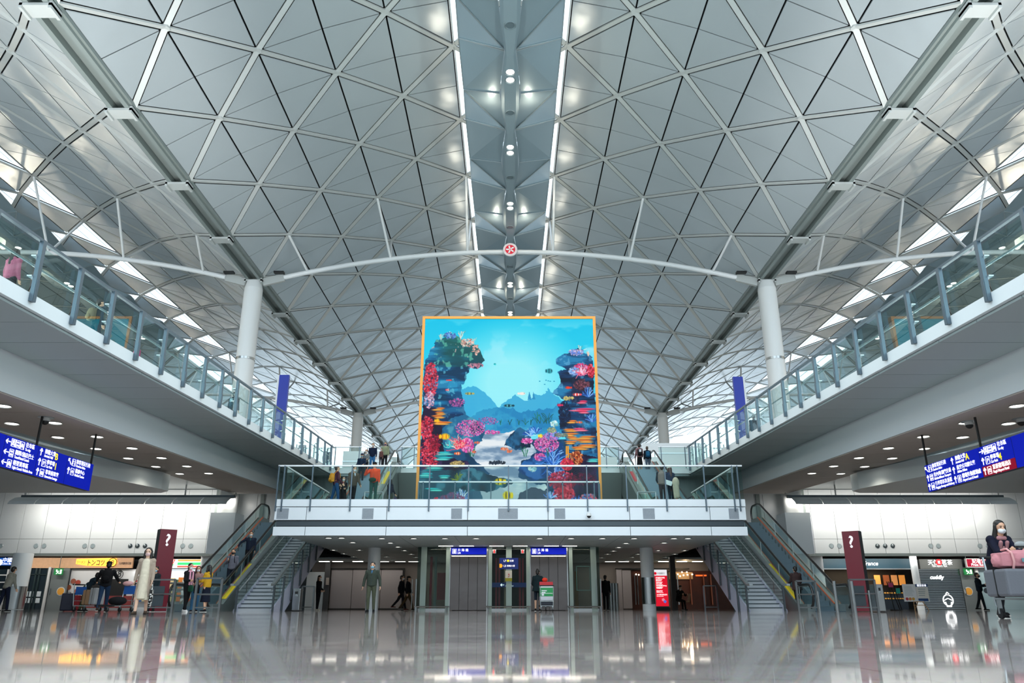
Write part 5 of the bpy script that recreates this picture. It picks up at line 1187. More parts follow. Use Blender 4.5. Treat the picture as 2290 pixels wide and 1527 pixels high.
    cluster(200, 560, 55, 130, RD, 420); cluster(190, 700, 40, 60, ['F0C0D0', 'D090B0', 'A0A8D8'], 120); cluster(170, 900, 45, 90, RD, 260); cluster(190, 1080, 70, 110, RD, 420); cluster(230, 1000, 40, 60, ['70102C', 'A01838'], 120)
    for y in (760, 790, 815, 855): plate(265, y, 90, OR, 2)
    plate(285, 860, 130, OR, 2); plate(290, 1070, 130, CY_, 5); plate(220, 1165, 150, CY_, 3); plate(170, 1215, 110, CY_, 3); plate(290, 1230, 90, CY_, 2); plate(230, 1315, 130, CY_, 2)
    cluster(400, 720, 60, 30, ['C060A8', '8050A0'], 90); cluster(500, 900, 110, 60, PK, 480, (.8, 1.8)); cluster(630, 850, 80, 28, ['C070B8', '8060A8'], 150, (.8, 1.6)); cluster(660, 930, 60, 12, PK, 60)
    cluster(475, 1020, 48, 50, PK, 360); branch(400, 1050, 110, ['FFD0C0', 'FF8898', 'F04868'], 22); cluster(410, 1010, 40, 30, ['F04060', 'FF9890'], 60); branch(330, 1040, 60, CY_, 10)
    cluster(400, 1150, 55, 20, ['C8B070', '988850', 'E0D090'], 120); cluster(240, 1420, 50, 45, RD, 200); branch(300, 1445, 80, ['B8D8FF', '7090E0'], 24); branch(430, 1400, 90, ['E8F4FF', '90B0F0', '6080D8'], 26)
    cluster(360, 1390, 90, 50, ['705080', '8A6090', 'A04868'], 240)
    branch(400, 1260, 60, ['90A040', '607828'], 12)
    # top growths
    for x, y, h in ((280, 260, 60), (430, 250, 80), (350, 240, 50), (520, 290, 60), (1260, 350, 20), (1340, 350, 60), (1400, 380, 40)): branch(x, y, h, ['E0F4F0', 'A0D8D0', '60B0B0', 'F0C8B8'], 8, .5)
    cluster(480, 280, 50, 30, ['F0C0B0', 'F8E0D0', 'D89088'], 90); cluster(545, 330, 30, 40, ['F0C0B0', 'E8A8A0'], 50); cluster(350, 225, 45, 25, ['6090E0', '80C8F0', '4068B8'], 90); cluster(540, 450, 60, 18, ['D890A8', 'B87890'], 60)
    cluster(1310, 350, 60, 22, ['6080D8', '90B0F0', 'E0C0E0'], 120); cluster(1345, 480, 60, 45, PK + RD, 300); cluster(1420, 490, 25, 50, RD, 160); cluster(1290, 490, 40, 30, ['70A0F0', 'B0D0FF'], 90); branch(1360, 520, 80, ['FFB0C8', 'F06888', 'E0E8FF'], 22)
    cluster(1350, 590, 60, 40, ['6A3848', '8A5060', '402030'], 200); branch(1400, 680, 80, BL, 24); branch(1430, 860, 70, BL, 20); cluster(1250, 690, 40, 14, ['B0A868', 'D8C880'], 60)
    for y, w in ((710, 80), (765, 170), (780, 90)): plate(1350, y, w, ['F03868', 'FF7090', 'C02050'], 2)
    cluster(1220, 800, 45, 90, ['081838', '102850'], 200)
    for x, y, w in ((1285, 850, 80), (1265, 910, 110), (1270, 940, 120), (1280, 965, 110), (1260, 995, 100), (1370, 960, 160), (1390, 985, 150), (1370, 1020, 180), (1340, 1035, 120), (1300, 1080, 100), (1340, 905, 110)): plate(x, y, w, OR if y != 905 else ['F04878', 'FF80A0'], 2)
    for x in (1232, 1245): 
        for y in range(1030, 1130, 6): cx, cy = px_(x, y); dab(cx, cy, 1.8, 1.8, C('F0A030'), 1)
    cluster(1310, 1110, 45, 50, ['C05020', '7A2818', 'F0A068'], 200)
    cluster(1080, 1010, 90, 60, PK, 520, (.8, 2)); cluster(1030, 1100, 40, 25, PK, 110); cluster(930, 990, 40, 18, PK, 90); branch(1130, 1160, 140, BL, 40, 1.4); cluster(1130, 950, 60, 30, ['5878D0', '88A8F0', 'D070C0'], 160)
    branch(960, 960, 70, BL + ['B8E0F0'], 30); branch(1000, 940, 60, BL, 20); cluster(1140, 870, 30, 20, ['A8E8E8', 'E0FFFF'], 60); cluster(1120, 915, 30, 18, ['8CA08C', 'B0B888'], 60); cluster(1190, 950, 50, 12, ['8CA08C', '6C8078'], 60)
    for x in (1010, 1030, 1060, 1080, 1100, 730, 800, 870, 920, 960): branch(x, 870 if x > 990 else 880, 90 if x > 990 else 50, ['186868', '207C70', '0E5060'], 3, .3)
    for x in (910, 925, 500, 520, 1090): branch(x, 1100, 80, ['206850', '389070'], 3, .3)
    cluster(1235, 1150, 45, 40, RD, 220); branch(1160, 1250, 100, ['E0F0FF', '80A8F0', '4070D0'], 26); cluster(1200, 1260, 110, 60, ['C02848', 'E04868', '801838'], 420); cluster(1210, 1350, 80, 45, RD, 380)
    branch(1110, 1380, 60, ['B8D8FF', '6090F0'], 20); branch(1320, 1440, 90, ['C0E0FF', '58A0F0', '3068D0'], 34); cluster(1400, 1390, 60, 45, ['E84868', 'F08CA0', '4080D0'], 220); branch(1200, 1435, 40, RD, 14); cluster(1360, 1250, 90, 40, ['501838', '7A2048', '281028'], 220)
    cluster(970, 1180, 30, 20, ['D0F0F0', '90D0E0'], 80); plate(1425, 1118, 90, CY_, 2); cluster(700, 1140, 60, 12, ['384858', '202C3C'], 90); cluster(760, 1045, 25, 10, ['FF7850', 'FFA080'], 30); cluster(800, 1062, 20, 8, ['FF8860'], 20)
    cluster(690, 440, 6, 4, CY_, 6)
    def fish(x, y, w, h, col, fl=1, stripe=None):
        cx, cy = px_(x, y); w *= .31; h *= .31; dab(cx, cy, w * .5, h * .5, C(col), 1); dab(cx - fl * w * .55, cy, w * .16, h * .38, C(col), 1)
        if stripe: dab(cx + fl * w * .12, cy, w * .07, h * .48, C(stripe), 1); dab(cx - fl * w * .28, cy, w * .06, h * .42, C(stripe), 1)
        dab(cx + fl * w * .34, cy - h * .1, .8, .8, C('081018'), 1)
    fish(720, 1268, 70, 46, 'FFD818', -1, '202020'); fish(778, 1360, 62, 56, 'FFD818', -1, '303020'); fish(308, 960, 66, 44, 'FFC820', 1, 'E08010'); fish(250, 848, 34, 28, 'FFC020', 1); fish(1036, 955, 30, 28, 'FFE040', 1)
    fish(1105, 490, 46, 36, '106878', 1, '40C8D0'); fish(1245, 612, 44, 20, 'F04028', -1); fish(1310, 662, 56, 22, 'F05050', -1, 'FFFFFF'); fish(1180, 738, 40, 20, 'D83060', -1); fish(555, 1002, 34, 20, 'F07030', 1, '4060C0'); fish(405, 1077, 40, 22, 'F06838', 1, 'FFE0C0'); fish(530, 1066, 26, 20, 'F07838', 1, '5030A0')
    fish(790, 742, 66, 22, '104858', -1, '60C0C8'); fish(490, 655, 60, 20, 'B8B060', -1, '205060'); fish(895, 655, 50, 22, 'F8E8E0', 1); fish(1055, 1422, 46, 24, 'F06030', 1, 'FFFFFF'); fish(1335, 860, 40, 18, 'F08030', 1, '7040C0'); fish(330, 628, 26, 18, 'E04050', 1, 'FFFFFF'); fish(345, 558, 40, 12, 'F04848', 1)
    for x, y in ((1030, 565), (1078, 558), (1110, 566), (1068, 588), (1140, 566), (1095, 562)): cx, cy = px_(x, y); dab(cx, cy, 2, 1.2, C('2090B8'), 1)
    img = np.clip(img, 0, 1)
    img *= (1 - .06 * ((vv % 3) == 0))[..., None]                        # LED lines
    return np.clip(img, 0, 1)
img = paint(); Ht, Wd = img.shape[:2]
SYc = 35.6
xl, xr = (928 - CX) * (SYc * CT + 1.3) / F + .0, (1348 - CX) * (SYc * CT + 1.3) / F
zt_ = at(1141, 708, Y=SYc).z; zb_ = 4.42
t = thing('video_screen', ((xl + xr) / 2, SYc, zb_), 'giant square video screen showing a bright coral reef in an orange frame', 'screen')
fw = .13
m = MB(); m.box(xl + .02, xr - .02, SYc + .06, SYc + 1.1, zb_, zt_ - .02); obj('cabinet', m, M_steeld, t)
m = MB(); m.box(xl, xl + fw, SYc - .06, SYc + .5, zb_, zt_); m.box(xr - fw, xr, SYc - .06, SYc + .5, zb_, zt_); m.box(xl + fw, xr - fw, SYc - .06, SYc + .5, zt_ - fw, zt_); obj('frame', m, M_gold, t)
gx = np.linspace(xl + fw, xr - fw, Wd + 1); gz = np.linspace(zt_ - fw, zb_ + .02, Ht + 1)
XX, ZZ = np.meshgrid(gx, gz); co = np.stack([XX - wloc(t).x, np.full_like(XX, 0.0), ZZ - zb_], -1).reshape(-1, 3)
me = bpy.data.meshes.new('display'); me.vertices.add(len(co)); me.vertices.foreach_set('co', co.ravel())
i, j = np.mgrid[0:Ht, 0:Wd]; a = (i * (Wd + 1) + j).ravel(); fa = np.stack([a, a + Wd + 1, a + Wd + 2, a + 1], -1)
me.loops.add(fa.size); me.loops.foreach_set('vertex_index', fa.ravel()); me.polygons.add(len(fa)); me.polygons.foreach_set('loop_start', np.arange(len(fa)) * 4); me.polygons.foreach_set('loop_total', np.full(len(fa), 4)); me.update(calc_edges=True)
ca = me.color_attributes.new('picture', 'FLOAT_COLOR', 'CORNER')
lc = np.where(img <= .04045, img / 12.92, ((img + .055) / 1.055) ** 2.4).reshape(-1, 3); lc4 = np.ones((len(lc), 4)); lc4[:, :3] = lc
ca.data.foreach_set('color', np.repeat(lc4, 4, axis=0).ravel().astype('f4'))
sm = bpy.data.materials.new('screen_picture'); sm.use_nodes = True; nt = sm.node_tree; b = nt.nodes['Principled BSDF']; vc = nt.nodes.new('ShaderNodeVertexColor'); vc.layer_name = 'picture'
b.inputs['Base Color'].default_value = (.005, .005, .005, 1); b.inputs['Specular IOR Level'].default_value = .08; b.inputs['Roughness'].default_value = .4; nt.links.new(vc.outputs['Color'], b.inputs['Emission Color']); b.inputs['Emission Strength'].default_value = 1.05
me.materials.append(sm); o = bpy.data.objects.new('display', me); COL.objects.link(o); o.parent = t; o.location = (0, 0, 0)
# ================================================================ PEOPLE
def rot_x(v, a): c, s = math.cos(a), math.sin(a); return Vector((v.x, v.y * c - v.z * s, v.y * s + v.z * c))
def blob(name, prims, mt, parent, voxel, label=None, smooth_it=2):
    m = MB()
    for p in prims:
        if p[0] == 'c':                      # tapered capsule
            a, b, r1, r2 = Vector(p[1]), Vector(p[2]), p[3], p[4]; d = (b - a)
            if d.length < 1e-4: d = Vector((0, 0, .001))
            u = d.normalized(); pts = [a - u * r1 * .92, a - u * r1 * .6, a, b, b + u * r2 * .6, b + u * r2 * .92]
            m.tube(pts, [r1 * .38, r1 * .8, r1, r2, r2 * .8, r2 * .38], 10)
        elif p[0] == 'e': m.ell(p[1], p[2], 14, 10, p[3] if len(p) > 3 else None)
        elif p[0] == 'b': m.bar(p[1], p[2], p[3], p[4], p[5] if len(p) > 5 else (0, 0, 1))
        elif p[0] == 'f':                    # frustum (skirt)
            a, b = Vector(p[1]), Vector(p[2]); rx1, ry1, rx2, ry2 = p[3:7]; vs = []; n = 16
            for (q, rx, ry) in ((a, rx1, ry1), (b, rx2, ry2)): vs += [(q.x + rx * math.cos(2 * math.pi * k / n), q.y + ry * math.sin(2 * math.pi * k / n), q.z) for k in range(n)]
            m.add(vs, [tuple(range(n)), tuple(range(2 * n - 1, n - 1, -1))] + [(k, n + k, n + (k + 1) % n, (k + 1) % n) for k in range(n)])
    me = m.mesh(name, True); bm = bmesh.new(); bm.from_mesh(me); bmesh.ops.recalc_face_normals(bm, faces=bm.faces); bm.to_mesh(me); bm.free()
    me.materials.append(mt)
    o = bpy.data.objects.new(name, me); COL.objects.link(o)
    md = o.modifiers.new('r', 'REMESH'); md.mode = 'VOXEL'; md.voxel_size = voxel; md.use_smooth_shade = True
    if smooth_it: sm_ = o.modifiers.new('s', 'SMOOTH'); sm_.factor = .5; sm_.iterations = smooth_it
    BLOBS.append(o); o.parent = parent
    if label: o['label'] = label
    return o
BLOBS = []
SKINS = [mat('skin_a', 'D8AA8C', .5), mat('skin_b', 'C4967A', .5), mat('skin_c', 'E4BCA2', .5)]
def person(name, pos, face, label, h=1.7, fem=False, lean=0, look=0, nod=0, legs=((8, 0), (-8, 12)), arms=((0, 8, 15), (0, 8, 15)),
           top=('jacket', '2A3036'), bottom=('trousers', '26282C'), shoes='1A1A1C', hair='short', hairc=None, mask=M_mask, skin=0, near=False, cap=None, bag=None, sole=None, sit=False, group=None, scarf=None, extra=None, inner=None, bulk=1.0, coatlen=None):
    """face: direction the person looks in degrees, 0 towards the camera, 90 to the picture's right"""
    s = h / 1.7; vx = (.0105 if near else .0135) * s; t = thing('person', pos, label, 'person', group, rz=R(face)); t.name = 'person'
    k = s; wq = .92 if fem else 1.0
    L = math.radians(lean); sh = (.155 if fem else .18) * k; hp = .085 * k
    pel = Vector((0, 0, .93 * k))
    J = {}
    for i, sg in ((0, -1), (1, 1)):
        th, kn = legs[i]; hip = pel + Vector((sg * hp, 0, -.03 * k)); a = R(th); kd = Vector((sg * .012 * k, -math.sin(a), -math.cos(a)))
        knee = hip + kd * .43 * k; b = R(th - kn); ank = knee + Vector((0, -math.sin(b), -math.cos(b))) * .41 * k
        J['hip%d' % i], J['knee%d' % i], J['ank%d' % i] = hip, knee, ank
    low = min(J['ank0'].z, J['ank1'].z) - .075 * k; dz = Vector((0, 0, -low))
    if sit: dz = Vector((0, 0, .50 * k - pel.z + .06))
    for q in list(J): J[q] = J[q] + dz
    pel = pel + dz
    def tor(x, y, z): v = rot_x(Vector((x, y, z)) * k, L); return pel + v
    belly, chest, neck = tor(0, -.01, .14), tor(0, .0, .36), tor(0, .005, .52)
    hd = neck + rot_x(Vector((0, -.025 * k, .145 * k)), L * .45 - R(nod) * 0) 
    HM = Matrix.Rotation(R(look), 3, 'Z') @ Matrix.Rotation(L * .3 + R(nod), 3, 'X')
    kh = 1.08 * k
    def hp_(x, y, z): return hd + HM @ (Vector((x, y, z)) * kh)
    B = [('e', pel, (.15 * k * wq, .105 * k, .12 * k)), ('e', belly, (.135 * k * wq, .10 * k, .15 * k)), ('e', chest, (.165 * k * wq, .11 * k, .17 * k)), ('c', tor(0, .01, .44), hd - Vector((0, 0, .06 * k)), .062 * k, .052 * k)]
    # head: skull, jaw, nose, ears
    B += [('e', hp_(0, .012, .03), (.074 * kh, .092 * kh, .088 * kh), HM), ('e', hp_(0, -.02, -.035), (.056 * kh, .068 * kh, .075 * kh), HM), ('c', hp_(0, -.088, .0), hp_(0, -.102, -.025), .011 * kh, .014 * kh),
          ('e', hp_(-.076, .012, -.005), (.012 * kh, .02 * kh, .03 * kh), HM), ('e', hp_(.076, .012, -.005), (.012 * kh, .02 * kh, .03 * kh), HM)]
    for i, sg in ((0, -1), (1, 1)):
        B += [('c', J['hip%d' % i], J['knee%d' % i], .085 * k * wq, .055 * k), ('c', J['knee%d' % i], J['ank%d' % i], .054 * k, .036 * k)]
        f = J['ank%d' % i]; B += [('c', f + Vector((0, .03, -.045)) * k, f + Vector((sg * .02, -.14, -.052)) * k, .035 * k, .03 * k)]
        sw, ab, el = arms[i]; S = tor(sg * sh, .0, .44); a, b_ = R(sw) + L * .6, R(ab)
        d = Vector((sg * math.sin(b_), -math.sin(a) * math.cos(b_), -math.cos(a) * math.cos(b_))); E = S + d * .28 * k
        a2 = a + R(el); inn = R(ab) * .4 - (R(el) * .28 if el > 40 else 0); d2 = Vector((sg * math.sin(inn), -math.sin(a2) * math.cos(inn), -math.cos(a2) * math.cos(inn))); Wr = E + d2 * .24 * k
        J['sh%d' % i], J['el%d' % i], J['wr%d' % i], J['hd%d' % i] = S, E, Wr, d2
        B += [('e', S, (.06 * k, .058 * k, .062 * k)), ('c', S, E, .047 * k * wq, .038 * k), ('c', E, Wr, .037 * k, .026 * k)]
        # hand: palm, four curled fingers, thumb
        side = d2.cross(Vector((sg, 0, 0))).normalized(); palm_n = side.cross(d2).normalized()      # side: across the knuckles
        pc = Wr + d2 * .05 * k; B.append(('b', Wr + d2 * .005 * k, Wr + d2 * .09 * k, .075 * k, .026 * k, palm_n))
        fw = d2
        for q, ln in enumerate((.06, .075, .07, .055)):
            o_ = side * (-.028 + .0187 * q) * k; b0 = Wr + d2 * .088 * k + o_; curl = -palm_n * sg
            b1 = b0 + (fw * .9 + curl * .35).normalized() * ln * .55 * k; b2 = b1 + (fw * .5 + curl * .85).normalized() * ln * .5 * k
            B += [('c', b0, b1, .0088 * k, .008 * k), ('c', b1, b2, .008 * k, .0068 * k)]
        tb = Wr + d2 * .03 * k - side * .034 * k; tm = tb + (fw * .7 - side * .6).normalized() * .035 * k; B += [('c', tb, tm, .0115 * k, .009 * k), ('c', tm, tm + fw * .026 * k, .009 * k, .0075 * k)]
    blob('body', B, SKINS[skin], t, min(vx, .009 * s) if near else vx * .85, smooth_it=1)
    # eyes and brows
    for sg in (-1, 1):
        m = MB(); m.ell(hp_(sg * .031, -.077, .012), (.013 * kh, .006 * kh, .0065 * kh), 10, 6); obj('eye', m, M_black, t, smooth=True, local=True)
        m = MB(); m.bar(hp_(sg * .016, -.085, .032), hp_(sg * .048, -.076, .031), .006 * kh, .007 * kh); obj('eyebrow', m, M_hairk, t, local=True)
    if not mask: m = MB(); m.ell(hp_(0, -.083, -.062), (.024 * kh, .008 * kh, .008 * kh), 10, 6); obj('mouth', m, mat('lips', 'A8605A', .5), t, smooth=True, local=True)
    if mask: 
        mk = [('e', hp_(0, -.038, -.046), (.060 * kh, .062 * kh, .052 * kh), HM), ('c', hp_(0, -.1, -.03), hp_(0, -.095, -.05), .018 * kh, .014 * kh)]
        blob('face_mask', mk, mask, t, .008 * s, smooth_it=2)
    hc = mat('hair_' + hairc, hairc, .45) if hairc else M_hairk
    if hair:
        Hh = [('e', hp_(0, .026, .052), (.083 * kh, .094 * kh, .078 * kh), HM), ('e', hp_(0, .055, .0), (.076 * kh, .066 * kh, .085 * kh), HM)]
        if hair == 'long': Hh += [('c', hp_(0, .06, -.02), tor(0, .095, .34), .078 * k, .06 * k), ('c', hp_(-.07, .015, .03), tor(-.1, -.05, .40), .034 * k, .036 * k), ('c', tor(-.1, -.05, .40), tor(-.1, -.13, .2), .036 * k, .022 * k), ('c', hp_(.07, .015, .03), tor(.1, -.05, .40), .034 * k, .036 * k), ('c', tor(.1, -.05, .40), tor(.1, -.13, .2), .036 * k, .022 * k)]
        if hair == 'bob': Hh += [('c', hp_(-.07, .02, .03), hp_(-.08, .01, -.13), .034 * kh, .036 * kh), ('c', hp_(.07, .02, .03), hp_(.08, .01, -.13), .034 * kh, .036 * kh), ('c', hp_(0, .06, .0), hp_(0, .06, -.13), .07 * kh, .06 * kh)]
        if hair == 'tail': Hh += [('c', hp_(0, .10, .03), tor(0, .12, .38), .034 * k, .02 * k)]
        if hair == 'bun': Hh += [('e', hp_(0, .06, .12), (.045 * kh, .045 * kh, .04 * kh), HM)]
        blob('hair', Hh, hc, t, .011 * s, smooth_it=1)
    if cap: blob('cap', [('e', hp_(0, .015, .075), (.09 * kh, .102 * kh, .065 * kh), HM), ('b', hp_(0, -.06, .06), hp_(0, -.16, .045), .13 * kh, .012 * kh)], cloth(cap), t, .01)
    # clothes
    kind, col = top; g = .022 * k * bulk; loose = {'jacket': 1.25, 'coat': 1.3, 'puffer': 1.75, 'shirt': .7, 'hoodie': 1.2, 'vest': 1.3, 'suit': 1.05}.get(kind, 1) * g
    Tt = [('e', belly, (.14 * k * wq + loose, .105 * k + loose, .16 * k)), ('e', chest, (.168 * k * wq + loose, .115 * k + loose, .165 * k)), ('e', tor(0, 0, .0), (.145 * k * wq + loose, .11 * k + loose, .10 * k)), ('c', tor(-.11, 0, .44), tor(.11, 0, .44), .075 * k, .075 * k), ('c', tor(0, .012, .46), tor(0, .012, .52), .068 * k, .058 * k + loose * .3)]
    Tt.append(('f', pel - Vector((0, 0, .03 * k)), chest - Vector((0, 0, .02 * k)), .145 * k * wq + loose, .108 * k + loose, .158 * k * wq + loose, .11 * k + loose))
    if kind == 'hoodie' or kind == 'puffer' or kind == 'jacket': Tt.append(('c', tor(-.06, .06, .50), tor(.06, .06, .50), .05 * k, .05 * k))
    if kind != 'vest':
        for i in (0, 1): Tt += [('e', J['sh%d' % i], (.064 * k + loose * .5, .063 * k + loose * .5, .066 * k + loose * .5)), ('c', J['sh%d' % i], J['el%d' % i], .050 * k + loose * .5, .042 * k + loose * .5), ('c', J['el%d' % i], J['wr%d' % i] - J['hd%d' % i] * .015, .041 * k + loose * .45, .033 * k + loose * .35)]
    if coatlen:
        zb = pel.z - coatlen * k; Tt.append(('f', (tor(0, 0, 0).x, pel.y + .015 * k, zb), (pel.x, pel.y + .005, pel.z + .05 * k), .19 * k + loose, .15 * k + loose, .15 * k + loose, .115 * k + loose))
    blob(kind, Tt, cloth(col), t, vx)
    if kind == 'vest': blob('sleeves', [q for i in (0, 1) for q in (('e', J['sh%d' % i], (.068 * k, .066 * k, .07 * k)), ('c', J['sh%d' % i], J['el%d' % i], .054 * k, .046 * k), ('c', J['el%d' % i], J['wr%d' % i], .045 * k, .034 * k))], cloth(inner or '22262A'), t, vx)
    if kind in ('jacket', 'coat', 'puffer', 'suit'):
        m = MB(); fr = [tor(0, -.115 * 1 - loose / k * .98, z) for z in (-.02, .1, .2, .3)]; fr = [Vector((p.x, p.y - .0, p.z)) for p in fr]
        m.tube(fr, .006 * k, 6); obj('zip', m, M_steeld, t, local=True)
        if inner: m = MB(); m.ell(tor(0, -.075 - loose / k * .6, .38), (.045 * k, .05 * k, .13 * k), 10, 6); obj('shirt_front', m, cloth(inner), t, smooth=True, local=True)
    bk, bc = bottom
    if bk in ('trousers', 'jeans', 'shorts'):
        Tp = [('e', pel, (.155 * k * wq, .115 * k, .12 * k))]
        for i in (0, 1):
            Tp += [('c', J['hip%d' % i], J['knee%d' % i], .096 * k * wq, .066 * k)]
            if bk != 'shorts': Tp += [('c', J['knee%d' % i], J['ank%d' % i].lerp(J['knee%d' % i], .06), .064 * k, .052 * k)]
        blob(bk, Tp, cloth(bc), t, vx)
    elif bk in ('skirt', 'dress'):
        zb = (J['knee0'].z + J['knee1'].z) / 2 - .12 * k
        blob(bk, [('e', pel, (.155 * k, .125 * k, .12 * k)), ('f', (0, -.01, zb), (0, pel.y, pel.z + .02), .20 * k, .17 * k, .15 * k, .12 * k)], cloth(bc), t, vx)
    for i, sg in ((0, -1), (1, 1)):
        f = J['ank%d' % i]; so = blob('shoe', [('c', f + Vector((0, .035, -.04)) * k, f + Vector((sg * .022, -.145, -.05)) * k, .046 * k, .038 * k), ('c', f + Vector((0, .01, 0)) * k, f + Vector((0, .01, -.03)) * k, .044 * k, .046 * k)], cloth(shoes), t, .011 * s, smooth_it=1)
        m = MB(); m.bar(f + Vector((0, .075, -.073)) * k, f + Vector((sg * .025, -.18, -.073)) * k, .082 * k, .02 * k); obj('sole', m, cloth(sole or 'D8D8D4'), so, local=True, bevel=.006)
    if scarf: blob('scarf', [('c', tor(-.055, -.05, .50), tor(.055, -.05, .50), .042 * k, .042 * k), ('c', tor(-.06, -.13, .46), tor(-.05, -.145, .04), .034 * k, .045 * k), ('c', tor(.06, -.13, .46), tor(.05, -.145, .02), .034 * k, .045 * k)], cloth(scarf), t, vx)
    # bags are things of their own, set where they hang
    Mw = Matrix.Translation(pos) @ Matrix.Rotation(R(face), 4, 'Z')
    J['T'] = t; J['tor'] = tor; J['Mw'] = Mw; J['hp'] = hp_; J['k'] = k; J['pel'] = pel
    if bag:
        kind_, c_, lab = bag[:3]
        if kind_ == 'backpack':
            p = Mw @ tor(0, .13, .25); b = thing('backpack', p, lab, 'backpack', rz=R(face)); 
            Q = Matrix.Rotation(L, 3, 'X')
            blob('pack', [('e', Q @ Vector((0, .09, -.02)) * k, (.155 * k, .11 * k, .22 * k)), ('b', Q @ Vector((0, .06, -.2)) * k, Q @ Vector((0, .06, .16)) * k, .26 * k, .14 * k, (0, 1, 0))], cloth(c_), b, .014)
            blob('front_pocket', [('e', Q @ Vector((0, .18, -.1)) * k, (.11 * k, .045 * k, .09 * k))], cloth(c_), b, .012)
            for sg in (-1, 1):
                m = MB(); pts = [tor(sg * .09, .14, .40), tor(sg * .095, .02, .535), tor(sg * .1, -.11 - loose / k, .42), tor(sg * .12, -.12 - loose / k, .25), tor(sg * .15, .08, .1)]
                pts = [q - tor(0, .13, .25) for q in pts]; m.tube(pts, .014 * k, 8); obj('strap', m, cloth(c_), b, smooth=True, local=True)
            if len(bag) > 3: m = MB(); m.box(-.07, .07, .235 * k, .242 * k, -.02, .14); obj('patch', m, cloth(bag[3]), b, local=True)
        if kind_ in ('handbag', 'tote'):
            i = bag[3]; W_ = J['wr%d' % i] + J['hd%d' % i] * .06; p = Mw @ (W_ + Vector((0, 0, -.28)) * k); b = thing('handbag', p, lab, 'bag', rz=R(face))
            sz = (.05, .15, .13) if kind_ == 'handbag' else (.06, .14, .2)
            blob('bag_body', [('e', (0, 0, 0), [q * k for q in sz]), ('b', (0, 0, -sz[2] * k * .8), (0, 0, sz[2] * .7 * k), sz[0] * 1.6 * k, sz[1] * 1.5 * k)], cloth(c_), b, .012)
            m = MB(); m.tube([(0, -.08 * k, sz[2] * .7 * k), (0, -.05 * k, .25 * k), (0, 0, .29 * k), (0, .05 * k, .25 * k), (0, .08 * k, sz[2] * .7 * k)], .008 * k, 6); obj('bag_handle', m, cloth(c_), b, smooth=True, local=True)
    return J

def gp(px, Y, z=0): return ((px - CX) * (Y * CT + (z - HC) * ST) / F, Y, z)
# ---- ground floor
J = person('p', gp(312, 21.2), 12, 'woman in a long beige cardigan and cream knitted dress walking towards the camera', 1.66, True, near=True, legs=((14, 6), (-10, 8)), arms=((-10, 14, 18), (4, 10, 12)), top=('coat', 'A8998A'), bottom=('dress', 'CFC6B0'), shoes='4A3C32', sole='2A2420', hair='bob', mask=mat('mask_pink', 'D8B8B8', .7), skin=2, coatlen=.5, bulk=.9)
t, tor, k = J['T'], J['tor'], J['k']; pz = J['pel'].z
blob('dress_front', [('e', tor(0, -.068, .35), (.12 * k, .085 * k, .16 * k)), ('e', tor(0, -.10, .12), (.115 * k, .10 * k, .17 * k)), ('f', (0, -.09, pz + .0 * k), (0, -.07, pz + .36 * k), .118 * k, .12 * k, .105 * k, .09 * k), ('f', (0, -.07, pz - .54 * k), (0, -.09, pz + .05 * k), .135 * k, .17 * k, .115 * k, .12 * k), ('c', tor(-.05, -.05, .46), tor(0, -.12, .36), .03, .04), ('c', tor(.05, -.05, .46), tor(0, -.12, .36), .03, .04)], cloth('D9D0BA'), t, .012)
m = MB(); m.tube([tor(-.06, -.04, .5), tor(-.03, -.105, .44), tor(0, -.125, .42), tor(.03, -.105, .44), tor(.06, -.04, .5)], .004, 6); obj('necklace', m, M_steeld, t, local=True)
p = J['Mw'] @ (J['wr1'] + Vector((.02, 0, -.42))); b = thing('patterned_tote', p, 'black and white patterned fabric bag hanging from the hand of the woman in beige', 'bag', rz=R(12))
pmx = mat('zebra_cloth', '1A1A1A', .8); nt = pmx.node_tree; tc = nt.nodes.new('ShaderNodeTexCoord'); nz_ = nt.nodes.new('ShaderNodeTexNoise'); nz_.inputs['Scale'].default_value = 22; cr = nt.nodes.new('ShaderNodeValToRGB'); cr.color_ramp.interpolation = 'CONSTANT'; cr.color_ramp.elements[0].color = (.01, .01, .01, 1); cr.color_ramp.elements[1].position = .53; cr.color_ramp.elements[1].color = (.75, .75, .72, 1)
nt.links.new(tc.outputs['Object'], nz_.inputs['Vector']); nt.links.new(nz_.outputs['Fac'], cr.inputs[0]); nt.links.new(cr.outputs[0], nt.nodes['Principled BSDF'].inputs['Base Color'])
blob('bag_body', [('e', (0, 0, 0), (.05, .1, .26)), ('b', (0, 0, -.2), (0, 0, .2), .07, .15)], pmx, b, .012)
m = MB(); m.tube([(0, -.05, .2), (0, -.02, .38), (0, .02, .38), (0, .05, .2)], .01, 6); obj('bag_handle', m, pmx, b, smooth=True, local=True)

person('p', gp(828, 30), 0, 'man in a dark olive jacket and green trousers walking to the camera, blue mask', 1.74, legs=((12, 14), (-6, 4)), arms=((-8, 20, 14), (-4, 20, 16)), top=('jacket', '3A423A'), bottom=('trousers', '4A4F40'), shoes='15171A', sole='15171A', mask=M_maskb, inner='3C6890', near=True, bulk=1.35)
person('p', gp(226, 30), 200, 'large man in black seen from behind with a backpack, pushing a trolley', 1.82, lean=12, legs=((22, 4), (-20, 12)), arms=((30, 24, 30), (30, 24, 30)), top=('jacket', '14161A'), bottom=('jeans', '1F3550'), shoes='3A2A22', bag=('backpack', '101114', 'black backpack on the back of the large man in black at the left'), cap='14161A', bulk=1.3)
person('p', gp(182, 33), 118, 'person in a dark hoodie and olive trousers bending over a trolley', 1.62, lean=42, legs=((4, 0), (-4, 4)), arms=((30, 8, 20), (34, 8, 20)), top=('hoodie', '1E2E38'), bottom=('trousers', '4E5A40'), shoes='1A1C1E', hair='short', mask=mat('mask_navy', '1A2438', .7))
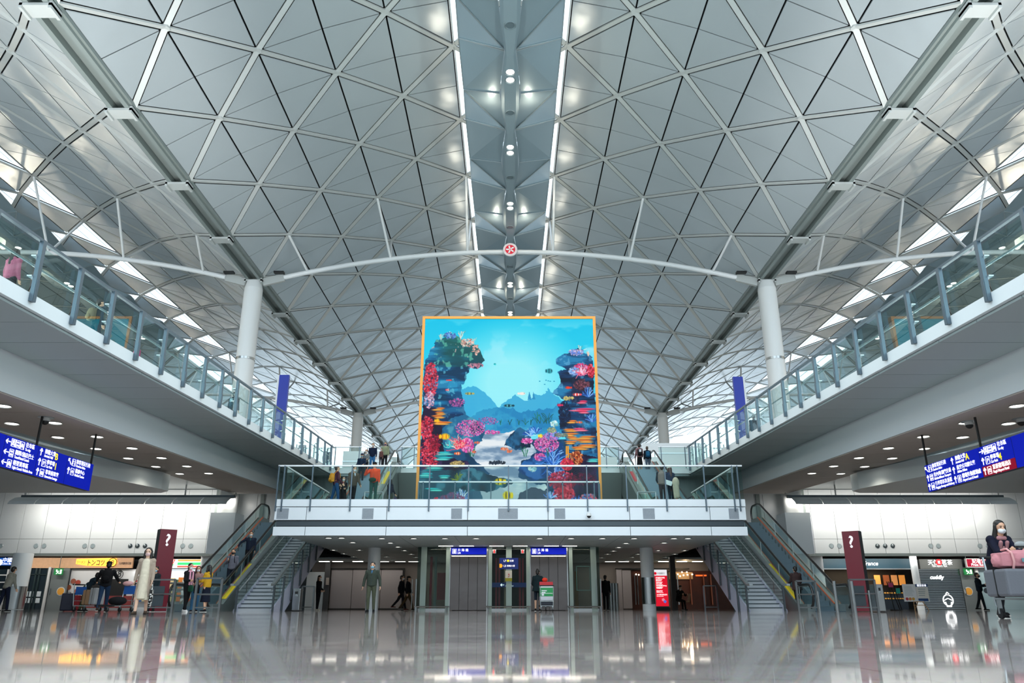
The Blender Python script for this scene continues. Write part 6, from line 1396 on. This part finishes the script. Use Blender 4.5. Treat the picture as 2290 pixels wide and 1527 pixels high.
person('p', gp(413, 29.2), 55, 'woman in black with a pink scarf and a green handbag by the left escalator', 1.66, True, legs=((10, 2), (-10, 10)), arms=((10, 8, 80), (6, 8, 70)), top=('jacket', '17181C'), bottom=('trousers', '121316'), shoes='E8E8E8', hair='tail', scarf='D79CB0', bag=('handbag', '1C4A38', 'dark green handbag on the arm of the woman with the pink scarf', 0))
person('p', gp(432, 30.0), 20, 'woman in a dusty pink padded jacket and blue jeans between two friends', 1.6, True, legs=((6, 0), (-8, 6)), arms=((16, 8, 60), (16, 8, 60)), top=('puffer', '9A7672'), bottom=('jeans', '3A6A90'), shoes='1A1A1E', hair='bob', hairc='4A1E18', bulk=.8)
person('p', gp(456, 29.4), 250, 'woman with long black hair in a yellow and navy jacket by the left escalator barrier', 1.6, True, legs=((4, 0), (-4, 4)), arms=((20, 10, 70), (20, 10, 70)), top=('jacket', 'C79A28'), bottom=('skirt', '141A2A'), shoes='1A1A1E', hair='long', bag=('tote', '101116', 'black bag hanging beside the woman in the yellow jacket', 1))
person('p', gp(336, 30.5), 0, 'masked person almost hidden behind the left pylon and barrier', 1.6, True, top=('jacket', '202A30'), hair='short', mask=M_maskb, legs=((2, 0), (-2, 0)))
person('p', gp(4, 31), 160, 'person in a grey and green top cut off by the left edge of the picture', 1.65, True, lean=15, top=('jacket', '8A8A80'), bottom=('trousers', '141C30'), hair='short', legs=((10, 4), (-8, 4)))
person('p', gp(709, 40), -70 + 140, 'woman dressed all in black standing by a barrier under the balcony at the left', 1.62, True, legs=((2, 0), (-3, 3)), arms=((6, 6, 50), (0, 8, 60)), top=('jacket', '0E0E12'), bottom=('trousers', '0C0C10'), shoes='C8C0B0', hair='tail', bulk=.9)
person('p', gp(896, 42), 80, 'man in a dark coat walking to the right behind the left lift glass, white mask', 1.74, legs=((24, 10), (-28, 16)), arms=((-16, 8, 20), (14, 8, 20)), top=('coat', '14161C'), bottom=('trousers', '14161C'), shoes='5A2A24')
person('p', gp(911, 41.4), 85, 'man in a flat cap and brown trousers beside the man in the dark coat', 1.68, legs=((26, 10), (-24, 14)), arms=((-10, 8, 20), (10, 8, 20)), top=('jacket', '15161A'), bottom=('trousers', '4A3A24'), shoes='2A201C', cap='302A26', mask=None)
person('p', gp(1203, 34.5), 172, 'woman with a hair bun in a dark puffer jacket at the right lift', 1.66, True, legs=((6, 0), (-6, 4)), arms=((16, 14, 40), (24, 14, 45)), top=('puffer', '16262A'), bottom=('shorts', '1A2430'), shoes='141414', hair='bun', coatlen=.12, bulk=1.7, mask=None)
person('p', gp(1356, 42.5), 165, 'man in a dark suit seen from behind right of the lifts', 1.72, legs=((3, 0), (-3, 3)), arms=((4, 6, 14), (0, 6, 10)), top=('suit', '101218'), bottom=('trousers', '101218'), mask=None)
person('p', (gp(1519, 45.5)[0], 45.5, 0), 25, 'man in black sitting on the tan chair behind the right staircase', 1.7, lean=22, nod=25, sit=True, legs=((84, 80), (80, 74)), arms=((30, 8, 60), (30, 8, 60)), top=('jacket', '101114'), bottom=('trousers', '101114'))
person('p', gp(2199, 40), 50, 'man in a black uniform standing by the glass wall at the right', 1.76, legs=((10, 4), (-14, 8)), arms=((14, 10, 90), (10, 10, 80)), top=('jacket', '14202A'), bottom=('trousers', '12181E'), shoes='101010', mask=mat('mask_navy', '1A2438', .7), bag=('handbag', '70767C', 'small grey shoulder bag of the man in the black uniform', 0))
# lower escalators
def on_esc(key, px, Y, face, label, **kw):
    z = EZ[key](Y - .2) + .02; z = round(z / .2) * .2 if False else z
    return person('p', gp(px, Y, z), face, label, **kw)
on_esc('lo_l', 512, 34.8, 10, 'man in a grey shirt riding the left escalator, lower of two', h=1.72, legs=((6, 10), (-2, 0)), arms=((20, 10, 100), (0, 10, 20)), top=('shirt', '6A6C78'), bottom=('jeans', '18202C'), hair='short', mask=mat('mask_dark', '2A2A2E', .7), bulk=1.3, bag=('backpack', '16181C', 'dark backpack of the man in the plaid shirt on the left escalator'))
on_esc('lo_l', 553, 36.6, 15, 'man in a navy track jacket, upper of two on the left escalator', h=1.74, legs=((20, 30), (-2, 0)), arms=((10, 55, 20), (0, 8, 20)), top=('jacket', '1C2638'), bottom=('trousers', '14161A'), shoes='E8E8E8', inner='2A5050')
on_esc('lo_r', 1788, 33.4, 180, 'person with short black hair in a brown padded coat stepping onto the right escalator', h=1.62, legs=((6, 4), (-4, 4)), arms=((20, 12, 40), (20, 12, 40)), top=('puffer', '3A2C2C'), bottom=('trousers', '1A1A1E'), coatlen=.2, mask=None)
# ---- balcony
Z1 = 4.42
def onb(px, Y, face, label, **kw): return person('p', gp(px, Y, Z1), face, label, **kw)
onb(748, 34.3, 120, 'man in a maroon top and blue jeans at the left of the balcony', h=1.72, legs=((12, 6), (-10, 6)), arms=((10, 10, 30), (10, 10, 40)), top=('shirt', '50283A'), bottom=('jeans', '1F4A78'), bulk=1.3, mask=None, bag=('backpack', 'D8922E', 'bulging orange backpack on the man in the maroon top'))
onb(764, 36.3, 10, 'woman in a long black coat with a red collar behind the orange backpack', h=1.52, fem=True, legs=((3, 0), (-3, 3)), arms=((20, 8, 60), (20, 8, 60)), top=('coat', '16161C'), bottom=('trousers', '14141A'), hair='bob', coatlen=.4, inner='8A2838')
onb(786, 34.9, 35, 'man in an open brown jacket and pale shirt on the balcony, light blue mask', h=1.76, lean=6, legs=((8, 4), (-6, 4)), arms=((6, 10, 20), (4, 10, 30)), top=('jacket', '4E463C'), inner='C8D8E8', bottom=('trousers', '1A1A20'), mask=M_mask, bulk=1.2)
onb(833, 33.8, 0, 'person in a bright orange hooded jacket raising one hand on the balcony', h=1.76, legs=((4, 0), (-4, 2)), arms=((28, 40, 130), (4, 8, 14)), top=('jacket', 'E8502E'), inner='E8502E', bottom=('trousers', '28524C'), cap='15161A')
t_ = thing('belt_bag', gp(833, 33.58, 5.42), 'dark green belt bag worn by the person in the orange jacket', 'bag'); blob('pouch', [('e', (0, -.0, 0), (.17, .07, .1))], cloth('1E4030'), t_, .012)
onb(870, 36.5, 150, 'person with long black hair and a purple shoulder bag right of the orange jacket', h=1.45, fem=True, top=('jacket', '141C2C'), bottom=('trousers', '3A4438'), hair='long', legs=((3, 0), (-3, 3)), arms=((10, 10, 30), (10, 10, 30)), mask=None, bag=('handbag', '3A2A5A', 'purple shoulder bag of the long haired person on the balcony', 0))
on_esc('up_l', 806, 45.6, 0, 'man in a cap with a blue mask, lowest rider on the left upper escalator', h=1.72, legs=((4, 0), (-4, 0)), arms=((10, 10, 30), (20, 10, 50)), top=('jacket', '1A2C44'), inner='1F4A68', bottom=('trousers', '22303C'), cap='2A3450', mask=M_maskb)
on_esc('up_l', 816, 46.8, 0, 'person in a grey cardigan on the left upper escalator, middle rider', h=1.62, fem=True, legs=((4, 0), (-4, 0)), arms=((10, 10, 30), (20, 10, 50)), top=('jacket', '70787C'), inner='D8E0E8', bottom=('trousers', '20242A'))
on_esc('up_l', 831, 47.6, 0, 'tall man in navy and blue jeans, highest rider on the left upper escalator', h=1.78, legs=((4, 0), (-4, 0)), arms=((4, 8, 14), (4, 8, 14)), top=('shirt', '16233C'), bottom=('jeans', '3A78B0'), bulk=1.2)
person('p', gp(859, 49.8, 8.62), 0, 'man in a sage green coat at the top of the left upper escalator', 1.74, legs=((2, 0), (-2, 0)), top=('coat', '8C987C'), bottom=('trousers', '1C1E22'), mask=mat('mask_purple', '5A4A80', .7), bulk=1.2)
on_esc('up_l', 851, 48.6, 0, 'child in a brown top beside the man in the green coat', h=1.15, legs=((2, 0), (-2, 0)), top=('shirt', '6A4A48'), bottom=('trousers', '38343A'))
on_esc('up_r', 1432, 47.6, 180, 'person in pink with a black backpack on the right upper escalator', h=1.72, fem=True, legs=((4, 0), (-4, 0)), arms=((16, 12, 40), (10, 12, 30)), top=('jacket', '8A6A70'), bottom=('skirt', '121418'), hair='short', mask=None, bag=('backpack', '15181E', 'black backpack with a white patch on the right upper escalator', 'D8E0E8'))
on_esc('up_r', 1450, 47.5, 180, 'boy with a teal backpack on the right upper escalator beside the person in pink', h=1.6, legs=((4, 0), (-4, 0)), top=('jacket', '16202C'), bottom=('jeans', '4A5A6C'), hair='short', hairc='3A2A1C', mask=None, bag=('backpack', '1F5A80', 'teal blue backpack of the boy on the right upper escalator'))
onb(1485, 34.5, 175, 'man in a grey padded vest standing at the foot of the right upper escalator', h=1.76, legs=((4, 0), (-4, 3)), arms=((10, 12, 40), (10, 12, 60)), top=('vest', '7C7470'), inner='1A2430', bottom=('trousers', '2E2A30'), mask=None, bulk=1.4)
onb(1503, 34.3, 190, 'woman with long hair and a beige coat over her arm on the balcony', h=1.66, fem=True, legs=((4, 0), (-4, 3)), arms=((30, 12, 60), (20, 12, 70)), top=('jacket', '20304A'), bottom=('trousers', '16202E'), hair='long', hairc='3A2018', mask=None, cap='E8E4D8')
t_ = thing('beige_coat', gp(1512, 34.0, 5.1), 'crumpled beige coat carried over the arm of the long haired woman', 'coat'); blob('cloth', [('e', (0, 0, .25), (.16, .13, .25)), ('c', (0, 0, .2), (.05, 0, -.35), .13, .1), ('c', (-.08, 0, .1), (-.06, .02, -.4), .07, .06)], cloth('C4B8A4'), t_, .014)
t_ = thing('paper_sheet', gp(1495, 34.0, 5.35), 'white sheet of paper held between the pair by the right upper escalator', 'paper'); m = MB(); m.bar((-.15, 0, .05), (.15, 0, -.05), .02, .2); obj('sheet', m, M_mask, t_, local=True)
# ---- on the ramps
def onr(s, px, X, face, label, **kw):
    # stands on the ramp deck at side X where the pixel column meets it
    d = X * F / (px - CX); y = d / (CT + .165 * ST) ; 
    for _ in range(6): y = (d - (pb(y) + .22 - HC) * ST) / CT
    return person('p', (X, y, pb(y) + .23), face, label, **kw)
onr(-1, 203, -12.8, 150, 'person with an olive backpack walking on the left ramp, nearest one in full view', h=1.72, legs=((12, 4), (-12, 6)), top=('jacket', '1E2A30'), mask=None, bag=('backpack', '6A6450', 'large olive backpack on the walker on the left ramp'))
onr(-1, 296, -13.2, 160, 'child in pink and teal walking on the left ramp', h=1.3, fem=True, legs=((10, 4), (-10, 6)), top=('jacket', 'B03868'), bottom=('trousers', '1E5A5A'), mask=None)
onr(-1, 6, -13.0, 170, 'person at the left edge of the picture on the ramp, only the head in view', h=1.7, fem=True, hair='long', top=('jacket', 'A05A70'), mask=None)
onr(-1, 516, -13.0, 180, 'person with a patterned backpack on the left ramp in front of the column', h=1.7, legs=((10, 4), (-10, 6)), top=('jacket', '1E2A34'), mask=None, bag=('backpack', '20404C', 'dark patterned backpack on the left ramp in front of the column', '8AA8B0'))
onr(-1, 672, -13.4, 180, 'person in a checked grey shirt walking up the far end of the left ramp', h=1.7, legs=((10, 4), (-10, 6)), top=('shirt', '7A8490'), mask=None)
onr(-1, 727, -12.6, 180, 'person in dark blue at the top of the left ramp', h=1.72, top=('jacket', '26384C'), bottom=('jeans', '3A5A78'), mask=None)
onr(1, 1692, 13.2, 180, 'person in a long dark blue coat walking on the right ramp', h=1.74, legs=((10, 4), (-10, 6)), top=('coat', '1C2E40'), coatlen=.3, mask=None)
onr(1, 1813, 14.4, 180, 'person with a white headphone band on the right ramp, head above the deck edge', h=1.68, top=('jacket', '28303A'), mask=None, cap='E4E8EC')

# ---- woman with the luggage trolley at the right
def trolley(pos, rz, label, blue=True, up=0):
    t = thing('luggage_trolley', pos, label, 'trolley', rz=R(rz)); T_ = M_rail
    m = MB()
    for sg in (-1, 1): m.bar((sg * .26, .5, .22 + up), (sg * .17, -.62, .2 + up), .04, .03); 
    for y in (.45, .2, -.1, -.4, -.6): w = .26 - (.5 - y) * .08; m.bar((-w, y, .215 + up), (w, y, .215 + up), .03, .02)
    obj('platform', m, T_, t, local=True)
    m = MB(); m.box(-.3, .3, -.72, -.6, .18 + up, .25 + up); obj('front_bumper', m, M_black, t, local=True, bevel=.02)
    m = MB()
    for sg in (-1, 1): m.tube([(sg * .26, .5, .2), (sg * .27, .56, .6), (sg * .27, .62, 1.0)], .018, 8)
    for z in (.4, .7): m.tube([(-.27, .54, z), (.27, .54, z)], .012, 6)
    obj('back_frame', m, T_, t, smooth=True, local=True)
    m = MB(); m.tube([(-.3, .66, 1.0), (.3, .66, 1.0)], .025, 8); obj('push_handle', m, M_black, t, smooth=True, local=True)
    if blue: m = MB(); m.box(-.24, .24, .52, .535, .62, .92); obj('advert_panel', m, mat('advert_blue', '1E5AA8', .5), t, local=True)
    for x, y in ((0, -.58), (-.24, .45), (.24, .45)):
        m = MB(); m.tube([(x - .02, y, .085), (x + .02, y, .085)], .085, 16); w = obj('wheel', m, M_rubber, t, smooth=True, local=True)
        m = MB(); m.box(x - .03, x + .03, y - .02, y + .02, .08, .2 + up); obj('wheel_fork', m, T_, w, local=True)
    return t
def suitcase(name, lo, size, colm, pos, rz, label, cat='suitcase'):
    t = thing(name, pos, label, cat, rz=R(rz)); m = MB(); m.box(lo[0], lo[0] + size[0], lo[1], lo[1] + size[1], lo[2], lo[2] + size[2]); obj('shell', m, colm, t, local=True, bevel=.04)
    m = MB(); m.tube([(lo[0] + size[0] * .35, lo[1] + size[1] / 2, lo[2] + size[2]), (lo[0] + size[0] * .37, lo[1] + size[1] / 2, lo[2] + size[2] + .04), (lo[0] + size[0] * .63, lo[1] + size[1] / 2, lo[2] + size[2] + .04), (lo[0] + size[0] * .65, lo[1] + size[1] / 2, lo[2] + size[2])], .012, 6); obj('carry_handle', m, M_black, t, local=True)
    m = MB(); m.box(lo[0] - .004, lo[0] + size[0] + .004, lo[1] + size[1] * .48, lo[1] + size[1] * .52, lo[2] - .004, lo[2] + size[2] + .004); obj('seam', m, M_black, t, local=True)
    return t
TYc = 13.2; tp = Vector(gp(2282, TYc)); 
trolley(tp + Vector((.22, 0, 0)), 0, 'luggage trolley pushed by the long haired woman at the right edge', False, .1)
m_grey = mat('suitcase_grey', '62666E', .6, noise=(40, .08))
suitcase('grey_suitcase', (-.43, -.55, .345), (.92, .62, .42), m_grey, tp, 0, 'large dark grey suitcase lying on the trolley at the right edge')
t = thing('pink_duffel_bag', tp + Vector((.02, -.2, .775)), 'pink duffel bag on top of the dark grey suitcase', 'bag')
M_pink = mat('pink_canvas', 'C08088', .8, noise=(8, .12), bump=(9, .6, .03))
blob('bag_body', [('b', (-.34, 0, .14), (.42, 0, .14), .28, .22), ('e', (.05, 0, .15), (.42, .17, .15)), ('c', (-.30, 0, .12), (.38, 0, .12), .12, .12)], M_pink, t, .014)
for x in (-.17, .2): m = MB(); m.tube([(x, -.13, .0), (x, -.185, .1), (x, -.16, .24), (x, -.05, .31), (x, .1, .3)], .018, 8); obj('strap', m, mat('strap_pink', 'D8A0A0', .8), t, smooth=True, local=True)
m = MB(); m.box(-.04, .06, -.192, -.18, .1, .16); obj('label_patch', m, mat('patch_teal', '5E8A90', .6), t, local=True)
J = person('p', gp(2250, TYc + 1.0), 4, 'woman with long black hair and pink scarf leaning over a luggage trolley', 1.68, True, near=True, lean=30, look=-6, legs=((4, 0), (-12, 10)), arms=((18, 6, 58), (18, 6, 58)), top=('coat', '15182A'), inner='C09090', bottom=('trousers', '1A1A20'), shoes='141416', hair='long', scarf='B08084', bulk=1.2)
t_ = thing('wallet_and_papers', J['Mw'] @ ((J['wr0'] + J['wr1']) / 2 + Vector((0, -.1, .06))), 'black wallet and folded grey cloth held in the hands above the pink bag', 'wallet')
blob('folded_cloth', [('e', (0.02, 0, .03), (.11, .06, .06))], cloth('9AA0A0'), t_, .012); m = MB(); m.box(-.08, .09, -.08, .04, -.02, .005); obj('wallet', m, M_black, t_, local=True)
# other trolleys and luggage
t1 = Vector(gp(196, 31.4)); trolley(t1, 70, 'luggage trolley between the bending person and the large man in black')
suitcase('silver_suitcase', (-.24, -.5, .25), (.48, .3, .62), mat('case_silver', 'A9AEB2', .4), t1, 70, 'silver grey suitcase on the trolley of the large man in black')
suitcase('tan_box', (-.2, -.15, .25), (.4, .35, .55), mat('box_tan', 'A88868', .7), t1, 70, 'tan box on the same trolley behind the silver suitcase', 'box')
t2 = Vector(gp(262, 29.5)); trolley(t2, -10, 'luggage trolley with a blue advert panel just left of the woman in beige')
t = thing('black_holdall', t2 + Vector((0, -.1, .24)), 'soft black holdall on the trolley left of the woman in beige', 'bag'); blob('bag_body', [('e', (0, 0, .14), (.32, .28, .16))], cloth('16181C'), t, .014)
t = thing('pink_pouch', t2 + Vector((0, .5, .93)), 'pale pink cloth pouch in the trolley basket left of the woman in beige', 'bag'); blob('pouch', [('e', (0, .0, .07), (.2, .12, .09))], cloth('D8A8A8'), t, .014)
suitcase('navy_suitcase', (-.22, -.15, .03), (.44, .3, .66), mat('case_navy', '161C34', .5), Vector(gp(147, 32.5)), 20, 'upright navy suitcase standing behind the bending person')
suitcase('red_suitcase', (-.2, -.15, .03), (.4, .28, .6), mat('case_red', 'B02430', .5), Vector(gp(163, 33.6)), 10, 'red suitcase behind the legs of the bending person')
t3 = Vector(gp(1222, 33.8)); trolley(t3, 180, 'luggage trolley with green and red boxes in front of the right lift', False)
for i, (z, hh, c, lab) in enumerate(((.25, .18, '1C2430', 'dark blue box at the bottom of the pile on the lift trolley'), (.43, .16, 'D0D4DC', 'white box on the dark blue box on the lift trolley'), (.59, .34, '2E9A58', 'green carton with white printing on the lift trolley'), (.93, .1, 'D8DCDC', 'flat white box on the green carton on the lift trolley'), (1.03, .14, 'C02C34', 'red box near the top of the pile on the lift trolley'))):
    t = thing('carton', t3 + Vector((0, 0, z)), lab, 'box'); m = MB(); m.box(-.28, .28, -.2, .2, 0, hh - .004); obj('box_body', m, mat('carton_' + c, c, .6), t, local=True, bevel=.01)
    if c == '2E9A58': m = MB(); m.box(-.2, .02, -.206, -.2, .2, .24); m.box(-.2, -.04, -.206, -.2, .13, .17); m.box(-.2, -.1, -.206, -.2, .02, .1); obj('printing', m, M_mask, t, local=True)
t = thing('red_bag', t3 + Vector((-.05, 0, 1.18)), 'bright red bag on top of the pile on the lift trolley', 'bag'); blob('bag_body', [('e', (0, 0, .07), (.12, .1, .09))], cloth('D8402C'), t, .014)

# bake the modelled figures
bpy.context.view_layer.update(); dg = bpy.context.evaluated_depsgraph_get()
for o in BLOBS:
    me = bpy.data.meshes.new_from_object(o.evaluated_get(dg)); me.name = o.name; o.modifiers.clear(); o.data = me
    if len(me.polygons): me.polygons.foreach_set('use_smooth', [True] * len(me.polygons))

# lettering becomes plain mesh
dg = bpy.context.evaluated_depsgraph_get()
for o in [o for o in COL.objects if o.type == 'FONT']:
    me = bpy.data.meshes.new_from_object(o.evaluated_get(dg)); me.name = o.name
    n = bpy.data.objects.new('tmp', me); COL.objects.link(n); n.parent = o.parent; n.location = o.location; n.rotation_euler = o.rotation_euler; n.scale = o.scale
    nm = o.name; bpy.data.objects.remove(o); n.name = nm
